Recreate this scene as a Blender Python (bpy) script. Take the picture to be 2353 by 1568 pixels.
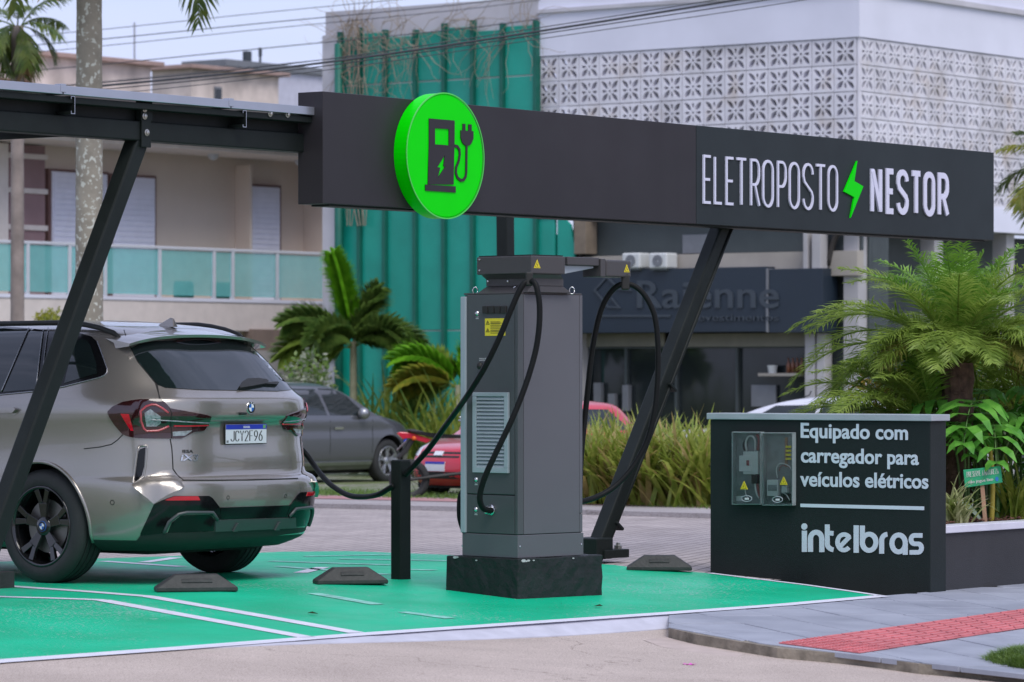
import bpy, bmesh, math, random
from math import sin, cos, pi, radians, sqrt
from mathutils import Vector, Matrix
from mathutils.bvhtree import BVHTree
random.seed(7)
V = Vector
for o in list(bpy.data.objects): bpy.data.objects.remove(o)
S = bpy.context.scene
COL = S.collection

# ---------------------------------------------------------------- camera
# The picture is measured in a 2353 x 1568 grid: focal length F, horizon HY, eye height H above the parking pad
F, CX, HY, H = 8855.0, 1176.5, 860.0, 1.336
cam = bpy.data.cameras.new('camera'); co = bpy.data.objects.new('camera', cam); COL.objects.link(co)
cam.sensor_width = 36.0; cam.lens = 36.0 * F / 2353.0
cam.shift_y = (HY - 784.0) / 2353.0
co.location = (0, 0, H); co.rotation_euler = (pi / 2, 0, 0)
cam.clip_start = 0.5; cam.clip_end = 3000
cam.dof.use_dof = True; cam.dof.focus_distance = 25.2; cam.dof.aperture_fstop = 5.0
S.camera = co
# ---------------------------------------------------------------- sky, sun, exposure
SUN_EL, SUN_AZ = radians(55), radians(158)         # soft light from the right, a little from behind the camera
w = bpy.data.worlds.new('World'); S.world = w; w.use_nodes = True
nt = w.node_tree; nt.nodes.clear()
def _n(t, **k):
    n = nt.nodes.new(t)
    for a, b in k.items(): setattr(n, a, b)
    return n
sky = _n('ShaderNodeTexSky', sky_type='NISHITA', sun_disc=False, sun_elevation=SUN_EL, sun_rotation=SUN_AZ, air_density=1.0, dust_density=2.0, ozone_density=1.5)
tc = _n('ShaderNodeTexCoord'); mp = _n('ShaderNodeMapping'); mp.inputs['Scale'].default_value = (1.4, 1.4, 7.0)
nz = _n('ShaderNodeTexNoise'); nz.inputs['Scale'].default_value = 2.6; nz.inputs['Detail'].default_value = 7; nz.inputs['Roughness'].default_value = .55
cr = _n('ShaderNodeValToRGB'); cr.color_ramp.elements[0].position = .34; cr.color_ramp.elements[0].color = (.52, .52, .52, 1); cr.color_ramp.elements[1].position = .66; cr.color_ramp.elements[1].color = (.97, .97, .97, 1)
mx = _n('ShaderNodeMix', data_type='RGBA'); mx.inputs[7].default_value = (4.95, 5.4, 7.7, 1)      # cloud layer
bg = _n('ShaderNodeBackground'); bg.inputs[1].default_value = .12
ou = _n('ShaderNodeOutputWorld')
L = nt.links.new
L(tc.outputs['Generated'], mp.inputs[0]); L(mp.outputs[0], nz.inputs['Vector']); L(nz.outputs[0], cr.inputs[0]); L(cr.outputs[0], mx.inputs[0])
L(sky.outputs[0], mx.inputs[6]); L(mx.outputs[2], bg.inputs[0]); L(bg.outputs[0], ou.inputs[0])
sl = bpy.data.lights.new('sun', 'SUN'); sl.energy = 1.7; sl.angle = radians(34); sl.color = (1, .96, .9)
so = bpy.data.objects.new('sun', sl); COL.objects.link(so)
sd = V((sin(SUN_AZ) * cos(SUN_EL), cos(SUN_AZ) * cos(SUN_EL), sin(SUN_EL)))
so.rotation_euler = sd.to_track_quat('Z', 'Y').to_euler(); so.location = sd * 60
S.view_settings.view_transform = 'Standard'; S.view_settings.look = 'None'; S.view_settings.gamma = 1
S.view_settings.exposure = 0.32
S.view_settings.use_curve_mapping = False
S.render.engine = 'CYCLES'
try:
    S.cycles.max_bounces = 8; S.cycles.transparent_max_bounces = 12
except Exception: pass

# ---------------------------------------------------------------- place frame: D runs along the charging bay front, N goes away from the road
TH = radians(53)
D = V((cos(TH), sin(TH), 0)); N = V((-sin(TH), cos(TH), 0)); UP = V((0, 0, 1))
N0 = 15.64; SLOPE = .05
def gz(x, y):
    n = N.x * x + N.y * y
    z = 0.0
    if n < N0: z = -SLOPE * (N0 - max(n, 9.0))
    if y > 37.5: z -= .009 * (min(y, 110) - 37.5)
    return z
def at(px, py, Y): return V(((px - CX) / F * Y, Y, H - (py - HY) / F * Y))
def gr(px, py, dz=0.0):
    z = 0.0; r = (px - CX) / F
    for i in range(60):
        Y = F * (H - z) / (py - HY); z = .5 * z + .5 * (gz(r * Y, Y) + dz)
    return V((r * Y, Y, gz(r * Y, Y) + dz))
def onN(px, py, n):
    r = (px - CX) / F; Y = n / (N.x * r + N.y); return at(px, py, Y)
def onU(px, py, u):
    r = (px - CX) / F; Y = u / (D.x * r + D.y); return at(px, py, Y)
def un(u, n, z=0.0): return D * u + N * n + UP * z
def uof(p): return D.dot(p)
def nof(p): return N.dot(p)

# ---------------------------------------------------------------- materials
MATS = {}
def mat(name, col, rough=.5, metal=0.0, var=.10, vs=5.0, bump=0.0, bs=60.0, coat=0.0, spec=.5, alpha=None, trans=0.0, emit=0.0, rvar=.08, rnd=0.0, sss=0.0):
    if name in MATS: return MATS[name]
    m = bpy.data.materials.new(name); m.use_nodes = True; t = m.node_tree; b = t.nodes['Principled BSDF']; k = t.links.new
    b.inputs['Roughness'].default_value = rough; b.inputs['Metallic'].default_value = metal
    b.inputs['Specular IOR Level'].default_value = spec
    if coat: b.inputs['Coat Weight'].default_value = coat; b.inputs['Coat Roughness'].default_value = .03
    if trans: b.inputs['Transmission Weight'].default_value = trans
    if alpha is not None: b.inputs['Alpha'].default_value = alpha
    tcn = t.nodes.new('ShaderNodeTexCoord'); no = t.nodes.new('ShaderNodeTexNoise'); no.inputs['Scale'].default_value = vs; no.inputs['Detail'].default_value = 6
    k(tcn.outputs['Object'], no.inputs['Vector'])
    rp = t.nodes.new('ShaderNodeValToRGB'); e = rp.color_ramp.elements
    e[0].position = .3; e[1].position = .7
    e[0].color = (*[max(0, c * (1 - var)) for c in col], 1); e[1].color = (*[min(1, c * (1 + var)) for c in col], 1)
    k(no.outputs[0], rp.inputs[0]); out = rp.outputs[0]
    if rnd:
        oi = t.nodes.new('ShaderNodeObjectInfo'); hs = t.nodes.new('ShaderNodeHueSaturation'); mr = t.nodes.new('ShaderNodeMapRange')
        mr.inputs[3].default_value = 1 - rnd; mr.inputs[4].default_value = 1 + rnd
        k(oi.outputs['Random'], mr.inputs[0]); k(mr.outputs[0], hs.inputs['Value']); k(out, hs.inputs['Color']); out = hs.outputs[0]
    k(out, b.inputs['Base Color'])
    if rvar:
        r2 = t.nodes.new('ShaderNodeMapRange'); r2.inputs[3].default_value = max(0.02, rough - rvar); r2.inputs[4].default_value = min(1, rough + rvar)
        n2 = t.nodes.new('ShaderNodeTexNoise'); n2.inputs['Scale'].default_value = vs * 2.7; n2.inputs['Detail'].default_value = 4
        k(tcn.outputs['Object'], n2.inputs['Vector']); k(n2.outputs[0], r2.inputs[0]); k(r2.outputs[0], b.inputs['Roughness'])
    if bump:
        n3 = t.nodes.new('ShaderNodeTexNoise'); n3.inputs['Scale'].default_value = bs; n3.inputs['Detail'].default_value = 5
        bp = t.nodes.new('ShaderNodeBump'); bp.inputs['Strength'].default_value = bump; bp.inputs['Distance'].default_value = .01
        k(tcn.outputs['Object'], n3.inputs['Vector']); k(n3.outputs[0], bp.inputs['Height']); k(bp.outputs[0], b.inputs['Normal'])
    if emit:
        k(out, b.inputs['Emission Color']); b.inputs['Emission Strength'].default_value = emit
    MATS[name] = m
    return m
def leafmat(name, c1, c2, rough=.45, tr=.35):
    m = bpy.data.materials.new(name); m.use_nodes = True; t = m.node_tree; k = t.links.new; b = t.nodes['Principled BSDF']; b.inputs['Roughness'].default_value = rough
    tcn = t.nodes.new('ShaderNodeTexCoord'); no = t.nodes.new('ShaderNodeTexNoise'); no.inputs['Scale'].default_value = 9; no.inputs['Detail'].default_value = 3
    rp = t.nodes.new('ShaderNodeValToRGB'); e = rp.color_ramp.elements; e[0].position = .36; e[1].position = .64; e[0].color = (*c1, 1); e[1].color = (*c2, 1)
    k(tcn.outputs['Object'], no.inputs['Vector']); k(no.outputs[0], rp.inputs[0]); k(rp.outputs[0], b.inputs['Base Color'])
    tl = t.nodes.new('ShaderNodeBsdfTranslucent'); mxs = t.nodes.new('ShaderNodeMixShader'); mxs.inputs[0].default_value = tr
    k(rp.outputs[0], tl.inputs[0]); k(b.outputs[0], mxs.inputs[1]); k(tl.outputs[0], mxs.inputs[2]); k(mxs.outputs[0], t.nodes['Material Output'].inputs[0])
    MATS[name] = m; return m

# ---------------------------------------------------------------- objects
MW = {}
def thing(name, label, cat, loc=(0, 0, 0), rotz=0.0, group=None, R=None):
    o = bpy.data.objects.new(name, None); COL.objects.link(o); o.empty_display_size = .2
    m = Matrix.Translation(V(loc)) @ (R.to_4x4() if R is not None else Matrix.Rotation(rotz, 4, 'Z'))
    o.matrix_basis = m; MW[o.name] = m
    tag(o, label, cat, group); return o
def tag(o, label=None, cat=None, group=None, kind=None):
    if label: o['label'] = label
    if cat: o['category'] = cat
    if group: o['group'] = group
    if kind: o['kind'] = kind
    return o
def dup(root, loc, rotz, label=None, group=None, scale=1.0):
    def cp(o, par):
        c = o.copy(); COL.objects.link(c); c.parent = par
        for ch in list(o.children): cp(ch, c)
        return c
    r = cp(root, None); m = Matrix.Translation(V(loc)) @ Matrix.Rotation(rotz, 4, 'Z') @ Matrix.Scale(scale, 4)
    r.matrix_basis = m; MW[r.name] = m
    if label: r['label'] = label
    if group: r['group'] = group
    return r

class MB:
    def __init__(s): s.v = []; s.f = []
    def add(s, vs, fs):
        b = len(s.v); s.v += [V(p) for p in vs]; s.f += [tuple(b + i for i in f) for f in fs]; return s
    def boxo(s, o, a, b, c):
        o, a, b, c = V(o), V(a), V(b), V(c)
        return s.add([o, o + a, o + a + b, o + b, o + c, o + a + c, o + a + b + c, o + b + c], [(0, 3, 2, 1), (4, 5, 6, 7), (0, 1, 5, 4), (1, 2, 6, 5), (2, 3, 7, 6), (3, 0, 4, 7)])
    def box(s, c, sx, sy, sz, ax=V((1, 0, 0)), ay=V((0, 1, 0)), az=V((0, 0, 1))):
        c = V(c); a, b, d = V(ax) * sx, V(ay) * sy, V(az) * sz
        return s.boxo(c - (a + b + d) / 2, a, b, d)
    def unbox(s, u0, u1, n0, n1, z0, z1): return s.boxo(un(u0, n0, z0), D * (u1 - u0), N * (n1 - n0), UP * (z1 - z0))
    def prism(s, poly, vec):
        n = len(poly); p = [V(q) for q in poly]; q = [a + V(vec) for a in p]
        return s.add(p + q, [tuple(range(n))[::-1], tuple(range(n, 2 * n))] + [(i, (i + 1) % n, n + (i + 1) % n, n + i) for i in range(n)])
    def face(s, pts): return s.add(pts, [tuple(range(len(pts)))])
    def tube(s, pts, r, seg=8, caps=True):
        pts = [V(p) for p in pts]; n = len(pts); rs = r if isinstance(r, (list, tuple)) else [r] * n
        t0 = (pts[1] - pts[0]).normalized(); ref = UP if abs(t0.z) < .9 else V((1, 0, 0)); nx = t0.cross(ref).normalized(); vs = []
        for i in range(n):
            t = (pts[min(i + 1, n - 1)] - pts[max(i - 1, 0)]).normalized(); nx = (nx - t * nx.dot(t)).normalized(); ny = t.cross(nx)
            vs += [pts[i] + (nx * cos(2 * pi * k / seg) + ny * sin(2 * pi * k / seg)) * rs[i] for k in range(seg)]
        fs = [(i * seg + k, i * seg + (k + 1) % seg, (i + 1) * seg + (k + 1) % seg, (i + 1) * seg + k) for i in range(n - 1) for k in range(seg)]
        if caps: fs += [tuple(range(seg))[::-1], tuple(range((n - 1) * seg, n * seg))]
        return s.add(vs, fs)
    def lathe(s, prof, c, axis, seg=32, caps=False):
        c, ax = V(c), V(axis).normalized(); ref = UP if abs(ax.z) < .9 else V((1, 0, 0)); e1 = ax.cross(ref).normalized(); e2 = ax.cross(e1)
        m = len(prof); vs = [c + ax * h + (e1 * cos(2 * pi * k / seg) + e2 * sin(2 * pi * k / seg)) * r for k in range(seg) for r, h in prof]
        fs = [(k * m + i, k * m + i + 1, ((k + 1) % seg) * m + i + 1, ((k + 1) % seg) * m + i) for k in range(seg) for i in range(m - 1)]
        if caps: fs += [tuple(k * m for k in range(seg)), tuple(k * m + m - 1 for k in range(seg))[::-1]]
        return s.add(vs, fs)
    def mesh(s, name, inv=None):
        me = bpy.data.meshes.new(name); vs = [inv @ p for p in s.v] if inv else s.v
        me.from_pydata([tuple(p) for p in vs], [], s.f); me.validate(); return me
    def build(s, name, m, parent=None, smooth=False, bevel=0.0, recalc=True, seg=2, local=False, wn=False):
        inv = MW[parent.name].inverted() if (parent is not None and not local) else None
        me = s.mesh(name, inv)
        if recalc:
            bm = bmesh.new(); bm.from_mesh(me); bmesh.ops.recalc_face_normals(bm, faces=bm.faces); bm.to_mesh(me); bm.free()
        return link(name, me, m, parent, smooth, bevel, seg)
def link(name, me, m, parent=None, smooth=False, bevel=0.0, seg=2):
    o = bpy.data.objects.new(name, me); COL.objects.link(o)
    if isinstance(m, (list, tuple)):
        for q in m: me.materials.append(q)
    else: me.materials.append(m)
    if smooth:
        for p in me.polygons: p.use_smooth = True
    if bevel:
        md = o.modifiers.new('bevel', 'BEVEL'); md.width = bevel; md.segments = seg; md.limit_method = 'ANGLE'; md.angle_limit = radians(40); md.harden_normals = False
    if parent is not None: o.parent = parent; MW[o.name] = MW[parent.name]
    else: MW[o.name] = Matrix.Identity(4)
    return o
def grid_poly(pts2, step, extra=()):
    """bmesh of a 2-D polygon cut by a grid of the given step; returns verts (x, y), faces"""
    bm = bmesh.new(); f = bm.faces.new([bm.verts.new((p[0], p[1], 0)) for p in pts2])
    xs = [p[0] for p in pts2]; ys = [p[1] for p in pts2]
    def cut(co_, no_):
        bmesh.ops.bisect_plane(bm, geom=bm.verts[:] + bm.edges[:] + bm.faces[:], plane_co=co_, plane_no=no_)
    bmesh.ops.triangulate(bm, faces=bm.faces[:])
    bmesh.ops.dissolve_limit(bm, angle_limit=.01, verts=bm.verts[:], edges=bm.edges[:]) if False else None
    if step:
        x = math.floor(min(xs) / step) * step + step
        while x < max(xs): cut((x, 0, 0), (1, 0, 0)); x += step
        y = math.floor(min(ys) / step) * step + step
        while y < max(ys): cut((0, y, 0), (0, 1, 0)); y += step
    for co_, no_ in extra: cut(co_, no_)
    bm.verts.index_update(); vs = [(v.co.x, v.co.y) for v in bm.verts]; fs = [tuple(v.index for v in f.verts) for f in bm.faces]
    bnd = [(e.verts[0].index, e.verts[1].index) for e in bm.edges if len(e.link_faces) == 1]
    bm.free(); return vs, fs, bnd
def sheet(name, pts, dz, m, kind='structure', thick=0.0, parent=None, step=None):
    """flat piece lying on the ground surface: pts are world points (x, y); follows the ramp"""
    ex = [((N.x * N0, N.y * N0, 0), tuple(N)), ((N.x * 9, N.y * 9, 0), tuple(N)), ((0, 37.5, 0), (0, 1, 0))]
    vs, fs, bnd = grid_poly([(p[0], p[1]) for p in pts], step, ex)
    mb = MB(); top = [V((x, y, gz(x, y) + dz)) for x, y in vs]; mb.add(top, fs)
    if thick:
        b = len(vs); mb.add([p - UP * thick for p in top], []); mb.f += [(i, j, b + j, b + i) for i, j in bnd]
    o = mb.build(name, m, parent)
    me = o.data
    if me.polygons and sum(p.normal.z * p.area for p in me.polygons) < 0: me.flip_normals()
    if kind and parent is None: o['kind'] = kind
    elif kind == 'stuff': o['kind'] = kind
    return o

# ---------------------------------------------------------------- lettering
def arc(cx, cy, rx, ry, a0, a1, n=10): return [(cx + rx * cos(radians(a0 + (a1 - a0) * i / n)), cy + ry * sin(radians(a0 + (a1 - a0) * i / n))) for i in range(n + 1)]
def glyphs():
    G = {}
    o = .5
    G['E'] = [[(1, 1), (0, 1), (0, 0), (1, 0)], [(0, .5), (.85, .5)]]
    G['L'] = [[(0, 1), (0, 0), (1, 0)]]
    G['T'] = [[(0, 1), (1, 1)], [(.5, 1), (.5, 0)]]
    G['N'] = [[(0, -.03), (0, 1.03)], [(1, -.03), (1, 1.03)], [(.03, .985), (.97, .015)]]
    G['I'] = [[(.5, 0), (.5, 1)]]
    R = .22
    G['O'] = [arc(.5, 1 - R, .5, R, 180, 0) + arc(.5, R, .5, R, 0, -180) + [(0, 1 - R)]]
    G['P'] = [[(0, 0), (0, 1), (.5, 1)] + arc(.5, 1 - R, .5, R, 90, 0)[1:] + arc(.5, .46 + R, .5, R, 0, -90) + [(0, .46)]]
    G['R'] = G['P'] + [[(.45, .46), (1, 0)]]
    G['S'] = [arc(.5, 1 - R, .5, R, 0, 180) + [(0, .72), (.12, .6), (.88, .38), (1, .28)] + arc(.5, R, .5, R, 0, -180)]
    G['C'] = [arc(.5, 1 - R, .5, R, 0, 180) + arc(.5, R, .5, R, 180, 360)]
    G['J'] = [[(1, 1), (1, R)] + arc(.5, R, .5, R, 0, -180)]
    G['Y'] = [[(0, 1), (.5, .5), (1, 1)], [(.5, .5), (.5, 0)]]
    G['F'] = [[(1, 1), (0, 1), (0, 0)], [(0, .5), (.85, .5)]]
    G['B'] = G['P'] + [[(.4, .46)] + arc(.5, .46 - R, .5, R, 90, 0) + arc(.5, R, .5, R, 0, -90) + [(0, 0), (0, .5)]]
    G['A'] = [[(0, 0), (.5, 1), (1, 0)], [(.18, .34), (.82, .34)]]
    G['V'] = [[(0, 1), (.5, 0), (1, 1)]]
    G['U'] = [[(0, 1), (0, R)] + arc(.5, R, .5, R, 180, 360) + [(1, 1)]]
    G['Z'] = [[(0, 1), (1, 1), (0, 0), (1, 0)]]
    G['X'] = [[(0, 0), (1, 1)], [(0, 1), (1, 0)]]
    G['2'] = [arc(.5, 1 - R, .5, R, 180, 0) + [(1, .66), (0, 0), (1, 0)]]
    G['3'] = [arc(.5, 1 - R, .5, R, 160, -60) + [(.55, .52)] + arc(.5, R + .02, .5, R + .04, 60, -160)]
    G['6'] = [[(.85, 1), (.2, .6)] + arc(.5, .3, .5, .3, 160, 520, 20)]
    G['9'] = [[(.15, 0), (.8, .4)] + arc(.5, .7, .5, .3, -20, 340, 20)]
    return G
GL = glyphs()
def ribbon(pl, w):
    """2-D polyline to a mitred band: verts, faces"""
    pl = [V((p[0], p[1])) for p in pl]
    q = [pl[0]]
    for p in pl[1:]:
        if (p - q[-1]).length > 1e-5: q.append(p)
    pl = q; n = len(pl); closed = n > 3 and (pl[0] - pl[-1]).length < w * .3
    if closed: pl = pl[:-1]; n -= 1
    L_, R_ = [], []
    for i in range(n):
        a = pl[(i - 1) % n] if (closed or i > 0) else None; b = pl[(i + 1) % n] if (closed or i < n - 1) else None
        d1 = (pl[i] - a).normalized() if a is not None else None; d2 = (b - pl[i]).normalized() if b is not None else None
        if d1 is None: d1 = d2
        if d2 is None: d2 = d1
        n1 = V((-d1.y, d1.x)); n2 = V((-d2.y, d2.x)); m = n1 + n2
        if m.length < 1e-4: m = n1
        m.normalize(); k = min(2.2, 1 / max(.35, m.dot(n1)))
        L_.append(pl[i] + m * (w / 2 * k)); R_.append(pl[i] - m * (w / 2 * k))
    vs = L_ + R_; fs = [(i, i + 1, n + i + 1, n + i) for i in range(n - 1)]
    if closed: fs.append((n - 1, 0, n, 2 * n - 1))
    return vs, fs
def strokes(lines, w, place, depth):
    """lines: 2-D polylines in metres; place(x, y) -> world point; depth: vector of the letters' thickness"""
    mb = MB(); depth = V(depth)
    for j, pl in enumerate(lines):
        vs, fs = ribbon(pl, w); e = depth * (1 + .2 * j)
        a = [place(p.x, p.y) for p in vs]; n = len(a)
        mb.add(a + [p + e for p in a], [f[::-1] for f in fs] + [tuple(n + i for i in f) for f in fs])
        cnt = {}
        for f in fs:
            for i in range(len(f)):
                e_ = (f[i], f[(i + 1) % len(f)]); cnt[tuple(sorted(e_))] = cnt.get(tuple(sorted(e_)), 0) + 1
        b = len(mb.v) - 2 * n
        for (i, k2), c in cnt.items():
            if c == 1: mb.f.append((b + i, b + k2, b + n + k2, b + n + i))
    return mb
def textmesh(txt, bold=0.0):
    cu = bpy.data.curves.new('t', 'FONT'); cu.body = txt; cu.offset = bold; cu.resolution_u = 4; cu.fill_mode = 'FRONT'
    o = bpy.data.objects.new('t', cu); COL.objects.link(o)
    dg = bpy.context.evaluated_depsgraph_get(); me = bpy.data.meshes.new_from_object(o.evaluated_get(dg))
    vs = [(v.co.x, v.co.y) for v in me.vertices]; fs = [tuple(p.vertices) for p in me.polygons]
    bpy.data.objects.remove(o); bpy.data.meshes.remove(me); return vs, fs
def text_on(txt, place, depth, bold=.0, name='lettering', m=None, parent=None, ref=None):
    """place(tx, ty): tx 0..1 along the run, ty in units of the cap height"""
    vs, fs = textmesh(txt, bold); x0 = min(v[0] for v in vs); x1 = max(v[0] for v in vs); cap = .729
    pts = [place((x - x0) / (x1 - x0), y / cap) for x, y in vs]; n = len(pts)
    mb = MB(); mb.add(pts, fs); mb.add([p + V(depth) for p in pts], [f for f in fs])
    cnt = {}
    for f in fs:
        for i in range(len(f)):
            e = tuple(sorted((f[i], f[(i + 1) % len(f)]))); cnt[e] = cnt.get(e, 0) + 1
    mb.f += [(i, j, n + j, n + i) for (i, j), c in cnt.items() if c == 1]
    return mb.build(name, m, parent)
# ================================================================ ground
def brickmat(name, c1, c2, mortar, bw, bh, ms=.02, rot=TH, bump=.5, rough=.8, grass=None, off=.5):
    m = bpy.data.materials.new(name); m.use_nodes = True; t = m.node_tree; k = t.links.new; b = t.nodes['Principled BSDF']; b.inputs['Roughness'].default_value = rough
    tcn = t.nodes.new('ShaderNodeTexCoord'); mpn = t.nodes.new('ShaderNodeMapping'); mpn.inputs['Rotation'].default_value = (0, 0, -rot)
    br = t.nodes.new('ShaderNodeTexBrick'); br.inputs['Scale'].default_value = 1; br.inputs['Brick Width'].default_value = bw; br.inputs['Row Height'].default_value = bh
    br.inputs['Mortar Size'].default_value = ms; br.inputs['Mortar Smooth'].default_value = .3; br.inputs['Color1'].default_value = (*c1, 1); br.inputs['Color2'].default_value = (*c2, 1); br.inputs['Mortar'].default_value = (*mortar, 1); br.offset = off
    k(tcn.outputs['Object'], mpn.inputs[0]); k(mpn.outputs[0], br.inputs['Vector'])
    no = t.nodes.new('ShaderNodeTexNoise'); no.inputs['Scale'].default_value = 1.3; no.inputs['Detail'].default_value = 8; k(tcn.outputs['Object'], no.inputs['Vector'])
    hs = t.nodes.new('ShaderNodeMix'); hs.data_type = 'RGBA'; hs.blend_type = 'MULTIPLY'; hs.inputs[0].default_value = 1
    rp = t.nodes.new('ShaderNodeValToRGB'); rp.color_ramp.elements[0].position = .3; rp.color_ramp.elements[0].color = (.72, .72, .72, 1); rp.color_ramp.elements[1].position = .7
    k(no.outputs[0], rp.inputs[0]); k(br.outputs['Color'], hs.inputs[6]); k(rp.outputs[0], hs.inputs[7]); out = hs.outputs[2]
    if grass:
        gm = t.nodes.new('ShaderNodeMix'); gm.data_type = 'RGBA'; gm.inputs[7].default_value = (*grass, 1)
        n2 = t.nodes.new('ShaderNodeTexNoise'); n2.inputs['Scale'].default_value = .8; n2.inputs['Detail'].default_value = 6; k(tcn.outputs['Object'], n2.inputs['Vector'])
        r2 = t.nodes.new('ShaderNodeValToRGB'); r2.color_ramp.elements[0].position = .45; r2.color_ramp.elements[1].position = .62; k(n2.outputs[0], r2.inputs[0])
        k(r2.outputs[0], gm.inputs[0]); k(out, gm.inputs[6]); out = gm.outputs[2]
    k(out, b.inputs['Base Color'])
    bp = t.nodes.new('ShaderNodeBump'); bp.inputs['Strength'].default_value = bump; bp.inputs['Distance'].default_value = .012; bp.invert = True
    k(br.outputs['Fac'], bp.inputs['Height']); k(bp.outputs[0], b.inputs['Normal'])
    MATS[name] = m; return m
def padmat():
    m = bpy.data.materials.new('green_paint'); m.use_nodes = True; t = m.node_tree; k = t.links.new; b = t.nodes['Principled BSDF']; b.inputs['Specular IOR Level'].default_value = .24
    tcn = t.nodes.new('ShaderNodeTexCoord')
    def noise(s, d): n = t.nodes.new('ShaderNodeTexNoise'); n.inputs['Scale'].default_value = s; n.inputs['Detail'].default_value = d; k(tcn.outputs['Object'], n.inputs['Vector']); return n
    a = noise(1.3, 11); rp = t.nodes.new('ShaderNodeValToRGB'); e = rp.color_ramp.elements; e[0].position = .3; e[1].position = .72
    e[0].color = (.000, .40, .195, 1); e[1].color = (.000, .53, .285, 1); k(a.outputs[0], rp.inputs[0])
    # wear: pin holes and scuffs where the grey concrete shows, more of them towards the back of the bay
    sp = noise(55, 3); lo = noise(.55, 5); ad = t.nodes.new('ShaderNodeMath'); ad.operation = 'ADD'; ml = t.nodes.new('ShaderNodeMath'); ml.operation = 'MULTIPLY'; ml.inputs[1].default_value = .75
    k(lo.outputs[0], ml.inputs[0]); k(ml.outputs[0], ad.inputs[0]); k(sp.outputs[0], ad.inputs[1])
    r2 = t.nodes.new('ShaderNodeValToRGB'); r2.color_ramp.elements[0].position = .98; ml.inputs[1].default_value = .62; r2.color_ramp.elements[1].position = 1.0
    r2.color_ramp.elements[0].position = .985
    k(ad.outputs[0], r2.inputs[0]); mxn = t.nodes.new('ShaderNodeMix'); mxn.data_type = 'RGBA'; mxn.inputs[7].default_value = (.30, .42, .40, 1)
    k(r2.outputs[0], mxn.inputs[0]); k(rp.outputs[0], mxn.inputs[6]); k(mxn.outputs[2], b.inputs['Base Color'])
    rr = t.nodes.new('ShaderNodeMapRange'); rr.inputs[3].default_value = .28; rr.inputs[4].default_value = .66; c = noise(3.5, 6); k(c.outputs[0], rr.inputs[0]); k(rr.outputs[0], b.inputs['Roughness'])
    bp = t.nodes.new('ShaderNodeBump'); bp.inputs['Strength'].default_value = .35; bp.inputs['Distance'].default_value = .008; k(sp.outputs[0], bp.inputs['Height']); k(bp.outputs[0], b.inputs['Normal'])
    MATS['green_paint'] = m; return m
def concmat(name, c1, c2, bump=.45, dark=(.16, .13, .11)):
    m = bpy.data.materials.new(name); m.use_nodes = True; t = m.node_tree; k = t.links.new; b = t.nodes['Principled BSDF']; b.inputs['Roughness'].default_value = .85
    tcn = t.nodes.new('ShaderNodeTexCoord')
    def noise(s, d, r=.5): n = t.nodes.new('ShaderNodeTexNoise'); n.inputs['Scale'].default_value = s; n.inputs['Detail'].default_value = d; n.inputs['Roughness'].default_value = r; k(tcn.outputs['Object'], n.inputs['Vector']); return n
    a = noise(.9, 9, .62); rp = t.nodes.new('ShaderNodeValToRGB'); e = rp.color_ramp.elements; e[0].position = .32; e[1].position = .68; e[0].color = (*c1, 1); e[1].color = (*c2, 1); k(a.outputs[0], rp.inputs[0])
    vo = t.nodes.new('ShaderNodeTexVoronoi'); vo.inputs['Scale'].default_value = 70; k(tcn.outputs['Object'], vo.inputs['Vector'])
    r2 = t.nodes.new('ShaderNodeValToRGB'); r2.color_ramp.elements[0].position = .0; r2.color_ramp.elements[0].color = (.58, .55, .52, 1); r2.color_ramp.elements[1].position = .55
    s2 = noise(120, 3); r2.color_ramp.elements[0].position = .36; r2.color_ramp.elements[1].position = .56; k(s2.outputs[0], r2.inputs[0])
    mm = t.nodes.new('ShaderNodeMix'); mm.data_type = 'RGBA'; mm.blend_type = 'MULTIPLY'; mm.inputs[0].default_value = .9; k(rp.outputs[0], mm.inputs[6]); k(r2.outputs[0], mm.inputs[7])
    # hairline cracks
    vc = t.nodes.new('ShaderNodeTexVoronoi'); vc.feature = 'DISTANCE_TO_EDGE'; vc.inputs['Scale'].default_value = .33
    ds = noise(2.2, 5); vm = t.nodes.new('ShaderNodeVectorMath'); vm.operation = 'ADD'; k(tcn.outputs['Object'], vm.inputs[0]); k(ds.outputs['Color'], vm.inputs[1]); k(vm.outputs[0], vc.inputs['Vector'])
    r3 = t.nodes.new('ShaderNodeValToRGB'); r3.color_ramp.elements[0].position = .0; r3.color_ramp.elements[0].color = (.62, .6, .58, 1); r3.color_ramp.elements[1].position = .004; k(vc.outputs['Distance'], r3.inputs[0])
    m2 = t.nodes.new('ShaderNodeMix'); m2.data_type = 'RGBA'; m2.blend_type = 'MULTIPLY'; m2.inputs[0].default_value = 1; k(mm.outputs[2], m2.inputs[6]); k(r3.outputs[0], m2.inputs[7]); k(m2.outputs[2], b.inputs['Base Color'])
    bp = t.nodes.new('ShaderNodeBump'); bp.inputs['Strength'].default_value = bump; bp.inputs['Distance'].default_value = .008; k(s2.outputs[0], bp.inputs['Height']); k(bp.outputs[0], b.inputs['Normal'])
    MATS[name] = m; return m
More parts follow.
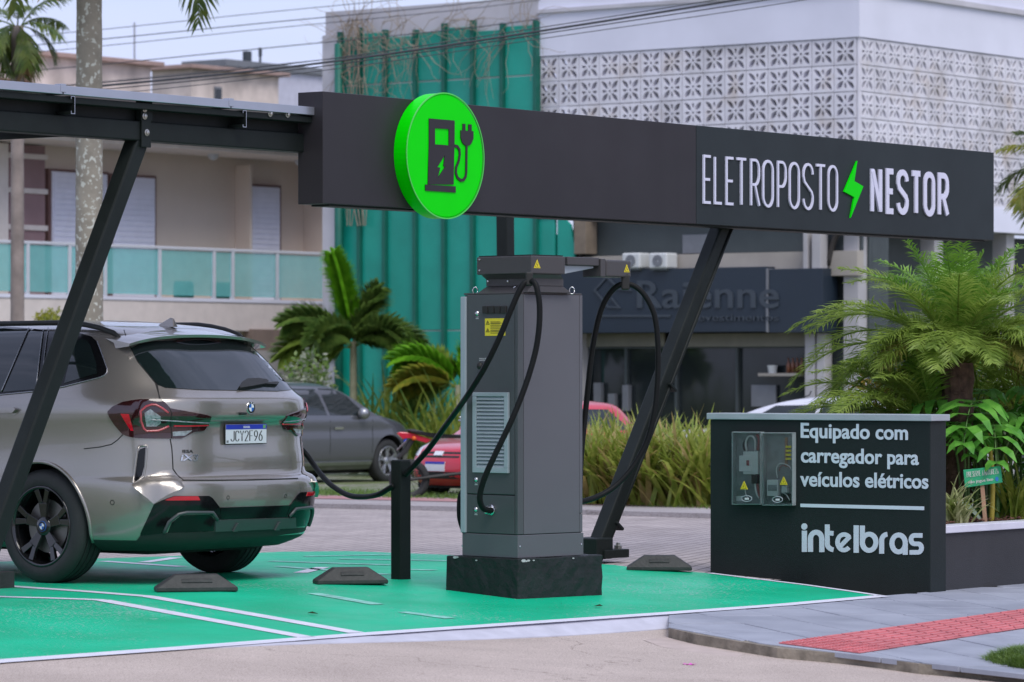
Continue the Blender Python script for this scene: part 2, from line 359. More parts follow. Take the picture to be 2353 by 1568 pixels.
def pavermat():
    m = bpy.data.materials.new('grey_paver'); m.use_nodes = True; t = m.node_tree; k = t.links.new; b = t.nodes['Principled BSDF']; b.inputs['Roughness'].default_value = .6
    tcn = t.nodes.new('ShaderNodeTexCoord'); no = t.nodes.new('ShaderNodeTexNoise'); no.inputs['Scale'].default_value = 2.2; no.inputs['Detail'].default_value = 9; k(tcn.outputs['Object'], no.inputs['Vector'])
    rp = t.nodes.new('ShaderNodeValToRGB'); e = rp.color_ramp.elements; e[0].position = .3; e[1].position = .7; e[0].color = (.235, .25, .30, 1); e[1].color = (.35, .37, .43, 1); k(no.outputs[0], rp.inputs[0]); k(rp.outputs[0], b.inputs['Base Color'])
    mpn = t.nodes.new('ShaderNodeMapping'); mpn.inputs['Rotation'].default_value = (0, 0, .5); mpn.inputs['Scale'].default_value = (5, 55, 5); k(tcn.outputs['Object'], mpn.inputs[0])
    n2 = t.nodes.new('ShaderNodeTexNoise'); n2.inputs['Scale'].default_value = 1; n2.inputs['Detail'].default_value = 4; k(mpn.outputs[0], n2.inputs['Vector'])
    bp = t.nodes.new('ShaderNodeBump'); bp.inputs['Strength'].default_value = .5; bp.inputs['Distance'].default_value = .008; k(n2.outputs[0], bp.inputs['Height']); k(bp.outputs[0], b.inputs['Normal'])
    MATS['grey_paver'] = m; return m

M_conc = concmat('road_concrete', (.44, .37, .325), (.57, .485, .43))
M_conc2 = concmat('walk_concrete', (.34, .31, .31), (.44, .41, .42), .3)
M_white = mat('white_road_paint', (.66, .66, .74), .6, var=.07, vs=9, bump=.25, bs=90)
M_kerbw = mat('white_kerb_paint', (.50, .50, .57), .6, var=.10, vs=6, bump=.25, bs=60)
M_pad = padmat()
M_street = brickmat('street_pavers', (.42, .365, .35), (.50, .435, .42), (.17, .15, .14), .21, .105, .008, rot=TH + .35, bump=.9)
M_cobble = brickmat('grassy_cobbles', (.30, .28, .25), (.38, .35, .30), (.10, .13, .04), .24, .2, .04, rot=TH + .5, bump=.8, grass=(.115, .15, .045))
M_redwalk = mat('red_walk_paint', (.40, .20, .20), .75, var=.14, vs=3, bump=.2)
M_earth = mat('bark_mulch', (.10, .055, .04), .9, var=.5, vs=25, bump=.8, bs=45)

# one sheet to the horizon: follows the ramp near the bay, falls gently behind
us = [-700, -200, -60, -20, 0, 8, 16, 24, 32, 45, 70, 150, 700]
mb = MB(); xs = [-900, -300, -90, -40, -20, -10, -5, 0, 5, 10, 20, 40, 90, 300, 900]; ys = [-300, -60, -10, 5, 10, 15, 20, 25, 30, 37.5, 45, 55, 70, 110, 300, 1500]
for y in ys:
    for x in xs: mb.v.append(V((x, y, gz(x, y) - .17)) if y < 31 else V((x, y, gz(x, y) - .03)))
for j in range(len(ys) - 1):
    for i in range(len(xs) - 1): a = j * len(xs) + i; mb.f.append((a, a + 1, a + 1 + len(xs), a + len(xs)))
g = mb.build('ground', M_cobble); g['kind'] = 'structure'

# concrete road in front: on the ramp, stepping down against the pad on the right half
def wedge(u):
    t = max(0, min(1, (u - 15.2) / 3.2)); return .062 * t * t * (3 - 2 * t)
mb = MB(); UU = [-60, -20, 0, 6, 10, 13] + [14 + .4 * i for i in range(22)] + [24, 28, 40, 80]; NN = [-60, -20, 0, 5, 9, 10, 11, 12, 13, 13.6, 14.2]
for n in NN:
    for u in UU:
        p = un(u, n); mb.v.append(V((p.x, p.y, gz(p.x, p.y) - .002 - wedge(u))))
for j in range(len(NN) - 1):
    for i in range(len(UU) - 1): a = j * len(UU) + i; mb.f.append((a, a + 1, a + 1 + len(UU), a + len(UU)))
o = mb.build('road', M_conc, smooth=True); o['kind'] = 'structure'

# street of concrete pavers behind the bay
sheet('street', [gr(-500, 1345), gr(2900, 1345), gr(2900, 1243), gr(-500, 1136.5)], -.012, M_street)
# green charging bay
EDGE = [(-120, 1531), (0, 1520), (400, 1491), (830, 1458), (1250, 1429), (1540, 1409), (1800, 1390), (2024, 1373)]
FAR = [(1985, 1365), (1900, 1352), (1780, 1338), (1628, 1318), (1440, 1303), (1392, 1298), (1200, 1286), (1000, 1274.5), (800, 1267.5), (640, 1269), (500, 1276), (230, 1284), (-160, 1297)]
pad = sheet('parking_pad', [gr(*p) for p in EDGE + FAR], .002, M_pad, thick=.10)
def line(pts, w0, w1=None, dz=.0052, name='painted_line', m=M_white, par=pad):
    """painted stripe through picture points, widths in metres"""
    p = [gr(*q) for q in pts]; n = len(p); w1 = w1 or w0; A, B = [], []
    for i in range(n):
        t = (p[min(i + 1, n - 1)] - p[max(i - 1, 0)]); t.z = 0; t.normalize(); s = V((-t.y, t.x, 0)); w_ = (w0 + (w1 - w0) * i / (n - 1)) / 2
        A.append(p[i] + s * w_); B.append(p[i] - s * w_)
    return sheet(name, A + B[::-1], dz, m, kind=None, parent=par)
line([(x, y + 1.5) for x, y in EDGE[:-1]] + [(2030, 1371)], .13, .10, name='edge_line')
line([(2030, 1371.5), (1960, 1361), (1850, 1345.5), (1740, 1332), (1630, 1318.5)], .06, name='edge_line')
line([(-30, 1345), (25, 1349), (200, 1361), (345, 1373)], .10); line([(345, 1373), (560, 1410), (820, 1456)], .11)
line([(-60, 1370), (0, 1373), (120, 1376.5), (235, 1381)], .10); line([(235, 1381), (460, 1422), (708, 1467)], .11)
M_faint = mat('worn_white_paint', (.22, .55, .45), .55, var=.35, vs=14, bump=.2)
line([(720, 1365), (800, 1379), (868, 1391)], .10, m=M_faint, name='worn_line'); line([(925, 1408), (980, 1415), (1035, 1423)], .09, m=M_faint, name='worn_line')
for a in ([(235, 1291), (420, 1304)], [(330, 1294), (405, 1283)], [(640, 1303), (890, 1322)], [(690, 1318), (742, 1305)], [(620, 1291), (900, 1300)], [(780, 1286), (1030, 1290)], [(700, 1280), (900, 1276)], [(1000, 1312), (930, 1310)]):
    line(a, .10, m=M_faint if a[0][0] > 600 and a[0][0] != 690 else M_white)
# sloping white-painted kerb face between pad and road
mb = MB(); pe = [gr(*p) for p in [(400, 1493), (620, 1476), (830, 1460), (1040, 1446), (1250, 1431), (1400, 1421), (1545, 1411)]]
for i, p in enumerate(pe):
    q = p - N * (.02 + .16 * min(1, i / 2)); q.z = gz(q.x, q.y) - .0015 - wedge(uof(q)) + .004
    mb.v += [V((p.x, p.y, p.z + .0058)), q, q - UP * .08, V((p.x, p.y, p.z - .08))]
for i in range(len(pe) - 1):
    a = i * 4; b = a + 4; mb.f += [(a, b, b + 1, a + 1), (a + 1, b + 1, b + 2, a + 2)]
o = mb.build('kerb', M_kerbw); o['kind'] = 'structure'

# grey sidewalk of slanted pavers on the right, with its red tactile band
M_pav = pavermat(); M_tact = mat('red_tactile', (.55, .16, .17), .65, var=.16, vs=7, bump=.25, bs=80, rnd=.07)
M_edge = mat('rough_concrete_edge', (.22, .19, .15), .9, var=.35, vs=12, bump=.8, bs=30)
WALK = [gr(*p) for p in [(1536, 1441), (1537, 1411), (2800, 1304), (2800, 1606), (2290, 1537), (2111, 1523), (1970, 1503), (1786, 1487), (1600, 1456)]]
walk = sheet('sidewalk', WALK, -.006, M_edge, thick=.09)
def clip(poly, conv):
    c = sum((V((p[0], p[1])) for p in conv), V((0, 0))) / len(conv); out = [V((p[0], p[1])) for p in poly]
    for i in range(len(conv)):
        a = V((conv[i][0], conv[i][1])); b = V((conv[(i + 1) % len(conv)][0], conv[(i + 1) % len(conv)][1])); nn = V((-(b - a).y, (b - a).x))
        if nn.dot(c - a) < 0: nn = -nn
        res = []
        for j in range(len(out)):
            p, q = out[j], out[(j + 1) % len(out)]; dp, dq = nn.dot(p - a), nn.dot(q - a)
            if dp >= 0: res.append(p)
            if dp * dq < 0: res.append(p + (q - p) * (dp / (dp - dq)))
        out = res
        if len(out) < 3: return []
    return out
CONV = [(p.x, p.y) for p in [gr(1536, 1441), gr(1537, 1411), gr(2800, 1304), gr(2800, 1606), gr(2111, 1522), gr(1786, 1486)]]
ang = TH - .5; e1 = V((cos(ang), sin(ang))); e2 = V((-sin(ang), cos(ang))); st = .46
c0 = V((gr(1950, 1450).x, gr(1950, 1450).y)); rr = random.Random(3)
tA = [gr(1788, 1480), gr(2800, 1345)]; tB = [gr(1975, 1503), gr(2800, 1380)]
band = [(p.x, p.y) for p in [gr(1786, 1480), gr(2800, 1338), gr(2800, 1372), gr(1978, 1504)]]
for i in range(-14, 22):
    for j in range(-14, 14):
        b0 = c0 + e1 * (i + .5 * (j % 2) * 0) * st + e2 * j * st
        cell = [b0, b0 + e1 * (st - .012), b0 + e1 * (st - .012) + e2 * (st - .012), b0 + e2 * (st - .012)]
        pl = clip(cell, CONV)
        if len(pl) < 3: continue
        ar = abs(sum(pl[k].x * pl[(k + 1) % len(pl)].y - pl[(k + 1) % len(pl)].x * pl[k].y for k in range(len(pl)))) / 2
        if ar < .01: continue
        cx = sum((p for p in pl), V((0, 0))) / len(pl)
        if (CX + F * cx.x / cx.y) > 2620: continue
        dz = rr.uniform(-.0015, .002)
        m_ = MB().prism([V((p.x, p.y, gz(p.x, p.y) - .03)) for p in pl], (0, 0, .03 + dz)); m_.build('paver', M_pav, walk, bevel=.003, seg=1)
# tactile band: tiles with raised bars, the first row with domes
tb = MB(); ns = 22; La, Lb = gr(1788, 1480), gr(1975, 1503); Ra, Rb = gr(2640, 1363), gr(2640, 1401)
def tp(s, t, dz):
    a = La.lerp(Ra, s); b = Lb.lerp(Rb, s); p = a.lerp(b, t); return V((p.x, p.y, gz(p.x, p.y) + dz))
for i in range(ns):
    s0, s1 = i / ns + .0006, (i + 1) / ns - .0006
    for t0, t1 in ((.004, .497), (.503, .996)):
        m_ = MB(); q = [tp(s0, t0, .003), tp(s1, t0, .003), tp(s1, t1, .003), tp(s0, t1, .003)]; m_.prism(q, (0, 0, .006))
        nb = 4
        for k_ in range(nb):
            ta = t0 + (t1 - t0) * (k_ + .25) / nb; tb_ = t0 + (t1 - t0) * (k_ + .75) / nb
            if i < 2:
                for z in range(5):
                    sa = s0 + (s1 - s0) * (z + .2) / 5; sb = s0 + (s1 - s0) * (z + .7) / 5
                    m_.prism([tp(sa, ta, .009), tp(sb, ta, .009), tp(sb, tb_, .009), tp(sa, tb_, .009)], (0, 0, .006))
            else:
                sa = s0 + (s1 - s0) * .06; sb = s0 + (s1 - s0) * .94
                m_.prism([tp(sa, ta, .009), tp(sb, ta, .009), tp(sb, tb_, .009), tp(sa, tb_, .009)], (0, 0, .005))
        m_.build('tactile_tile', M_tact, walk)
sheet('apron_patch', [gr(1478, 1447), gr(1530, 1440), gr(1590, 1456), gr(1710, 1479), gr(1690, 1487), gr(1600, 1476), gr(1520, 1462)], -.0605, mat('pale_patch', (.46, .38, .34), .85, var=.1, vs=8, bump=.3))
# far sidewalk along the street
sheet('far_sidewalk', [gr(-500, 1138), gr(2900, 1244), gr(2900, 1210), gr(-500, 1114)], .035, M_conc2, thick=.07)
sheet('far_red_strip', [gr(-500, 1126), gr(2900, 1225), gr(2900, 1214), gr(-500, 1117)], .041, M_redwalk)
# wheel stops
M_rub = mat('black_rubber', (.028, .029, .028), .62, var=.25, vs=9, bump=.3, bs=50)
def wheel_stop(pc, L_, rot, label):
    p = gr(*pc); t = thing('wheel_stop', label, 'wheel stop', (p.x, p.y, gz(p.x, p.y) + .004), rot, 'rubber wheel stops on the green bay')
    h, w2, e = .105, .085, .12
    b = MB(); l = L_ / 2
    b.add([(-l, -w2, 0), (l, -w2, 0), (l, w2, 0), (-l, w2, 0), (-l, -w2, .025), (l, -w2, .025), (l, w2, .025), (-l, w2, .025), (-l + e, -w2 * .55, h), (l - e, -w2 * .55, h), (l - e, w2 * .55, h), (-l + e, w2 * .55, h)],
          [(3, 2, 1, 0), (8, 9, 10, 11), (0, 1, 5, 4), (1, 2, 6, 5), (2, 3, 7, 6), (3, 0, 4, 7), (4, 5, 9, 8), (5, 6, 10, 9), (6, 7, 11, 10), (7, 4, 8, 11)])
    b.build('body', M_rub, t, bevel=.008, local=True)
    g_ = MB()
    for sgn in (-1,):
        for zz in (.058,):
            yy = -w2 + (w2 * .45) * (zz - .025) / (h - .025)
            g_.boxo((-l + e * 1.3, yy - .006, zz), (L_ - 2.6 * e, 0, 0), (0, .007, .003), (0, .006, .018))
    g_.build('rib', M_rub, t, local=True); return t
wheel_stop((450, 1360), .50, radians(12), 'black rubber wheel stop behind the beige car, crossed by no line')
wheel_stop((805, 1343), .46, radians(14), 'black rubber wheel stop left of the black bollard')
wheel_stop((1515, 1312), .45, radians(-2), 'black rubber wheel stop between charger plinth and dark lettered wall')
# things lying on the road
M_pink = mat('pink_petal', (.75, .08, .55), .6, var=.2); M_dry = mat('dry_leaf', (.20, .09, .05), .8, var=.3)
p = gr(1583, 1534, -.06); fl = thing('flower', 'small pink fallen flower on the concrete road', 'flower', p)
for k_ in range(6):
    a = k_ * pi / 3 + .2; b = MB(); c, s_ = cos(a), sin(a)
    b.add([(0, 0, .004), (.022 * c - .012 * s_, .022 * s_ + .012 * c, .016), (.045 * c, .045 * s_, .022), (.022 * c + .012 * s_, .022 * s_ - .012 * c, .016)], [(0, 1, 2, 3)]); b.build('petal', M_pink, fl, local=True)
for i, (x, y) in enumerate([(955, 1498), (510, 1523), (720, 1412), (1375, 1395)]):
    p = gr(x, y, .006 if y < 1450 else -.05); a = i * 1.3; b = MB(); c, s_ = cos(a), sin(a)
    b.add([p + V((-.04 * c, -.04 * s_, .004)), p + V((-.012 * s_, .012 * c, .018)), p + V((.045 * c, .045 * s_, .006)), p + V((.015 * s_, -.015 * c, .008))], [(0, 1, 2), (0, 2, 3)])
    o = b.build('dry_leaf', M_dry); tag(o, ['dry brown leaf on the road in front of the bay', 'small dry leaf near the bottom left of the road', 'dry leaf on green paint between the two stripes', 'dry leaf on green paint right below the charger plinth'][i], 'leaf', 'fallen dry leaves')
# ================================================================ solar canopy with its sign
M_blk = mat('black_steel', (.0095, .0130, .0120), .55, spec=.22, var=.18, vs=4, bump=.12, bs=120)
M_alu = mat('aluminium_frame', (.42, .44, .50), .38, metal=.75, var=.06, vs=3)
M_bolt = mat('zinc_bolt', (.45, .44, .40), .35, metal=.9, var=.1)
M_pv = mat('panel_backsheet', (.03, .035, .05), .3, var=.1, vs=3)
NP = 16.07; ZB0, ZB1 = 2.765, 2.884
can = thing('solar_canopy', 'black steel solar canopy on leaning posts over the beige car', 'canopy', un(uof(onN(-70, 1386, NP)), NP, 0))
uL = uof(onN(-420, 100, NP)); uS = uof(onN(684, 300, NP))
MB().unbox(uL, uS + 8.2, NP - .06, NP + .06, ZB0, ZB1).build('main_beam', M_blk, can, bevel=.008)
MB().unbox(uL, uS - .01, NP - .015, NP + .04, ZB1 + .002, 2.985).build('fascia_beam', M_blk, can, bevel=.004)
MB().unbox(uL, uS - .01, NP - .13, NP - .05, 2.952, 2.99).build('edge_rail', M_blk, can, bevel=.004)
def leanpost(pb, pt, name):
    ax = (pt - pb).normalized(); sx = (D - ax * D.dot(ax)).normalized(); b = MB(); sy = N
    e = .052
    b.boxo(pb - sx * e - sy * .055, sx * 2 * e, sy * .11, pt - pb)
    po = b.build('post', M_blk, can, bevel=.012)
    return po, ax, sx
pbL = onN(-72, 1386, NP); pbL.z = 0; ptL = onN(316, 318, NP); ptL.z = ZB0 + .01
leanpost(pbL, ptL, 'l')
pbR = onN(1362, 1288, NP); pbR.z = 0.02; ptR = onN(1656, 520, NP); ptR = pbR + (ptR - pbR) * ((2.7 - pbR.z) / (ptR.z - pbR.z))
poR, axR, sxR = leanpost(pbR, ptR, 'r')
# cable conduits strapped along the right post
for k_, dn in enumerate((-.045, .0, .04)):
    q0 = pbR + sxR * (.075 + .01 * k_) + N * dn + UP * .05; q1 = ptR + sxR * (.075 + .01 * k_) + N * dn
    MB().tube([q0, q0.lerp(q1, .3), q0.lerp(q1, .7), q1], .016, 8).build('conduit', M_blk, can, smooth=True)
for f in (.1, .47):
    q = pbR.lerp(ptR, f); MB().box(q + sxR * .07, .10, .15, .022, sxR, N, axR).build('strap', M_blk, can, bevel=.004)
# post feet: footings, plates, bolts
for (pb, lab) in ((pbL, 'l'), (pbR, 'r')):
    MB().box(pb + V((0, 0, .075)) - D * .0, .20, .22, .15, D, N).build('footing', M_blk, can, bevel=.01)
    if lab == 'l': continue
    MB().box(pb + D * .12 + V((0, 0, .034)), .30, .26, .06, D, N).build('base_plate', M_blk, can, bevel=.006)
    for a in (-.08, .08): MB().lathe([(0, .045), (.016, .045), (.018, .03), (.028, .026), (.028, 0)], pb + D * .2 + N * a + UP * .064, UP, 8).build('bolt', M_bolt, can)
MB().box(gr(4, 1352) + UP * .05, .13, .10, .11, D, N).build('kerb_block', M_rub, can, bevel=.006)
# bracket on top of the left post
q = ptL + UP * .0
MB().box(q + UP * .05 - N * .068, .085, .014, .20, D, N).build('bracket', M_blk, can, bevel=.004)
MB().box(q + D * .005 + UP * .175 - N * .05, .10, .05, .13, D, N).build('bracket', M_blk, can, bevel=.004)
for dz, du in ((.04, 0), (.14, -.02), (.185, -.02)): MB().lathe([(0, .016), (.014, .012), (.016, .006), (.022, .004), (.022, 0)], q + UP * dz + D * du - N * (.0765 if dz < .1 else .077), -N, 8).build('bolt', M_bolt, can)
# purlin ends: C-channels running under the panels
for px in (-230, 172, 566):
    u = uof(onN(px, 240, NP - .14)); b = MB(); z0, z1 = ZB1 + .004, 2.995
    pr = [(0, z0), (0, z1), (-.035, z1), (-.035, z1 - .018), (-.031, z1 - .018), (-.031, z1 - .004), (-.004, z1 - .004), (-.004, z0 + .004), (-.031, z0 + .004), (-.031, z0 + .018), (-.035, z0 + .018), (-.035, z0)]
    b.prism([un(u + a, NP - .14, z) for a, z in pr], N * 2.6); b.build('purlin', M_alu if False else M_blk, can)
    e_ = MB(); e_.prism([un(u + a, NP - .1425, z) for a, z in pr], N * .002); e_.build('purlin_cut_end', M_alu, can)
# panels
pj = [uof(onN(p_, 200, NP - .12)) for p_ in (-640, -249, 137, 523)] + [uS - .004]
for i in range(4):
    u0, u1 = pj[i] + .006, pj[i + 1] - .006; r_ = MB(); z0, z1 = 3.0, 3.052; n0, n1 = NP - .15, NP + 2.1
    r_.unbox(u0, u1, n0, n0 + .035, z0, z1).unbox(u0, u1, n1 - .035, n1, z0, z1).unbox(u0, u0 + .035, n0 + .036, n1 - .036, z0, z1).unbox(u1 - .035, u1, n0 + .036, n1 - .036, z0, z1)
    fr = r_.build('panel_frame', M_alu, can, bevel=.002, seg=1)
    MB().unbox(u0 + .036, u1 - .036, n0 + .036, n1 - .036, z0 + .02, z1 - .006).build('solar_panel', M_pv, fr)
    if i < 3: MB().unbox(pj[i + 1] - .022, pj[i + 1] + .022, n0 - .004, n0 + .05, z0 + .012, z1 + .01).build('clamp', M_alu, can, bevel=.002)
for px in (620, 660): MB().lathe([(0, .02), (.012, .016), (.012, .006), (.02, .005), (.02, 0)], onN(px, 262 + (px - 620) * .05, NP - .131), -N, 8).build('bolt', M_bolt, can)
# second row of posts behind the sign
pb2 = onN(1168, 800, 21.0); pb2.z = 0; pt2 = onN(1160, 505, 21.0)
b = MB(); b.boxo(pb2 - D * .06 - N * .06, D * .12, N * .12, pt2 + UP * .35 - pb2); b.build('rear_post', M_blk, can, bevel=.01)

# ---------------------------------------------------------------- the sign box
NS = 15.85
M_sign = mat('dark_sign_face', (.027, .0235, .0275), .5, spec=.3, var=.10, vs=1.5, bump=.05, bs=200)
M_sign2 = mat('dark_sign_face_right', (.016, .0225, .025), .5, spec=.3, var=.10, vs=1.5, bump=.05, bs=200)
M_lw = mat('white_acrylic', (.66, .66, .80), .35, var=.02)
M_lg = mat('green_acrylic', (.0, .70, .0), .4, var=.02, spec=.12)
a0 = onN(742, 210, NS); a1 = onN(742, 468, NS); u0 = uof(a0); ztop, zbot = a0.z, a1.z
u1 = uof(onN(2284, 450, NS)); us_ = uof(onN(1600, 400, NS))
sg = thing('fascia_sign', 'long dark charging station sign with white lettering and round green badge', 'sign', un((u0 + u1) / 2, NS, zbot))
MB().unbox(u0, us_ - .002, NS, NS + .21, zbot, ztop).build('left_panel', M_sign, sg, bevel=.004)
MB().unbox(us_ + .002, u1, NS, NS + .21, zbot, ztop).build('right_panel', M_sign2, sg, bevel=.004)
MB().unbox(u0 + .1, u1 - .1, NS + .03, NS + .18, zbot - .012, zbot - .001).build('bottom_tray', M_blk, sg)
def Z6(x, y): return (1206.5 + x * .4873, y * .4873)
def sgn_letters(txt, xs, top, bot, w, m):
    zt = onN(*Z6(xs[0][0], top), NS).z; zb = onN(*Z6(xs[0][0], bot), NS).z
    for ch, (xa, xb) in zip(txt, xs):
        ua = uof(onN(*Z6(xa, 800), NS)) + w / 2; ub = uof(onN(*Z6(xb, 800), NS)) - w / 2; hh = zt - zb - w
        ln = [[(ua + p[0] * (ub - ua), zb + w / 2 + p[1] * hh) for p in st_] for st_ in GL[ch]]
        strokes(ln, w, lambda x, y: un(x, NS - .001, y), -N * .012).build('letter', m, sg)
sgn_letters('ELETROPOSTO', [(835, 873), (887, 925), (942, 980), (990, 1040), (1058, 1102), (1115, 1167), (1185, 1228), (1240, 1290), (1305, 1355), (1365, 1412), (1423, 1470)], 730, 961, .020, M_lw)
sgn_letters('NESTOR', [(1625, 1677), (1697, 1738), (1748, 1803), (1813, 1865), (1875, 1928), (1942, 1993)], 788, 1005, .046, M_lw)
bolt = [(1560, 760), (1546, 855), (1588, 880), (1529, 1028), (1546, 931), (1499, 905)]
MB().prism([onN(*Z6(*p), NS - .001) for p in bolt], -N * .014).build('lightning_bolt', M_lg, sg)
# round badge
nf = NS - .105; cc = onN(1023.3, 358.5, nf); Rb_ = 144.0 / F * cc.y
bd = MB().lathe([(0, .105), (Rb_ - .012, .105), (Rb_, .099), (Rb_, .0), (Rb_ - .01, 0)], cc + N * .104, -N, 72).build('round_badge', M_lg, sg)
for p in bd.data.polygons: p.use_smooth = False
MB().lathe([(Rb_ - .004, 0), (Rb_ + .004, 0), (Rb_ + .004, .006), (Rb_ - .004, .006)], cc, -N, 72).build('badge_rim', mat('badge_rim_green', (.08, .62, .08), .3, var=.02), bd)
def Z5(x, y): return (689.4 + x * .3664, y * .3664)
def ic(pts, dn=.0015, th=.005): return [onN(*Z5(*p), nf - dn) for p in pts]
M_ic = M_sign
b = MB(); q = lambda pts: b.prism(ic(pts), -N * .006)
q([(806, 744), (966, 757), (966, 813), (806, 803)]); q([(806, 803.5), (843, 805.5), (843, 905.5), (806, 903)]); q([(930, 811), (966, 813.5), (965, 915), (930, 912)])
# body below the window, split round the lightning hole
B_ = [(905, 973), (896, 1043), (908, 1046), (860, 1118), (876, 1053), (858, 1049)]
q([(806, 903.5), (965, 915.5), (963, 973), (905, 973), (860, 973), (804, 973)])
q([(804, 973), (905, 973), (858, 1049), (876, 1053), (860, 1118), (860, 1158), (799, 1158)])
q([(905, 973), (963, 973), (960, 1158), (860, 1158), (860, 1118), (908, 1046), (896, 1043)])
q([(783, 1158), (973, 1170), (973, 1209), (783, 1197)])
b.build('pump_icon', M_ic, bd)
pr = [(966, 915), (985, 920), (997, 940), (999, 970), (993, 1010), (977, 1050), (975, 1085), (985, 1115), (1005, 1132), (1022, 1130), (1036, 1110), (1040, 1080), (1042, 900)]
hp = [onN(*Z5(*p), nf - .0015) for p in pr]; hl = [[(uof(p), p.z) for p in hp]]
strokes(hl, .019, lambda x, y: un(x, nf - .0015, y), -N * .0065).build('hose_icon', M_ic, bd)
b = MB(); b.prism(ic([(1004, 818), (1083, 824), (1083, 870), (1071, 900), (1058, 914), (1030, 912), (1014, 896), (1004, 865)]), -N * .0075)
b.prism(ic([(1017, 777), (1034, 778.5), (1034, 820), (1017, 818.5)]), -N * .0062); b.prism(ic([(1053, 780.5), (1073, 782), (1073, 823), (1053, 821.5)]), -N * .0062); b.build('plug_icon', M_ic, bd)
# ================================================================ fast charger, bollard, cables
a_ = V((cos(radians(45)), sin(radians(45)), 0)); b_ = V((-a_.y, a_.x, 0))
def onP(px, py, p0, nrm):
    d = V(((px - CX) / F, 1, -(py - HY) / F)); o = V((0, 0, H)); t = (p0 - o).dot(nrm) / d.dot(nrm); return o + d * t
def wid(c, ax, px):                       # length along ax from c until picture column px
    r = (px - CX) / F; return (r * c.y - c.x) / (ax.x - r * ax.y)
M_plinth = mat('black_painted_concrete', (.011, .0135, .0135), .55, spec=.35, var=.35, vs=7, bump=.9, bs=22)
M_cab = mat('charger_grey', (.092, .093, .103), .42, var=.05, vs=2.0, bump=.16, bs=420)
M_cabd = mat('charger_door_grey', (.058, .066, .068), .42, var=.05, vs=2.0, bump=.16, bs=420)
M_head = mat('charger_head_grey', (.05, .047, .047), .45, var=.05, vs=2, bump=.14, bs=420)
M_trim = mat('light_side_trim', (.30, .35, .38), .4, var=.04)
M_vent = mat('vent_aluminium', (.33, .39, .41), .38, var=.05, metal=.2)
M_gap = mat('seam_black', (.008, .009, .010), .7, var=.1)
M_chr = mat('chrome', (.62, .62, .62), .15, metal=1, var=.05)
M_yel = mat('warning_yellow', (.72, .60, .02), .45, var=.04)
M_ink = mat('print_black', (.012, .012, .010), .6, var=.1)
M_cable = mat('black_cable', (.008, .009, .009), .5, spec=.13, var=.1, vs=10)
M_lab = mat('print_pale', (.45, .48, .48), .5, var=.05)
C = gr(1190, 1378); wa, wb = wid(C, a_, 1385), wid(C, b_, 1025)
zp = onP(1188, 1284, C, V((0, 1, 0))).z
ch = thing('ev_charger', 'grey fast charging cabinet with looping black cables on a black plinth', 'charger', (C + a_ * wa / 2 + b_ * wb / 2) * 1.0)
# plinth: rough edges, sunk into the sloping ground
bm = bmesh.new(); n1, n2, n3 = 14, 12, 5; vd = {}; rr = random.Random(5)
mb = MB()
def pl(i, j, k):
    p = C + a_ * (wa * i / n1) + b_ * (wb * j / n2); z = -.16 + (zp + .16) * k / n3
    e = .004; return V((p.x + rr.uniform(-e, e), p.y + rr.uniform(-e, e), z + (rr.uniform(-e, e * .5) if k == n3 else 0)))
ids = {}
for i in range(n1 + 1):
    for j in range(n2 + 1):
        for k in range(n3 + 1):
            if i in (0, n1) or j in (0, n2) or k in (0, n3): ids[i, j, k] = len(mb.v); mb.v.append(pl(i, j, k))
for i in range(n1):
    for j in range(n2):
        for k in (0, n3): mb.f.append((ids[i, j, k], ids[i + 1, j, k], ids[i + 1, j + 1, k], ids[i, j + 1, k]))
for i in range(n1):
    for k in range(n3):
        for j in (0, n2): mb.f.append((ids[i, j, k], ids[i + 1, j, k], ids[i + 1, j, k + 1], ids[i, j, k + 1]))
for j in range(n2):
    for k in range(n3):
        for i in (0, n1): mb.f.append((ids[i, j, k], ids[i, j + 1, k], ids[i, j + 1, k + 1], ids[i, j, k + 1]))
plo = mb.build('plinth', M_plinth, ch, bevel=.008)
M_chip = mat('chipped_concrete', (.42, .42, .42), .85, var=.2)
for i, (x, y, r_) in enumerate([(1202, 1289, .014), (1208, 1290, .008), (1213, 1288.5, .009), (1225, 1288, .006), (1096, 1288, .006), (1052, 1280.5, .008), (1047, 1281, .012), (1316, 1283, .006)]):
    on = b_ if x > 1188 else a_; p = onP(x, y, C, on); s_ = a_ if x > 1188 else b_
    MB().prism([p + s_ * r_ * cos(t) * 1.6 + UP * r_ * .7 * sin(t * 1.0) * (1 + .3 * sin(3 * t)) - on * .0045 for t in [k * pi / 3 for k in range(6)]], -on * .002).build('chip', M_chip, plo)
# cabinet
c2 = C + (a_ + b_) * .024; c2.z = zp - .002; ca, cb = wid(c2, a_, 1339), wid(c2, b_, 1064)
def cz(y): return onP(1188, y, c2, V((0, 1, 0))).z
zs, zt = cz(1229), cz(676)
def cbox(i0, i1, j0, j1, z0, z1): return MB().boxo(c2 + a_ * i0 + b_ * j0 + UP * (z0 - c2.z), a_ * (i1 - i0), b_ * (j1 - j0), UP * (z1 - z0))
cbox(-.004, ca + .004, -.004, cb + .004, zp, zs - .004).build('skirt', M_cab, ch, bevel=.004)
cbox(.008, ca - .008, .008, cb - .008, zs - .01, zt - .002).build('carcass', M_gap, ch)
zl = cz(1139)
e = .026
cbox(0, .03, e + .004, cb - .035, zl + .003, zt).build('upper_door', M_cabd, ch, bevel=.004)
cbox(0, .03, e + .004, cb - .035, zs, zl - .003).build('lower_door', M_cabd, ch, bevel=.004)
cbox(-.001, .05, -.001, e, zs, zt).build('corner_post', M_cabd, ch, bevel=.004)
cbox(.053, ca - .030, 0, .03, zs, zt).build('side_panel', M_cab, ch, bevel=.003)
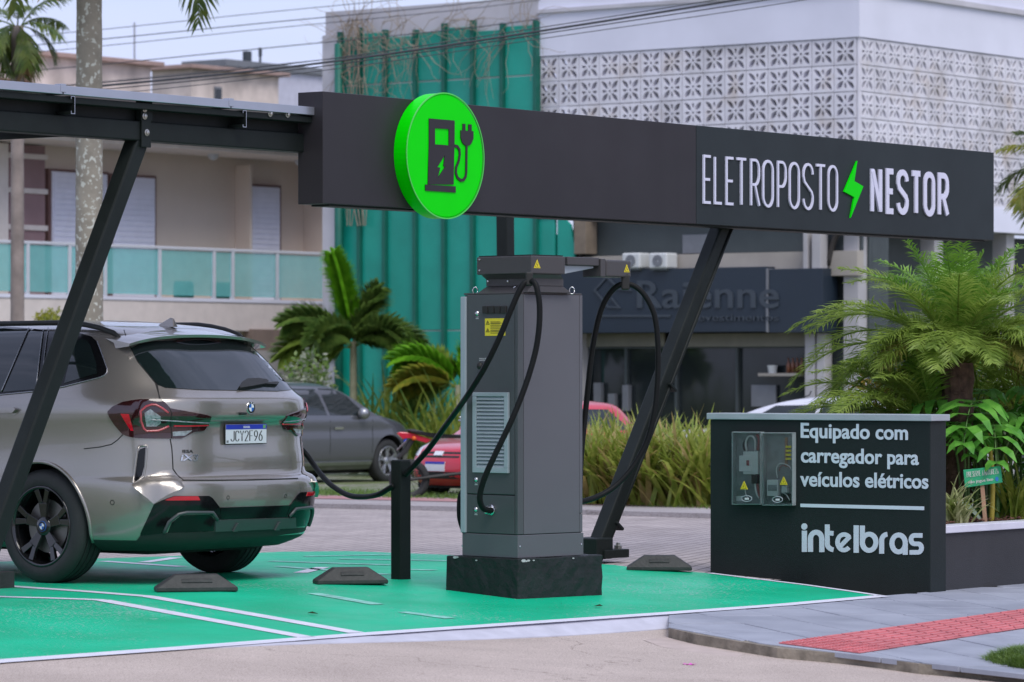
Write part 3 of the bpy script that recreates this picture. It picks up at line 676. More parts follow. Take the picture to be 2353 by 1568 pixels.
cbox(ca - .027, ca, .001, .03, zs + .12, zt).build('rear_edge', M_cab, ch, bevel=.003); cbox(ca - .027, ca, .001, .03, zs, zs + .115).build('rear_edge', M_cab, ch, bevel=.003)
cbox(-.012, .05, cb - .031, cb + .012, zs, zt - .01).build('side_trim', M_trim, ch, bevel=.004)
cbox(.003, ca - .003, .003, cb - .003, zt + .001, zt + .012).build('roof', M_head, ch, bevel=.003)
ld = lambda px, py: onP(px, py, c2, a_)      # on the left (door) face
def Z2(x, y): return (861.75 + x * .5498, 545.8 + y * .5498)
def dq(x0, y0, x1, y1, th, dn=0.0):          # raised rectangle on the door, picture coords of the charger close-up
    p = ld(*Z2(x0, y1)); q = ld(*Z2(x1, y0)); w_ = (q - p).dot(-b_); h_ = q.z - p.z; return MB().boxo(p - a_ * dn, -b_ * w_, -a_ * th, UP * h_)
for i in range(4): dq(454 + i * 25.5, 287, 476 + i * 25.5, 318, .014).build('latch', M_ink, ch, bevel=.003)
for (x, y) in ((427, 318), (423, 1012), (422, 1137)):
    k_ = MB().lathe([(0, .012), (.009, .012), (.011, .008), (.016, .006), (.016, 0)], ld(*Z2(x, y)), -a_, 16).build('lock', M_chr, ch, smooth=True)
    p = ld(*Z2(x, y + 17)); strokes([[(.014 * cos(t), .010 * sin(t)) for t in [radians(210 + 12 * i) for i in range(11)]]], .0022, lambda X_, Y_: p - b_ * X_ + UP * (Y_ + .012) - a_ * .0005, -a_ * .0012).build('arrow_mark', M_lab, k_)
    text_on('ABRIR', lambda tx, ty: p - b_ * (-.014 + .028 * tx) + UP * (-.010 + .009 * ty) - a_ * .0005, -a_ * .001, .01, 'caption', M_lab, k_)
yl = dq(460, 338, 545, 412, .002).build('warning_label', M_yel, ch, bevel=.001)
def lab(pts, th=.0015, dn=.0022, nm='print', par=yl):
    return MB().prism([ld(*Z2(*p)) - a_ * dn for p in pts], -a_ * th).build(nm, M_ink, par)
for cy in (357, 389):
    p = [ld(*Z2(*q)) for q in ((472, cy - 8), (465, cy + 6), (479, cy + 6))]; l2 = [[((x - p[0]).dot(-b_), x.z) for x in p + [p[0]]]]
    o0 = p[0]; strokes(l2, .0028, lambda X_, Y_: V((o0 - b_ * X_ - a_ * .0024).to_tuple()[:2] + (Y_,)), -a_ * .001).build('warning_sign', M_ink, yl)
    lab([(471, cy - 2), (473, cy - 2), (473, cy + 4), (471, cy + 4)])
for j, y in enumerate((352, 357, 361, 368, 374, 381, 388, 392, 399)): lab([(484, y), (484 + (48 if j % 2 else 40), y), (484 + (48 if j % 2 else 40), y + 1.6), (484, y + 1.6)])
pe_ = ld(*Z2(436, 512))
for i, tx_ in enumerate(('PARADA DE', 'EMERGÊNCIA')): text_on(tx_, lambda tx, ty: pe_ - b_ * (.062 * tx) + UP * (.004 - .011 * i + .008 * ty) - a_ * .0005, -a_ * .001, .01, 'caption', M_lab, ch)
MB().lathe([(0, .035), (.014, .033), (.022, .024), (.022, .014), (.013, .012), (.013, 0)], ld(*Z2(447, 537)), -a_, 20).build('stop_button', M_ink, ch, smooth=True)
# louvred vent: frame and single slats
fr = MB()
for r_ in ((415, 648, 563, 664), (415, 964, 563, 982), (415, 664.5, 431, 963.5), (547, 664.5, 563, 963.5)):
    p = ld(*Z2(r_[0], r_[3])); q = ld(*Z2(r_[2], r_[1])); fr.boxo(p, -b_ * (q - p).dot(-b_), -a_ * .018, UP * (q.z - p.z))
vf = fr.build('vent_frame', M_vent, ch, bevel=.002)
dq(431, 664, 547, 964, .002).build('vent_back', M_gap, vf)
p0 = ld(*Z2(432, 664)); q0 = ld(*Z2(546, 964)); w_ = (q0 - p0).dot(-b_); ns = 19; dh = (p0.z - q0.z) / ns; sm = None
for i in range(ns):
    z = q0.z + dh * i
    b = MB(); s0 = V((p0.x, p0.y, z)) - a_ * .003
    b.prism([s0 - a_ * .013 + UP * (.02 * dh), s0 - a_ * .013 + UP * (dh * .16), s0 - a_ * .002 + UP * (dh * .93), s0 - a_ * .001 + UP * (dh * .80)], -b_ * w_); b.build('slat', M_vent, vf)
# cable gland
pg = ld(*Z2(486, 1139)); MB().lathe([(0, .0), (.030, 0), (.034, .006), (.030, .010), (.027, .012), (.030, .020), (.028, .028), (.024, .030), (.027, .036), (.024, .046), (.018, .05), (0, .05)], pg, -a_, 20).build('cable_gland', M_chr, ch)
for px, py in ((1193, 1256), (1334, 1251), (1064, 1254)):
    on = b_ if px > 1188 else a_; MB().lathe([(0, .006), (.006, .005), (.006, 0)], onP(px, py, c2, on) - on * .003, -on, 10).build('screw', M_chr, ch)
# lifting eyes
for px, py, Y in ((1314, 668, 24.25), (1185, 660, 24.1), (1092, 672, 24.3)):
    p = at(px, py, Y); p.z = zt + .028; MB().tube([p + V((.016 * cos(t), 0, .022 * sin(t))) for t in [k * 2 * pi / 12 for k in range(13)]], .004, 6).build('lifting_eye', M_chr, ch, smooth=True)
# neck, flare and cable arms on top
def foot(pc, pl_, pr_, Y):
    c = V(((pc - CX) / F * Y, Y, 0)); return c, wid(c, a_, pr_), wid(c, b_, pl_)
def ring(c, la, lb, z): return [V((q.x, q.y, z)) for q in (c, c + a_ * la, c + a_ * la + b_ * lb, c + b_ * lb)]
def hz(y, Y=23.98): return H - (y - HY) / F * Y
cN, nA, nB = foot(1222, 1117, 1295, 24.00); cB, bA, bB = foot(1212, 1097, 1314, 23.97); cS, sA, sB = foot(1221, 1095, 1299, 23.93)
r0 = ring(cB, bA, bB, zt + .012); r1 = ring(cN, nA, nB, hz(657)); r2 = ring(cN, nA, nB, hz(640)); r3 = ring(cS + (a_ + b_) * .02, sA - .04, sB - .04, hz(630))
def loft(rs):
    m = MB(); n = len(rs[0])
    for r_ in rs: m.v += r_
    for k in range(len(rs) - 1):
        for i in range(n): m.f.append((k * n + i, k * n + (i + 1) % n, (k + 1) * n + (i + 1) % n, (k + 1) * n + i))
    m.f += [tuple(range(n))[::-1], tuple((len(rs) - 1) * n + i for i in range(n))]; return m
loft([r0, r1]).build('neck_flare', M_head, ch, bevel=.003); loft([[p + UP * .001 for p in r1], r2, r3]).build('neck', M_head, ch, bevel=.003)
MB().prism(ring(cS, sA, sB, hz(629.5)), UP * (hz(588) - hz(629.5))).build('cable_arm', M_head, ch, bevel=.007)
MB().prism(ring(cS + (a_ + b_) * .01, sA - .02, sB - .02, hz(588) + .001), UP * .006).build('arm_lid', M_gap, ch)
for px, py in ((1103, 597), (1103, 622), (1122, 647), (1168, 647)): MB().lathe([(0, .006), (.007, .005), (.007, 0)], onP(px, py, cS if py < 630 else cN, a_) - a_ * .0, -a_, 10).build('screw', M_chr, ch)
def tri(p, s_, sd, on, par):               # warning triangle
    w_ = MB().prism([p + UP * s_ * .62, p - sd * s_ * .5 - UP * s_ * .3, p + sd * s_ * .5 - UP * s_ * .3], -on * .002).build('warning_triangle', M_yel, par)
    MB().prism([p + UP * s_ * .42 - on * .0022, p - sd * s_ * .34 - UP * s_ * .2 - on * .0022, p + sd * s_ * .34 - UP * s_ * .2 - on * .0022], -on * .001).build('border', M_ink, w_)
    MB().prism([p + UP * s_ * .34 - on * .0034, p - sd * s_ * .27 - UP * s_ * .165 - on * .0034, p + sd * s_ * .27 - UP * s_ * .165 - on * .0034], -on * .001).build('inner', M_yel, w_)
    MB().prism([p + UP * s_ * .2 + sd * s_ * .03 - on * .0046, p - sd * s_ * .07 + UP * s_ * .02 - on * .0046, p + sd * 0 + UP * .0 - on * .0046, p - sd * s_ * .05 - UP * s_ * .14 - on * .0046, p + sd * s_ * .08 + UP * s_ * .04 - on * .0046, p + sd * s_ * .01 + UP * s_ * .06 - on * .0046], -on * .001).build('bolt_mark', M_ink, w_)
tri(onP(1234, 610, cS, b_), .058, a_, b_, ch)
# second arm reaching right over the far side
Y2 = 24.22; sA2 = at(1304, 600, Y2); ar = V((cos(radians(50)), sin(radians(50)), 0)); br = V((-ar.y, ar.x, 0))
l1 = wid(sA2, ar, 1377); l2 = wid(sA2, ar, 1448)
MB().boxo(V((sA2.x, sA2.y, hz(609, Y2))), ar * l1, br * .16, UP * (hz(590, Y2) - hz(609, Y2))).build('cable_arm', M_head, ch, bevel=.005)
g_ = MB(); q0 = V((sA2.x, sA2.y, 0)) - ar * .04; z0, z1 = hz(632, Y2), hz(609.5, Y2)
g_.add([q0 + br * .03 + UP * z0, q0 + br * .12 + UP * z0, q0 + ar * (l1 + .02) + br * .12 + UP * (z1 - .012), q0 + ar * (l1 + .02) + br * .03 + UP * (z1 - .012), q0 + br * .03 + UP * z1, q0 + br * .12 + UP * z1, q0 + ar * (l1 + .02) + br * .12 + UP * z1, q0 + ar * (l1 + .02) + br * .03 + UP * z1], [(3, 2, 1, 0), (4, 5, 6, 7), (0, 1, 5, 4), (1, 2, 6, 5), (2, 3, 7, 6), (3, 0, 4, 7)]); g_.build('arm_gusset', M_trim, ch, bevel=.003)
e0 = V((sA2.x, sA2.y, hz(634, Y2))) + ar * (l1 + .004) - br * .01
MB().boxo(e0, ar * .05, br * .15, UP * (hz(592, Y2) - hz(634, Y2))).build('arm_joint', M_head, ch, bevel=.004)
MB().boxo(e0 + ar * .058, ar * (l2 - l1 - .062), br * .15, UP * (hz(594, Y2) - hz(634, Y2))).build('arm_end', M_head, ch, bevel=.012, seg=3)
tri(onP(1440, 620, e0, br), .055, ar, br, ch)
# cables
def spline(pts, sub=8):
    out = []; P_ = [V(p) for p in pts]; n = len(P_)
    for i in range(n - 1):
        p0, p1, p2, p3 = P_[max(i - 1, 0)], P_[i], P_[i + 1], P_[min(i + 2, n - 1)]
        for k in range(sub):
            t = k / sub; out.append(.5 * ((2 * p1) + (p2 - p0) * t + (2 * p0 - 5 * p1 + 4 * p2 - p3) * t * t + (3 * p1 - p0 - 3 * p2 + p3) * t ** 3))
    return out + [P_[-1]]
def cable(pts, r, name, par, m=M_cable): return MB().tube(spline([at(*p) for p in pts]), r, 10).build(name, m, par, smooth=True)
k1 = at(1216, 641, 23.80); MB().box(k1, .045, .05, .085).build('cable_clamp', M_ink, ch, bevel=.01, seg=3)
cable([(1217, 650, 23.80), (1206, 650, 23.79), (1192, 671, 23.78), (1172, 717, 23.78), (1148, 775, 23.80), (1115, 842, 23.86), (1082, 897, 24.0), (1058, 932, 24.25), (1020, 984, 24.6), (985, 1032, 24.85), (955, 1066, 24.97), (930, 1092, 25.03)], .0185, 'charging_cable', ch)
cable([(1216, 650, 23.80), (1227, 648, 23.77), (1235, 668, 23.75), (1240, 706, 23.74), (1238, 760, 23.74), (1228, 818, 23.74), (1206, 890, 23.72), (1176, 965, 23.70), (1142, 1036, 23.72), (1116, 1092, 23.76), (1104, 1130, 23.80), (1103, 1152, 23.82), (1110, 1168, 23.86), (1122, 1173, 23.92), (1129, 1173, 23.99)], .0185, 'charging_cable', ch)
k2 = at(1437, 649, 24.68); MB().box(k2, .055, .05, .10).build('cable_clamp', M_ink, ch, bevel=.012, seg=3)
cable([(1437, 655, 24.68), (1424, 655, 24.68), (1405, 670, 24.70), (1386, 700, 24.72), (1372, 745, 24.74), (1360, 810, 24.76), (1352, 880, 24.76), (1344, 960, 24.76), (1336, 1040, 24.72), (1332, 1120, 24.66)], .0185, 'charging_cable', ch)
cable([(1437, 655, 24.68), (1452, 655, 24.68), (1474, 670, 24.68), (1493, 698, 24.68), (1506, 735, 24.68), (1512, 800, 24.68), (1511, 870, 24.68), (1504, 945, 24.68), (1486, 1015, 24.68), (1452, 1076, 24.66), (1410, 1120, 24.62), (1370, 1143, 24.56), (1332, 1154, 24.46), (1318, 1154, 24.40)], .0185, 'charging_cable', ch)
cable([(1066, 1126, 24.50), (1058, 1142, 24.50), (1056, 1170, 24.50), (1058, 1196, 24.50), (1068, 1222, 24.50), (1085, 1232, 24.52)], .019, 'charging_cable', ch)
# bollard
p = gr(920, 1333); bl = thing('bollard', 'square black steel bollard holding the cable beside the car', 'bollard', p)
sb = 46.0 / F * p.y / sqrt(2) * 1.02; hB = .78; e1_, e2_ = V((cos(radians(44)), sin(radians(44)), 0)), V((-sin(radians(44)), cos(radians(44)), 0))
MB().boxo(p - UP * .02, e1_ * sb, e2_ * sb, UP * (hB + .012)).build('post', M_blk, bl, bevel=.006)
MB().boxo(p + UP * (hB - .0075) + (e1_ + e2_) * .004, e1_ * (sb - .008), e2_ * (sb - .008), UP * .004).build('cap', M_blk, bl, bevel=.002)
cb_ = cable([(905, 1116, 25.06), (892, 1124, 25.1), (868, 1137, 25.2), (835, 1142, 25.4), (800, 1138, 25.6), (765, 1118, 25.8), (742, 1096, 25.95), (722, 1070, 26.08), (700, 1040, 26.14), (664, 1006, 26.06), (634, 993, 25.92), (622, 990, 25.82)], .0185, 'charging_cable', bl)
# ================================================================ lettered wall and planter
M_wall = mat('dark_wall_paint', (.0095, .0150, .0150), .6, spec=.3, var=.10, vs=2.5, bump=.25, bs=160)
M_cap = mat('grey_coping', (.33, .37, .40), .6, var=.08, vs=4, bump=.2, bs=60)
M_capw = mat('white_coping', (.60, .60, .68), .6, var=.08, vs=4, bump=.2, bs=60)
M_letw = mat('painted_letters', (.56, .63, .70), .55, var=.04, vs=4)
WR, WL = gr(2140, 1362), gr(1630, 1313); UW = (uof(WR) + uof(WL)) / 2; nR, nL = nof(WR), nof(WL); tw = .205
zc = onU(2140, 953, UW).z
wl = thing('lettered_wall', 'dark low wall with painted white lettering and clear meter boxes', 'wall', un(UW + .1, (nR + nL) / 2, -.08))
MB().unbox(UW, UW + tw, nR, nL, -.3, zc - .045).build('wall_body', M_wall, wl, bevel=.006)
MB().unbox(UW - .018, UW + tw + .018, nR - .02, nL + .02, zc - .044, zc).build('coping', M_cap, wl, bevel=.005)
def ZW(x, y): return (1654.6 + x * .2565, 919.2 + y * .2565)
ow = lambda x, y, d=.001: onU(*ZW(x, y), UW) - D * d
for txt, x0, x1, yb0, yb1, cap in (('Equipado com', 725, 1685, 336, 356, 136), ('carregador para', 727, 1782, 557, 580, 136), ('veículos elétricos', 720, 1868, 770, 793, 136)):
    text_on(txt, lambda tx, ty: ow(x0 + (x1 - x0) * tx, yb0 + (yb1 - yb0) * tx - ty * cap), -D * .004, .022, 'text_line', M_letw, wl)
MB().prism([ow(723, 930), ow(1830, 955), ow(1830, 988), ow(723, 960)], -D * .004).build('rule', M_letw, wl)
# round-limbed logotype, letter by letter
def wl_strokes(lines, w_px, nm='letter'):
    s_ = .2565 / F * 26.0
    ln = [[(p[0], -p[1]) for p in l_] for l_ in lines]
    strokes(ln, w_px, lambda x, y: ow(x, -y), -D * .004).build(nm, M_letw, wl)
def ca_(cx, cy, rx, ry, a0, a1, n=16): return [(cx + rx * cos(radians(a)), cy - ry * sin(radians(a))) for a in [a0 + (a1 - a0) * i / n for i in range(n + 1)]]
W_ = 45
wl_strokes([[(758, 1172), (758, 1362)]], W_); MB().prism([ow(*p) for p in ca_(757, 1135, 26, 29, 0, 345, 20)], -D * .004).build('letter_dot', M_letw, wl)
wl_strokes([[(812, 1362), (812, 1250)] + ca_(863, 1248, 51, 62, 180, 0) + [(914, 1364)]], W_)
wl_strokes([[(963, 1116), (963, 1290)] + ca_(1030, 1290, 67, 54, 180, 260), [(985, 1194), (1018, 1196)]], W_ - 3)
wl_strokes([ca_(1112, 1275, 56, 72, 322, 28, 8)[::-1][:0] + [(1165, 1225), (1082, 1310)] + [], ca_(1113, 1276, 58, 70, 35, 318, 22)], W_ - 6)
wl_strokes([[(1222, 1124), (1222, 1370)]], W_)
wl_strokes([[(1277, 1126), (1277, 1300)], ca_(1338, 1276, 61, 73, 180, 540, 28)], W_ - 2)
wl_strokes([[(1450, 1378), (1450, 1265)] + ca_(1505, 1262, 55, 58, 180, 95)], W_ - 2)
wl_strokes([ca_(1602, 1286, 60, 76, 0, 360, 28), [(1662, 1262), (1662, 1388)]], W_ - 2)
wl_strokes([[(1815, 1215), (1745, 1214)] + ca_(1745, 1252, 32, 38, 90, 270, 8) + [(1775, 1290)] + ca_(1775, 1328, 32, 38, 90, -90, 8) + [(1700, 1366)]], W_ - 4)
# meter boxes in clear plastic
M_clear = mat('clear_plastic', (.80, .86, .86), .12, var=.02, trans=1.0, rvar=.03); 
M_mback = mat('meter_back', (.20, .225, .23), .6, var=.25, vs=12)
M_wht = mat('white_plastic', (.58, .60, .60), .45, var=.05); M_cop = mat('copper_cable', (.30, .16, .09), .5, var=.2); M_blu = mat('blue_wire', (.03, .15, .3), .5); M_redw = mat('red_wire', (.30, .08, .08), .5, var=.2)
for bi, (x0, y0, x1, y1) in enumerate(((140, 285, 402, 938), (411, 292, 685, 946))):
    mt = thing('meter_box', ['clear plastic meter box holding a white breaker, left of the pair', 'clear plastic meter box with yellow taped wires, right of the pair'][bi], 'meter box', ow((x0 + x1) / 2, y1), group='meter boxes on the lettered wall')
    c_ = [ow(x0, y1), ow(x1, y1), ow(x1, y0), ow(x0, y0)]
    MB().prism([ow(x0 + 6, y1 - 8, .0015), ow(x1 - 6, y1 - 8, .0015), ow(x1 - 6, y0 + 8, .0015), ow(x0 + 6, y0 + 8, .0015)], -D * .004).build('back_plate', M_mback, mt)
    f_ = MB(); t_ = 13
    for (xa, ya, xb, yb) in ((x0, y0, x1, y0 + t_), (x0, y1 - t_, x1, y1), (x0, y0 + t_, x0 + t_, y1 - t_), (x1 - t_, y0 + t_, x1, y1 - t_)):
        f_.prism([ow(xa, yb, .004), ow(xb, yb, .004), ow(xb, ya, .004), ow(xa, ya, .004)], -D * .045)
    f_.build('frame', mat('box_frame_plastic', (.34, .40, .40), .25, var=.08, alpha=.75), mt, bevel=.003)
    MB().prism([ow(x0 + 3, y1 - 3, .05), ow(x1 - 3, y1 - 3, .05), ow(x1 - 3, y0 + 3, .05), ow(x0 + 3, y0 + 3, .05)], -D * .004).build('cover', M_clear, mt)
    def bk(xa, ya, xb, yb, m_, nm, d0=.006, th=.028): return MB().prism([ow(xa, yb, d0), ow(xb, yb, d0), ow(xb, ya, d0), ow(xa, ya, d0)], -D * th).build(nm, m_, mt, bevel=.002)
    def wr(pts, r_, m_, nm='wire'): return MB().tube(spline([ow(x, y, .02) for x, y in pts], 5), r_, 7).build(nm, m_, mt, smooth=True)
    kx = x0 + 140 if bi == 0 else x0 + 145
    st_ = MB().tube([ow(kx + 46 * cos(t), y1 - 55 + 26 * sin(t), .058) for t in [k * 2 * pi / 20 for k in range(21)]], .003, 6).build('latch_ring', M_cap, mt, smooth=True)
    bk(kx - 18, y1 - 62, kx + 18, y1 - 44, M_wht, 'latch', .054, .006)
    if bi == 0:
        bk(232, 460, 365, 665, M_wht, 'breaker'); bk(200, 498, 312, 640, M_wht, 'breaker_cover', .034, .006); bk(268, 540, 292, 588, M_redw, 'switch', .041, .004)
        wr([(255, 460), (245, 380), (270, 330), (310, 330), (330, 370), (330, 455)], .007, M_wht); wr([(240, 470), (225, 400), (255, 345)], .006, M_ink); wr([(325, 665), (330, 760), (345, 840), (385, 905)], .007, M_wht)
        bk(305, 670, 360, 750, M_ink, 'sleeve'); wr([(350, 750), (362, 820), (375, 890)], .009, M_redw); wr([(345, 310), (365, 360), (355, 450)], .010, M_redw); bk(148, 862, 206, 906, M_wht, 'sticker', .006, .002); wr([(240, 800), (245, 840), (265, 880)], .004, M_wht)
        for k in range(5): bk(238 + k * 26, 452, 252 + k * 26, 462, M_mback, 'terminal', .034, .003)
    else:
        for k in range(4): bk(605, 410 + k * 36, 655, 430 + k * 36, M_yel, 'tape', .012, .014)
        bk(590, 335, 612, 600, M_cop, 'bus_bar', .006, .008); wr([(530, 700), (520, 620), (545, 575), (590, 572), (640, 600), (665, 650)], .004, M_wht); wr([(545, 640), (560, 595), (610, 588), (650, 615)], .003, M_redw)
        bk(445, 715, 545, 860, M_wht, 'meter'); bk(455, 760, 535, 815, M_mback, 'meter_display', .034, .003); wr([(655, 610), (662, 680), (655, 740)], .004, M_blu); bk(575, 770, 625, 830, M_wht, 'connector'); wr([(575, 830), (610, 850), (640, 900)], .004, M_wht); bk(560, 840, 660, 920, M_ink, 'cable_bundle', .006, .014); bk(455, 870, 500, 915, M_mback, 'sticker', .006, .003)
    px_, py_ = (255, 775) if bi == 0 else (610, 735)
    tri(ow(px_, py_, .0545), .062, -N, D, mt)
# planter to the right of the wall
pn0, pn1 = nR + .03, nL - .15; uA, uB = UW + tw + .004, UW + 7.5; zq = onN(2190, 1208, pn0).z
pt_ = thing('planter', 'low dark planter wall with white coping beside the lettered wall', 'planter', un(uA + 2, pn0, -.1))
MB().unbox(uA, uB, pn0, pn0 + .14, -.4, zq - .05).build('front_wall', M_wall if False else mat('charcoal_render', (.026, .026, .029), .65, var=.10, vs=2.5, bump=.3, bs=120), pt_, bevel=.005)
MB().unbox(uA, uB, pn0 - .02, pn0 + .16, zq - .049, zq).build('coping', M_capw, pt_, bevel=.005)
MB().unbox(uA, uB, pn1, pn1 + .14, -.4, zq).build('rear_wall', MATS['charcoal_render'], pt_)
mb = MB(); rr = random.Random(9)
for i in range(31):
    for j in range(13):
        u = uA + (uB - uA) * i / 30; n = pn0 + .142 + (pn1 - pn0 - .144) * j / 12; mb.v.append(un(u, n, zq - .03 + rr.uniform(-.02, .035)))
for i in range(30):
    for j in range(12): a = i * 13 + j; mb.f.append((a, a + 1, a + 14, a + 13))
so_ = mb.build('soil', M_earth, pt_)
mb = MB()
for i in range(420):
    p = un(rr.uniform(uA + .05, uA + 2.2), pn0 + .2 + rr.random() ** 1.6 * 1.2, zq - .005 + rr.random() * .02); a = rr.uniform(0, pi); l_ = rr.uniform(.015, .05); w2 = rr.uniform(.006, .016); dx = V((cos(a), sin(a), rr.uniform(-.3, .3))) * l_; dy = V((-sin(a), cos(a), rr.uniform(-.4, .4))) * w2
    mb.boxo(p, dx, dy, UP * .006)
o = mb.build('bark_chips', mat('bark_chip', (.16, .075, .055), .85, var=.5, vs=30), pt_); o['kind'] = 'stuff'
# ================================================================ cars
def body_mesh(table, xc, xe, flare=(), nr=22, ns=34, nfr=16, lev=46):
    """closed car shell from horizontal plan curves; table rows: z, rear x, half width, rear corner exponent, front x, front exponent"""
    zs = [r[0] for r in table]; out = []
    def smooth(k, t):
        i = min(int(t), len(table) - 2); f = t - i; a, b = table[i][k], table[i + 1][k]
        p, q = table[max(i - 1, 0)][k], table[min(i + 2, len(table) - 1)][k]
        m0 = (b - p) * .5; m1 = (q - a) * .5
        if (b - a) * (a - p) <= 0: m0 = 0
        if (q - b) * (b - a) <= 0: m1 = 0
        f2, f3 = f * f, f ** 3; return (2 * f3 - 3 * f2 + 1) * a + (f3 - 2 * f2 + f) * m0 + (-2 * f3 + 3 * f2) * b + (f3 - f2) * m1
    rings = []
    per = max(1, lev // (len(table) - 1))
    ts = [i + k / per for i in range(len(table) - 1) for k in range(per)] + [len(table) - 1 - 1e-6]
    for t in ts:
        z, xr, w_, p, xf, pf = [smooth(k, t) for k in range(6)]
        half = []
        xcc = max(xc, xr + .25); xee = min(xe, xf - .15); xee = max(xee, xcc + .05)
        for i in range(nr + 1):
            a = pi / 2 * i / nr; half.append((xcc - (xcc - xr) * max(0, cos(a)) ** (2 / p), w_ * max(0, sin(a)) ** (2 / p)))
        for i in range(1, ns): half.append((xcc + (xee - xcc) * i / ns, w_))
        for i in range(nfr + 1):
            a = pi / 2 * (1 - i / nfr); half.append((xee + (xf - xee) * max(0, cos(a)) ** (2 / pf), w_ * max(0, sin(a)) ** (2 / pf)))
        h2 = []
        for x, y in half:
            for (fx, fz, fa, fs) in flare: y += (fa * math.exp(-((x - fx) / fs) ** 2 - ((z - fz) / .22) ** 2)) * min(1, y / .6)
            h2.append((x, y, z))
        rings.append([V(q) for q in h2] + [V((q[0], -q[1], q[2])) for q in h2[-2:0:-1]])
    n = len(rings[0]); mb = MB()
    for r_ in rings: mb.v += r_
    for k in range(len(rings) - 1):
        for i in range(n): mb.f.append((k * n + i, k * n + (i + 1) % n, (k + 1) * n + (i + 1) % n, (k + 1) * n + i))
    mb.f += [tuple(range(n))[::-1], tuple((len(rings) - 1) * n + i for i in range(n))]
    return mb
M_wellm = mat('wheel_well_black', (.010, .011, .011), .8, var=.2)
def cut_arches(mb, mp_, wheels, R_, y0=.55, yw=1.2):
    me = mb.mesh('body'); me.materials.append(mp_)
    bm = bmesh.new(); bm.from_mesh(me); bmesh.ops.remove_doubles(bm, verts=bm.verts, dist=.0004); bmesh.ops.recalc_face_normals(bm, faces=bm.faces); bm.to_mesh(me); bm.free()
    o = bpy.data.objects.new('tmp', me); COL.objects.link(o)
    c = MB()
    for (x, z) in wheels:
        for s_ in (-1, 1): c.lathe([(0, y0), (R_, y0), (R_, yw), (0, yw)], (x, 0, z), (0, s_, 0), 48)
    cm = c.mesh('cut'); cm.materials.append(M_wellm); bm = bmesh.new(); bm.from_mesh(cm); bmesh.ops.remove_doubles(bm, verts=bm.verts, dist=.0005); bmesh.ops.recalc_face_normals(bm, faces=bm.faces); bm.to_mesh(cm); bm.free()
    oc = bpy.data.objects.new('tmpc', cm); COL.objects.link(oc)
    md = o.modifiers.new('b', 'BOOLEAN'); md.operation = 'DIFFERENCE'; md.object = oc; md.solver = 'EXACT'; md.material_mode = 'TRANSFER'
    dg = bpy.context.evaluated_depsgraph_get(); r_ = bpy.data.meshes.new_from_object(o.evaluated_get(dg))
    bpy.data.objects.remove(o); bpy.data.objects.remove(oc)
    return r_
M_tyre = mat('tyre_rubber', (.022, .023, .023), .72, var=.15, vs=8, bump=.2, bs=60)
M_rimb = mat('gloss_black_rim', (.010, .010, .011), .16, var=.1, coat=.5)
M_disc = mat('brake_disc', (.20, .19, .18), .4, metal=.8, var=.2)
M_blue = mat('badge_blue', (.01, .11, .42), .3, var=.05); M_bw = mat('badge_white', (.72, .74, .78), .3, var=.03)
def roundel(c, ax, up, R_, par, ring=None, letters=True):
    ax, up = V(ax).normalized(), V(up); up = (up - ax * up.dot(ax)).normalized(); sd = up.cross(ax)
    b0 = MB().lathe([(0, .002), (R_ * .96, .002), (R_, 0), (R_, -.004)], c, ax, 32).build('badge', ring or M_chr, par)
    MB().lathe([(R_ * .62, .0035), (R_ * .9, .0035), (R_ * .9, .001)], c, ax, 32).build('badge_ring', M_ink, b0)
    for k in range(4):
        pts = [c + ax * .0035] + [c + ax * .0035 + (sd * cos(t) + up * sin(t)) * R_ * .6 for t in [pi / 2 * k + pi / 2 * i / 6 for i in range(7)]]
        MB().prism(pts, ax * .0006).build('badge_quarter', M_blue if k in (1, 3) else M_bw, b0)
    if letters:
        for ch_, an in zip('BMW', (130, 90, 50)):
            t = radians(an); d_ = sd * cos(t) + up * sin(t); tn = sd * sin(t) - up * cos(t); q_ = c + d_ * R_ * .66 + ax * .0037
            text_on(ch_, lambda tx, ty: q_ + tn * (tx - .5) * R_ * .26 + d_ * ty * R_ * .2, ax * .0005, .02, 'badge_letter', M_bw, b0)
    return b0
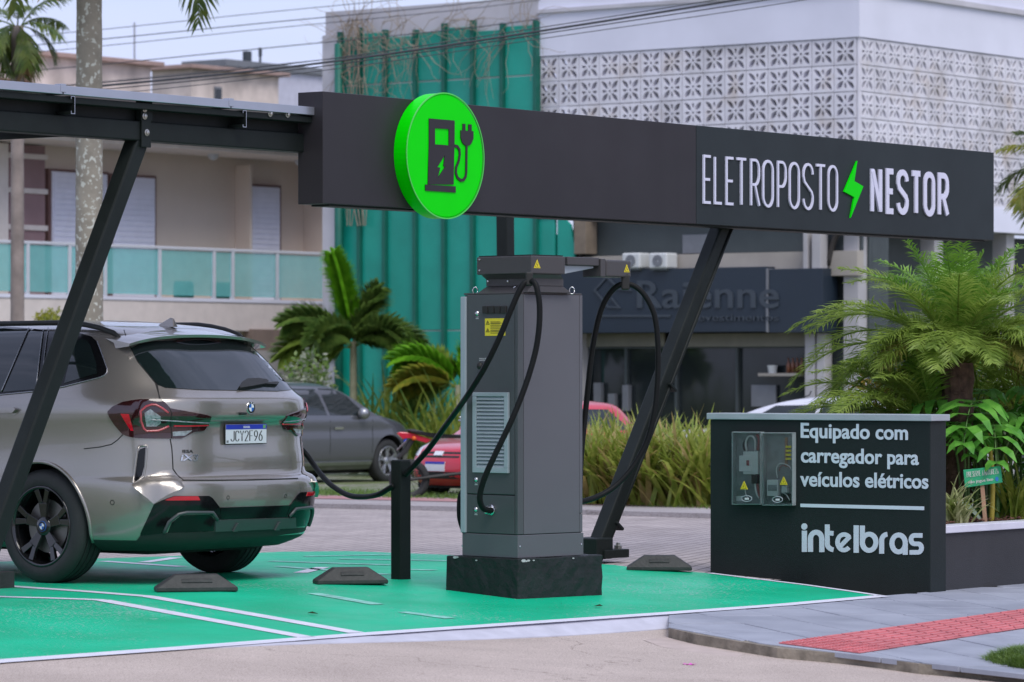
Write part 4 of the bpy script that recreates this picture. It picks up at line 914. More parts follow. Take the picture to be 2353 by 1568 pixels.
def wheel(x, y, z, s_, par, R_=.364, W_=.245, rim=.255, detail=True, rimm=None, badge=False, spokes=5):
    """wheel at local (x, y = outer face, z); s_ = +1 for the left side"""
    wt = bpy.data.objects.new('wheel', None); COL.objects.link(wt); wt.parent = par; wt.matrix_basis = Matrix.Translation((x, y, z)); MW[wt.name] = MW[par.name] @ wt.matrix_basis
    ax = (0, s_, 0); pr = [(rim, -.012), (rim + .012, -.004), (rim + .05, .0), (R_ - .03, -.010), (R_ - .010, -.026)]
    if detail:
        g = [-.062, -.106, -.150, -.194]
        for q in g: pr += [(R_, q + .018 if q == g[0] else q + .010), (R_, q + .006), (R_ - .012, q + .004), (R_ - .012, q - .004), (R_, q - .006)]
    else: pr += [(R_, -.05), (R_, -W_ + .05)]
    pr += [(R_ - .010, -W_ + .02), (R_ - .03, -W_ + .006), (rim + .05, -W_), (rim, -W_ + .01), (rim - .01, -W_ + .03)]
    tn = MB().lathe(pr, (0, 0, 0), ax, 56).build('tyre', M_tyre, wt, local=True)
    tn.data.set_sharp_from_angle(angle=radians(30)) if hasattr(tn.data, 'set_sharp_from_angle') else None
    for p in tn.data.polygons: p.use_smooth = True
    rm = rimm or M_rimb
    rb = MB().lathe([(rim + .004, -.012), (rim + .004, -.004), (rim - .008, -.002), (rim - .014, -.012), (rim - .022, -.03), (rim - .03, -W_ + .02), (rim - .005, -W_ + .01)], (0, 0, 0), ax, 48).build('rim', rm, wt, smooth=True, local=True)
    sp = MB()
    for k in range(spokes):
        t = 2 * pi * k / spokes + .31
        for sgn in (-1, 1):
            t1 = t + sgn * .11; t2 = t + sgn * (.20 if spokes == 5 else .12)
            def P_(r_, an, dy): return V((r_ * cos(an), s_ * dy, r_ * sin(an)))
            a0, a1 = .055, rim - .018; wA, wB = .017, .021
            for (ra, rb_, ta, tb, da, db) in ((a0, .15, t + sgn * .10, t1, -.030, -.024), (.15, a1, t1, t2, -.024, -.014)):
                pa, pb = P_(ra, ta, da), P_(rb_, tb, db); d_ = (pb - pa).normalized(); sd = V((0, s_, 0)).cross(d_).normalized()
                sp.add([pa - sd * wA, pa + sd * wA, pb + sd * wB, pb - sd * wB, pa - sd * wA * .5 - V((0, s_ * .03, 0)), pa + sd * wA * .5 - V((0, s_ * .03, 0)), pb + sd * wB * .5 - V((0, s_ * .04, 0)), pb - sd * wB * .5 - V((0, s_ * .04, 0))],
                       [(0, 1, 2, 3), (7, 6, 5, 4), (0, 4, 5, 1), (1, 5, 6, 2), (2, 6, 7, 3), (3, 7, 4, 0)])
    sp.build('spokes', rm, rb, bevel=.003, local=True)
    MB().lathe([(0, -.022), (.05, -.022), (.062, -.03), (.064, -.06)], (0, 0, 0), ax, 24).build('hub', rm, rb, smooth=True, local=True)
    MB().lathe([(.05, -.075), (.17, -.075), (.17, -.09), (.05, -.09)], (0, 0, 0), ax, 32).build('brake_disc', M_disc, wt, local=True)
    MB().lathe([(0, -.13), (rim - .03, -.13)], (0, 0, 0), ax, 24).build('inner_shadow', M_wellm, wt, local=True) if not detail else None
    if badge:
        roundel(MW[wt.name] @ V((0, -s_ * .0195, 0)), MW[wt.name].to_3x3() @ V((0, s_, 0)), UP, .034, rb, M_blue, letters=False)
    return wt

# ---------------------------------------------------------------- the beige SUV on charge
def paintmat(name, col, metal=.55, flake=True, rough=.32):
    m = mat(name, col, rough, metal=metal, var=.05, vs=900, coat=1.0, rvar=.03); return m
M_paint = paintmat('sand_metallic_paint', (.315, .288, .262), .62, rough=.27)
M_glass = mat('dark_car_glass', (.010, .016, .016), .04, var=.1, coat=.0, spec=.75, rvar=.01)
M_gblk = mat('gloss_black_trim', (.006, .006, .007), .14, var=.1, spec=.35, rvar=.02)
M_sat = mat('satin_dark_trim', (.055, .065, .066), .38, var=.08)
M_pblk = mat('black_plastic', (.016, .017, .017), .6, var=.1)
M_seam = mat('panel_gap', (.010, .010, .009), .7, var=.1)
M_lred = mat('red_lens', (.50, .004, .016), .12, var=.12, vs=30, coat=.6); M_ldk = mat('smoked_red_lens', (.026, .005, .006), .08, var=.3, vs=14, coat=.8); M_lwh = mat('clear_lens', (.24, .27, .29), .12, var=.35, vs=60, coat=.6); M_lpk = mat('pink_red_light_tube', (.42, .06, .075), .2, var=.08, coat=.5)
HUB = at(92, 1210, 24.59); XW = .96
PC = HUB - N * XW + D * .925; PC = V((PC.x, PC.y, 0))
RC = Matrix((N, -D, UP)).transposed()
suv = thing('parked_suv', 'beige metallic electric SUV parked under the canopy with a charging cable', 'car', PC, R=RC)
MS = MW[suv.name]
T_SUV = [  # z, rear x, half width, corner exponent, front x, front exponent
    (.215, .16, .78, 4.6, 4.50, 4), (.27, .03, .875, 4.6, 4.58, 4), (.33, -.005, .905, 4.6, 4.64, 4), (.43, -.04, .920, 4.6, 4.67, 4), (.55, -.060, .930, 4.5, 4.68, 4), (.64, -.058, .932, 4.4, 4.67, 4),
    (.672, -.025, .930, 4.4, 4.66, 4), (.695, .018, .930, 4.4, 4.65, 4), (.80, .020, .926, 4.3, 4.62, 3.6), (.93, .035, .930, 4.2, 4.52, 3.2), (1.015, .030, .937, 4.1, 4.30, 3), (1.055, -.004, .940, 4.0, 4.05, 2.8), (1.10, -.012, .940, 4.0, 3.70, 2.8),
    (1.165, -.012, .928, 3.9, 3.45, 3), (1.205, .030, .915, 3.8, 3.34, 3.2), (1.245, .075, .900, 3.7, 3.26, 3.4), (1.35, .200, .858, 3.9, 3.08, 3.4), (1.45, .315, .805, 4.2, 2.92, 3.4), (1.53, .425, .745, 4.6, 2.76, 3.4), (1.59, .50, .690, 5.0, 2.62, 3.2), (1.638, .64, .600, 4.6, 2.40, 3), (1.668, .88, .46, 4.0, 2.15, 2.6), (1.686, 1.10, .27, 3.4, 1.90, 2.4), (1.691, 1.3, .10, 3, 1.7, 2.2)]
mbB = body_mesh(T_SUV, 1.45, 3.5, flare=((XW, .62, .018, .55), (XW + 2.86, .62, .02, .55)), lev=69)
meB = cut_arches(mbB, M_paint, [(XW, .37), (XW + 2.864, .37)], .405, .62)
if hasattr(meB, 'set_sharp_from_angle'): 
    for p in meB.polygons: p.use_smooth = True
    meB.set_sharp_from_angle(angle=radians(38))
meB.materials.append(M_pblk); kbl = len(meB.materials) - 1
for p in meB.polygons:
    if p.center.z < .285 and p.center.x < .6 and meB.materials[p.material_index] == M_paint: p.material_index = kbl
ob = bpy.data.objects.new('body', meB); COL.objects.link(ob); ob.parent = suv; MW[ob.name] = MS
def world_bvh(me, M_):
    return BVHTree.FromPolygons([M_ @ v.co for v in me.vertices], [tuple(p.vertices) for p in me.polygons])
BV = world_bvh(meB, MS)
def hit(px, py, bv=None):
    d = V(((px - CX) / F, 1, -(py - HY) / F)).normalized(); o_ = V((0, 0, H)); p, nr_, i, t = (bv or BV).ray_cast(o_, d)
    if p is None:
        q = o_ + d * (25.3 / d.y); p, nr_, i, t = (bv or BV).find_nearest(q)
    if nr_.dot(d) > 0: nr_ = -nr_
    return p, nr_
def patch(poly, off, name, m, th=.012, step=9, par=None, mirror=False, smooth=True, both=True):
    """a shell lying on the body over a picture outline (with its mirror image on the car's other side)"""
    vs, fs, bnd = grid_poly(poly, step); P_ = [hit(*q) for q in vs]
    out = []
    for mi in ((False, True) if mirror else (False,)):
        mb = MB(); A = [MS.inverted() @ (p + n_ * off) for p, n_ in P_]; B = [MS.inverted() @ (p - n_ * th) for p, n_ in P_]
        if mi: A = [V((p.x, -p.y, p.z)) for p in A]; B = [V((p.x, -p.y, p.z)) for p in B]
        n_ = len(A); mb.add(A, fs); mb.add(B, []); mb.f += [(i, j, n_ + j, n_ + i) for i, j in bnd]
        o = mb.build(name, m, par or suv, local=True)
        if smooth:
            for p in o.data.polygons: p.use_smooth = True
            if hasattr(o.data, 'set_sharp_from_angle'): o.data.set_sharp_from_angle(angle=radians(40))
        out.append(o)
    return out if mirror else out[0]
def seam(pts, r_, name, m, par=None, mirror=False, sub=6, lift=.0):
    q = []
    for a, b in zip(pts[:-1], pts[1:]):
        k = max(1, int(((a[0] - b[0]) ** 2 + (a[1] - b[1]) ** 2) ** .5 / 7)); q += [(a[0] + (b[0] - a[0]) * i / k, a[1] + (b[1] - a[1]) * i / k) for i in range(k)]
    q.append(pts[-1]); P_ = [hit(*z) for z in q]; P_ = [MS.inverted() @ (p + n_ * lift) for p, n_ in P_]; res = []
    for mi in ((False, True) if mirror else (False,)):
        res.append(MB().tube([V((p.x, -p.y if mi else p.y, p.z)) for p in P_], r_, 6).build(name, m, par or suv, smooth=True, local=True))
    return res[0] if not mirror else res
z1 = lambda l: [(x * .458, 660.7 + y * .458) for x, y in l]
za = lambda l: [(229.8 + x * .2016, 890.5 + y * .2016) for x, y in l]
zb = lambda l: [(488.3 + x * .1832, 775.6 + y * .1832) for x, y in l]
zc_ = lambda l: [(287.3 + x * .2002, 1062.8 + y * .2002) for x, y in l]
zd = lambda l: [(x * .2125, 700.9 + y * .2125) for x, y in l]
# glass
rg = patch(z1([(655, 308), (700, 285), (780, 272), (950, 266), (1150, 268), (1290, 275), (1325, 300), (1362, 390), (1462, 515), (1390, 522), (1000, 515), (830, 505), (792, 490), (740, 430), (690, 370)]), .004, 'rear_window', M_glass, step=8)
sgp = patch(zd([(-400, 165), (0, 232), (310, 256), (520, 280), (620, 296), (880, 312), (990, 345), (1050, 400), (1100, 530), (1158, 690), (1150, 745), (1090, 785), (690, 888), (380, 940), (0, 975), (-400, 1005)]), .003, 'side_window_surround', M_gblk, mirror=True, step=9)
patch(zd([(700, 850), (800, 420), (880, 372), (935, 385), (985, 450), (1045, 640), (1048, 745), (700, 850)][:-1]), .0065, 'quarter_glass', M_glass, mirror=True, par=suv)
patch(zd([(40, 945), (330, 290), (462, 300), (400, 915)]), .0065, 'door_glass', M_glass, mirror=True); patch(zd([(-400, 980), (-400, 200), (0, 258), (295, 285), (10, 945)]), .0065, 'door_glass', M_glass, mirror=True)
M_trimc = mat('bright_window_trim', (.33, .33, .34), .25, metal=.8, var=.05)
seam(zd([(380, 938), (690, 887), (1090, 785), (1135, 762), (1158, 735), (1160, 690), (1105, 530), (1055, 400)]), .004, 'window_trim', M_trimc, mirror=True, lift=.004); seam(zd([(-380, 1004), (0, 974), (380, 938)]), .004, 'window_trim', M_trimc, mirror=True, lift=.004)
seam(zd([(20, 945), (315, 262)]), .004, 'pillar_trim', M_trimc, mirror=True, lift=.008); seam(zd([(395, 915), (470, 285)]), .004, 'pillar_trim', M_trimc, mirror=True, lift=.008); seam(zd([(470, 700), (525, 255)]), .003, 'pillar_trim', M_trimc, mirror=True, lift=.008)
# spoiler over the rear window
rv = MB(); sx = lambda x, y, z: MS @ V((x, y, z)); pr = []
ny = 20
for i in range(ny + 1):
    t = -1 + 2 * i / ny; y = .665 * t; dz = -.042 * t * t - .02 * t ** 6; dx = .02 * t * t + .02 * t ** 8
    rv.v += [sx(.86 + dx, y * .90, 1.652 + dz * 1.1), sx(.55 + dx, y * 1.0, 1.622 + dz), sx(.385 + dx, y * 1.0, 1.592 + dz), sx(.392 + dx, y, 1.574 + dz), sx(.56 + dx, y * 1.0, 1.555 + dz)]
for i in range(ny):
    a = i * 5
    for k in range(4): rv.f.append((a + k, a + 5 + k, a + 6 + k, a + 1 + k))
    rv.f.append((a + 4, a + 9, a + 5, a))
rv.f += [tuple(range(5)), tuple(ny * 5 + k for k in range(5))[::-1]]
so2 = rv.build('roof_spoiler', M_paint, suv, smooth=True); so2.data.set_sharp_from_angle(angle=radians(30)) if hasattr(so2.data, 'set_sharp_from_angle') else None
MB().tube([sx(.43 + .02 * t * t, .3 * t, 1.565 - .042 * t * t) for t in [-1 + .1 * k for k in range(21)]], .008, 6).build('high_brake_light', M_ldk, so2)
# rails, fin antenna, wiper
for s_ in (-1, 1):
    P_ = []
    for k in range(22):
        x = .50 + 2.5 * k / 21; y = s_ * (.60 + .02 * sin(k / 21 * pi)); p, n_, i, t = BV.ray_cast(sx(x, y, 2.5), V((0, 0, -1))); P_.append(p + UP * (.004 + .032 * min(1, k / 4, (21 - k) / 4)))
    MB().tube(P_, [.008] + [.017] * 20 + [.008], 8).build('roof_rail', M_pblk, suv, smooth=True)
p, n_, i, t = BV.ray_cast(sx(.70, 0, 2.5), V((0, 0, -1)))
fp = [(-.07, 0), (-.05, .055), (-.02, .06), (.10, .0)]; MB().add([p + N * a + UP * (b - .004) + D * (.02 if b < .01 else .004) for a, b in fp] + [p + N * a + UP * (b - .004) - D * (.02 if b < .01 else .004) for a, b in fp], [(0, 1, 2, 3), (7, 6, 5, 4), (0, 4, 5, 1), (1, 5, 6, 2), (2, 6, 7, 3)]).build('fin_antenna', M_paint, suv, bevel=.008, seg=3)
patch(zb([(318, 640), (350, 590), (420, 545), (560, 540), (660, 555), (685, 575), (660, 605), (500, 635), (330, 662)]), .022, 'rear_wiper', M_pblk, step=6); patch(zb([(640, 590), (795, 580), (815, 595), (790, 615), (650, 608)]), .02, 'wiper_arm', M_pblk, step=6)
# tail lights
tl = patch(za([(90, 278), (150, 222), (270, 167), (450, 143), (690, 140), (740, 175), (800, 240), (1000, 275), (1200, 312), (1262, 332), (1240, 400), (1180, 490), (1060, 510), (990, 550), (920, 585), (700, 585), (450, 580), (340, 565), (260, 535), (170, 430), (110, 335)]), .010, 'tail_light', M_ldk, step=6, mirror=True)
def sub(poly, off, nm, m, step=6):
    vs, fs, bnd = grid_poly(poly, step); P_ = [hit(*q) for q in vs]
    for k in (0, 1):
        A = [MS.inverted() @ (p + n_ * off) for p, n_ in P_]; B = [MS.inverted() @ p for p, n_ in P_]
        if k: A = [V((p.x, -p.y, p.z)) for p in A]; B = [V((p.x, -p.y, p.z)) for p in B]
        mb = MB(); n_ = len(A); mb.add(A, fs); mb.add(B, []); mb.f += [(i, j, n_ + j, n_ + i) for i, j in bnd]; mb.build(nm, m, tl[k], smooth=False, local=True)
def subline(pts, r_, nm, m, lift=.010):
    q = []
    for a, b in zip(pts[:-1], pts[1:]):
        k = max(1, int(((a[0] - b[0]) ** 2 + (a[1] - b[1]) ** 2) ** .5 / 5)); q += [(a[0] + (b[0] - a[0]) * i / k, a[1] + (b[1] - a[1]) * i / k) for i in range(k)]
    P_ = [hit(*z) for z in q + [pts[-1]]]; P_ = [MS.inverted() @ (p + n_ * lift) for p, n_ in P_]
    for k in (0, 1): MB().tube([V((p.x, -p.y if k else p.y, p.z)) for p in P_], r_, 6).build(nm, m, tl[k], smooth=True, local=True)
subline(za([(775, 295), (720, 250), (640, 205), (590, 202), (530, 222), (465, 275), (470, 380), (500, 470), (530, 500), (660, 495), (715, 475), (778, 440)]), .0085, 'light_tube', M_lpk)
sub(za([(510, 290), (575, 250), (690, 330), (580, 345), (570, 385), (690, 400), (640, 445), (530, 445)]), .0125, 'reversing_lens', M_lwh)
subline(za([(580, 362), (800, 372), (1235, 393)]), .0045, 'light_bar', M_lwh, .011); subline(za([(835, 440), (1000, 440), (1225, 432)]), .006, 'light_bar', M_lred, .010)
sub(za([(240, 300), (335, 305), (385, 495), (355, 495)]), .0125, 'reflector', M_lred); sub(za([(820, 505), (1040, 490), (960, 550), (825, 555)]), .0125, 'fog_lens', M_lwh)
subline(za([(790, 240), (815, 300), (800, 400), (812, 585)]), .003, 'lens_gap', M_seam, .010)
# bumper: gloss black corners, valance, diffuser, reflectors
patch(zc_([(340, 476), (440, 428), (560, 385), (960, 385), (1000, 412), (1080, 515), (1090, 640), (1045, 655), (995, 570), (700, 570), (605, 590), (505, 675), (445, 803), (180, 836), (178, 815), (332, 482)]), .008, 'bumper_corner', M_gblk, mirror=True)
patch(zc_([(1092, 517), (1900, 492), (1945, 625), (1050, 655), (1090, 640)]), .006, 'bumper_valance', M_gblk)
patch(zc_([(1024, 665), (1060, 657), (1945, 632), (1952, 748), (1024, 790)]), .012, 'diffuser', M_sat)
patch(zc_([(490, 806), (535, 695), (640, 612), (720, 602), (985, 602), (1020, 665), (1014, 788)]), .004, 'diffuser_pocket', M_gblk, mirror=True)
patch(zc_([(176, 838), (445, 808), (1020, 794), (1950, 752), (2190, 738), (2170, 780), (1500, 872), (900, 915), (400, 935), (110, 925)]), .004, 'lower_lip', M_pblk)
seam(zc_([(447, 803), (500, 680), (610, 592), (700, 572), (995, 572), (1050, 655)]), .012, 'diffuser_frame', M_sat, mirror=True, lift=.010)
for x in (1260, 1740): patch(zc_([(x - 45, 780 - (x - 1260) * .03), (x + 5, 690 - (x - 1260) * .03), (x + 20, 690 - (x - 1260) * .03), (x + 5, 778 - (x - 1260) * .03)]), .024, 'diffuser_fin', M_sat, step=6)
patch(zc_([(452, 432), (560, 390), (830, 388), (852, 434), (480, 437)]), .011, 'bumper_reflector', M_lred, mirror=True, step=6)
for pt in ((1182, 404), (1842, 386)): 
    (c_,), = [zc_([pt])]; p, n_ = hit(*c_); MB().lathe([(.0095, .001), (.012, .0025), (.0135, .001)], p, n_, 20).build('parking_sensor', M_seam, suv)
for l_ in (zd([(0, 0)]), ):
    p, n_ = hit(258, 1155); MB().lathe([(.012, .001), (.0145, .003), (.0165, .001)], p, n_, 20).build('parking_sensor', M_seam, suv)
seam(za([(575, 0), (640, 0), (690, 138)]) if False else za([(628, -60), (690, 138)]), .0035, 'panel_gap', M_seam, mirror=True)
seam(za([(800, 590), (818, 690), (826, 800), (832, 930), (880, 1000), (950, 1056)]), .004, 'panel_gap', M_seam, mirror=True)
seam(zc_([(660, 206), (1000, 208), (1400, 204), (1980, 186)]), .0055, 'panel_gap', M_seam)
seam(za([(-180, 700), (0, 680), (130, 650), (200, 600), (258, 540)]), .0035, 'panel_gap', M_seam, mirror=True)
seam(z1([(622, 215), (640, 270), (690, 372), (790, 492), (800, 560)]), .0035, 'panel_gap', M_seam, mirror=True)
# bumper air outlet
patch(za([(455, 705), (520, 683), (505, 900), (478, 1000), (412, 1078), (396, 1050), (438, 730)]), .003, 'air_outlet', M_gblk, mirror=True, step=6)
seam(za([(452, 668), (540, 662), (520, 905), (500, 1020), (392, 1100), (376, 1085), (425, 720), (452, 668)]), .007, 'outlet_frame', M_paint, mirror=True, lift=.002)
# raised bumper shoulder under the outlet: a facet that tips towards the sky
fv, ff, fbd = grid_poly(za([(372, 1112), (398, 1080), (560, 1000), (715, 945), (828, 945), (900, 1030), (960, 1130), (760, 1225), (618, 1322)]), 5)
FP = []
for q in fv:
    xz, yz = (q[0] - 229.8) / .2016, (q[1] - 890.5) / .2016
    lowY = 1112 + (xz - 372) * .854 if xz < 618 else (1322 - (xz - 618) * .62 if xz < 800 else 1210 - (xz - 800) * .5); topY = 1085 - (xz - 390) * .44 if xz < 715 else 945 + max(0, xz - 828) * 1.4
    tt = max(0, min(1, (yz - topY) / max(30, lowY - topY))); p, n_ = hit(*q); FP.append((p + n_ * (.002 + .034 * tt) - N * 0, p - n_ * .01))
for mi in (1, -1):
    A = [MS.inverted() @ a for a, b in FP]; B = [MS.inverted() @ b for a, b in FP]; mbf = MB(); mbf.add([V((p.x, p.y * mi, p.z)) for p in A], ff); mbf.add([V((p.x, p.y * mi, p.z)) for p in B], []); mbf.f += [(i, j, len(A) + j, len(A) + i) for i, j in fbd]
    of = mbf.build('bumper_shoulder', M_paint, suv, local=True)
    for p in of.data.polygons: p.use_smooth = True
    if hasattr(of.data, 'set_sharp_from_angle'): of.data.set_sharp_from_angle(angle=radians(40))
# door handle, plate, badges
patch(zd([(-250, 1120), (0, 1098), (170, 1095), (205, 1120), (208, 1160), (150, 1200), (0, 1225), (-250, 1225)]), .002, 'handle_recess', M_paint, mirror=True, step=6)
patch(zd([(-250, 1135), (0, 1115), (180, 1112), (200, 1135), (160, 1170), (0, 1172), (-250, 1175)]), .03, 'door_handle', M_paint, mirror=True, step=6)
np_ = nof(PC) + .018
M_plw = mat('plate_white', (.62, .64, .68), .4, var=.04); M_plb = mat('plate_blue', (.01, .03, .36), .4, var=.05)
onq = lambda p, d=0.0: onN(p[0], p[1], np_ - d)
cor = zb([(127, 1088), (655, 1082), (690, 1330), (172, 1342)])
pc = [onq(p) for p in cor]; uL_, uR_ = (uof(pc[0]) + uof(pc[3])) / 2, (uof(pc[1]) + uof(pc[2])) / 2; zT, zBm = pc[0].z, pc[3].z
plt = MB().prism([un(uL_, np_, zBm), un(uR_, np_, zBm), un(uR_, np_, zT), un(uL_, np_, zT)], -N * .006).build('licence_plate', M_ink, suv, bevel=.002)
Wp, Hp = uR_ - uL_, zT - zBm
pp = lambda x, y, d=.0062: un(uL_ + Wp * x, np_ - d, zBm + Hp * y)
MB().prism([pp(.012, .03), pp(.988, .03), pp(.988, .97), pp(.012, .97)], -N * .001).build('plate_face', M_plw, plt)
MB().prism([pp(.014, .73, .0074), pp(.986, .73, .0074), pp(.986, .965, .0074), pp(.014, .965, .0074)], -N * .001).build('plate_band', M_plb, plt)
text_on('BRASIL', lambda tx, ty: pp(.43 + .16 * tx, .79 + .11 * ty, .0085), -N * .0005, .02, 'plate_text', M_plw, plt); text_on('BR', lambda tx, ty: pp(.03 + .055 * tx, .08 + .12 * ty, .0075), -N * .0005, .02, 'plate_text', M_ink, plt)
MB().prism([pp(.90, .77, .0085), pp(.965, .77, .0085), pp(.965, .94, .0085), pp(.90, .94, .0085)], -N * .0005).build('plate_emblem', mat('plate_green', (.12, .30, .12), .5), plt)
for k, c_ in enumerate('JCY2F96'):
    x0 = .135 + k * .112; strokes([[(x0 + .075 * q[0], .15 + .50 * q[1]) for q in l_] for l_ in GL[c_]], .022, lambda x, y: pp(x, y if True else y, .0074), -N * .0008).build('plate_character', M_ink, plt)
p, n_ = hit(576, 937); roundel(p + n_ * .003, n_, UP, .041, suv)
pB, nB_ = hit(447, 1048)
def onbody(l, th): 
    return None
for txt, x0, x1, yb, cap_, m_, b_o in (('IESA', 938, 1058, 746, 36, M_ink, .02),):
    text_on(txt, lambda tx, ty: hit(*za([(x0 + (x1 - x0) * tx, yb - cap_ * ty)])[0])[0] - N * .002, -N * .001, b_o, 'dealer_lettering', m_, suv)
text_on('iX3', lambda tx, ty: hit(*za([(912 + 195 * tx + 14 * ty, 834 - 72 * ty)])[0])[0] - N * .003, -N * .003, .015, 'model_badge', M_chr, suv)
MB().box(hit(555, 952)[0] - N * .01 + UP * .004, .06, .03, .016, D, N).build('boot_release', M_pblk, suv, bevel=.006)
# underbody, wheels, arch lips
MB().boxo(sx(.25, -.70, .19), N * 4.1, -D * -1.0 * -1.4, UP * .14).build('underbody', M_wellm, suv) if False else MB().add([sx(x, y, z) for z in (.185, .30) for x, y in ((.40, -.52), (4.3, -.52), (4.3, .52), (.40, .52))], [(3, 2, 1, 0), (4, 5, 6, 7), (0, 1, 5, 4), (1, 2, 6, 5), (2, 3, 7, 6), (3, 0, 4, 7)]).build('underbody', M_wellm, suv)
MB().tube([sx(XW, -.75, .33), sx(XW, .75, .33)], .045, 10).build('rear_axle', M_pblk, suv)
for xw in (XW, XW + 2.864):
    for s_ in (1, -1):
        wheel(xw, s_ * .925, .364, s_, suv, badge=(s_ == 1))
        lp = []
        for k in range(33):
            t = radians(-14 + 208 * k / 32); q = sx(xw + .408 * cos(t), s_ * 1.6, .37 + .408 * sin(t))
            p, n_, i, tt = BV.ray_cast(q, D * s_); 
            if p is not None and (p - q).length < 1.0: lp.append(p)
        if len(lp) > 5: MB().tube(lp, .013, 8).build('arch_lip', M_paint, suv, smooth=True)
# ================================================================ parked vehicles behind
def lbvh(me): return BVHTree.FromPolygons([v.co.copy() for v in me.vertices], [tuple(p.vertices) for p in me.polygons])
def lpatch(bv, poly, mode, off, name, m, par, th=.01, step=.12):
    vs, fs, bnd = grid_poly(poly, step); A, B = [], []
    for a, b in vs:
        if mode == 'front': o_, d_ = V((9, a, b)), V((-1, 0, 0))
        elif mode == 'rear': o_, d_ = V((-4, a, b)), V((1, 0, 0))
        elif mode == 'left': o_, d_ = V((a, 4, b)), V((0, -1, 0))
        else: o_, d_ = V((a, -4, b)), V((0, 1, 0))
        p, n_, i, t = bv.ray_cast(o_, d_)
        if p is None: p, n_, i, t = bv.find_nearest(o_ + d_ * (4.0 if mode in ('left', 'right') else 5.0))
        if n_.dot(d_) > 0: n_ = -n_
        A.append(p + n_ * off); B.append(p - n_ * th)
    mb = MB(); k = len(A); mb.add(A, fs); mb.add(B, []); mb.f += [(i, j, k + j, k + i) for i, j in bnd]
    o = mb.build(name, m, par, smooth=True, local=True); o.data.set_sharp_from_angle(angle=radians(40)) if hasattr(o.data, 'set_sharp_from_angle') else None
    return o
def simple_car(name, label, cat, origin, heading, table, xc, xe, wheels, R_, paint, group=None, rimm=None, spokes=5, yw=.86, sc=1.0):
    hx = V((heading[0], heading[1], 0)).normalized(); hy = V((-hx.y, hx.x, 0)); Rm = Matrix((hx, hy, UP)).transposed() * sc
    t = thing(name, label, cat, origin, R=Rm, group=group)
    me = cut_arches(body_mesh(table, xc, xe, nr=14, ns=20, nfr=16, lev=40), paint, [(x, R_ + .01) for x in wheels], R_ + .055, .55)
    for p in me.polygons: p.use_smooth = True
    if hasattr(me, 'set_sharp_from_angle'): me.set_sharp_from_angle(angle=radians(36))
    ob = bpy.data.objects.new('body', me); COL.objects.link(ob); ob.parent = t; MW[ob.name] = MW[t.name]
    for x in wheels:
        for s_ in (1, -1): wheel(x, s_ * yw, R_, s_, t, R_=R_, W_=.2, rim=R_ * .66, detail=False, rimm=rimm, spokes=spokes)
    MB().add([V((x, y, z)) for z in (.16, .28) for x, y in ((.4, -.6), (wheels[1] + .5, -.6), (wheels[1] + .5, .6), (.4, .6))], [(3, 2, 1, 0), (4, 5, 6, 7), (0, 1, 5, 4), (1, 2, 6, 5), (2, 3, 7, 6), (3, 0, 4, 7)]).build('underbody', M_wellm, t, local=True)
    return t, lbvh(me)
# front glass of the beige SUV, out of the picture but part of the car
bvs = lbvh(meB)
for sd_ in ('left', 'right'): lpatch(bvs, [(2.15, 1.22), (3.02, 1.16), (2.86, 1.30), (2.62, 1.47), (2.15, 1.53)], sd_, .004, 'front_door_glass', M_glass, suv)
lpatch(bvs, [(-.66, 1.20), (.66, 1.20), (.58, 1.54), (-.58, 1.54)], 'front', .004, 'windscreen', M_glass, suv)
for s_ in (-1, 1): lpatch(bvs, [(s_ * .45, .72), (s_ * .80, .74), (s_ * .80, .84), (s_ * .45, .82)], 'front', .006, 'headlight', M_lwh, suv, step=.08)
# grey crossover, right flank to the camera
T_G = [(.22, .12, .78, 4, 4.15, 3.4), (.34, .02, .86, 4, 4.26, 3.4), (.5, 0, .885, 4, 4.30, 3.4), (.7, .02, .89, 4, 4.28, 3.4), (.82, .04, .885, 4, 4.22, 3.2), (.90, .05, .89, 4, 4.10, 3), (.96, .06, .89, 4, 3.85, 2.8), (1.0, .07, .885, 4, 3.5, 2.8), (1.04, .10, .87, 4, 3.22, 3), (1.15, .22, .82, 4, 3.02, 3.2), (1.28, .34, .755, 4, 2.80, 3.2), (1.40, .46, .69, 4, 2.55, 3), (1.48, .56, .60, 4, 2.3, 3), (1.53, .75, .46, 3.6, 2.05, 2.6), (1.55, 1.1, .25, 3, 1.7, 2.4)]
M_gp = paintmat('graphite_metallic', (.115, .12, .135), .5); M_rim2 = mat('silver_rim', (.33, .34, .36), .3, metal=.7, var=.1)
fw = gr(893, 1102); og = fw - D * 3.42 * .93 + N * .86 * .93; og.z = gz(fw.x, fw.y) - .05
gs, bvg = simple_car('parked_suv', 'dark grey crossover parked behind, right side towards the camera', 'car', og, D, T_G, 1.3, 3.2, (.80, 3.42), .335, M_gp, rimm=M_rim2, spokes=5, sc=.93)
lpatch(bvg, [(.55, 1.09), (1.25, 1.05), (1.95, 1.04), (1.90, 1.43), (1.2, 1.44), (.75, 1.36)], 'right', .004, 'rear_door_glass', M_glass, gs); lpatch(bvg, [(2.02, 1.04), (2.86, 1.03), (2.55, 1.33), (2.3, 1.43), (1.98, 1.44)], 'right', .004, 'front_door_glass', M_glass, gs)
lpatch(bvg, [(-.6, 1.07), (.6, 1.07), (.55, 1.38), (-.55, 1.38)], 'front', .004, 'windscreen', M_glass, gs)
lpatch(bvg, [(1.15, .30), (3.0, .30), (3.0, .345), (1.15, .345)], 'right', .02, 'sill_trim', M_rim2, gs)
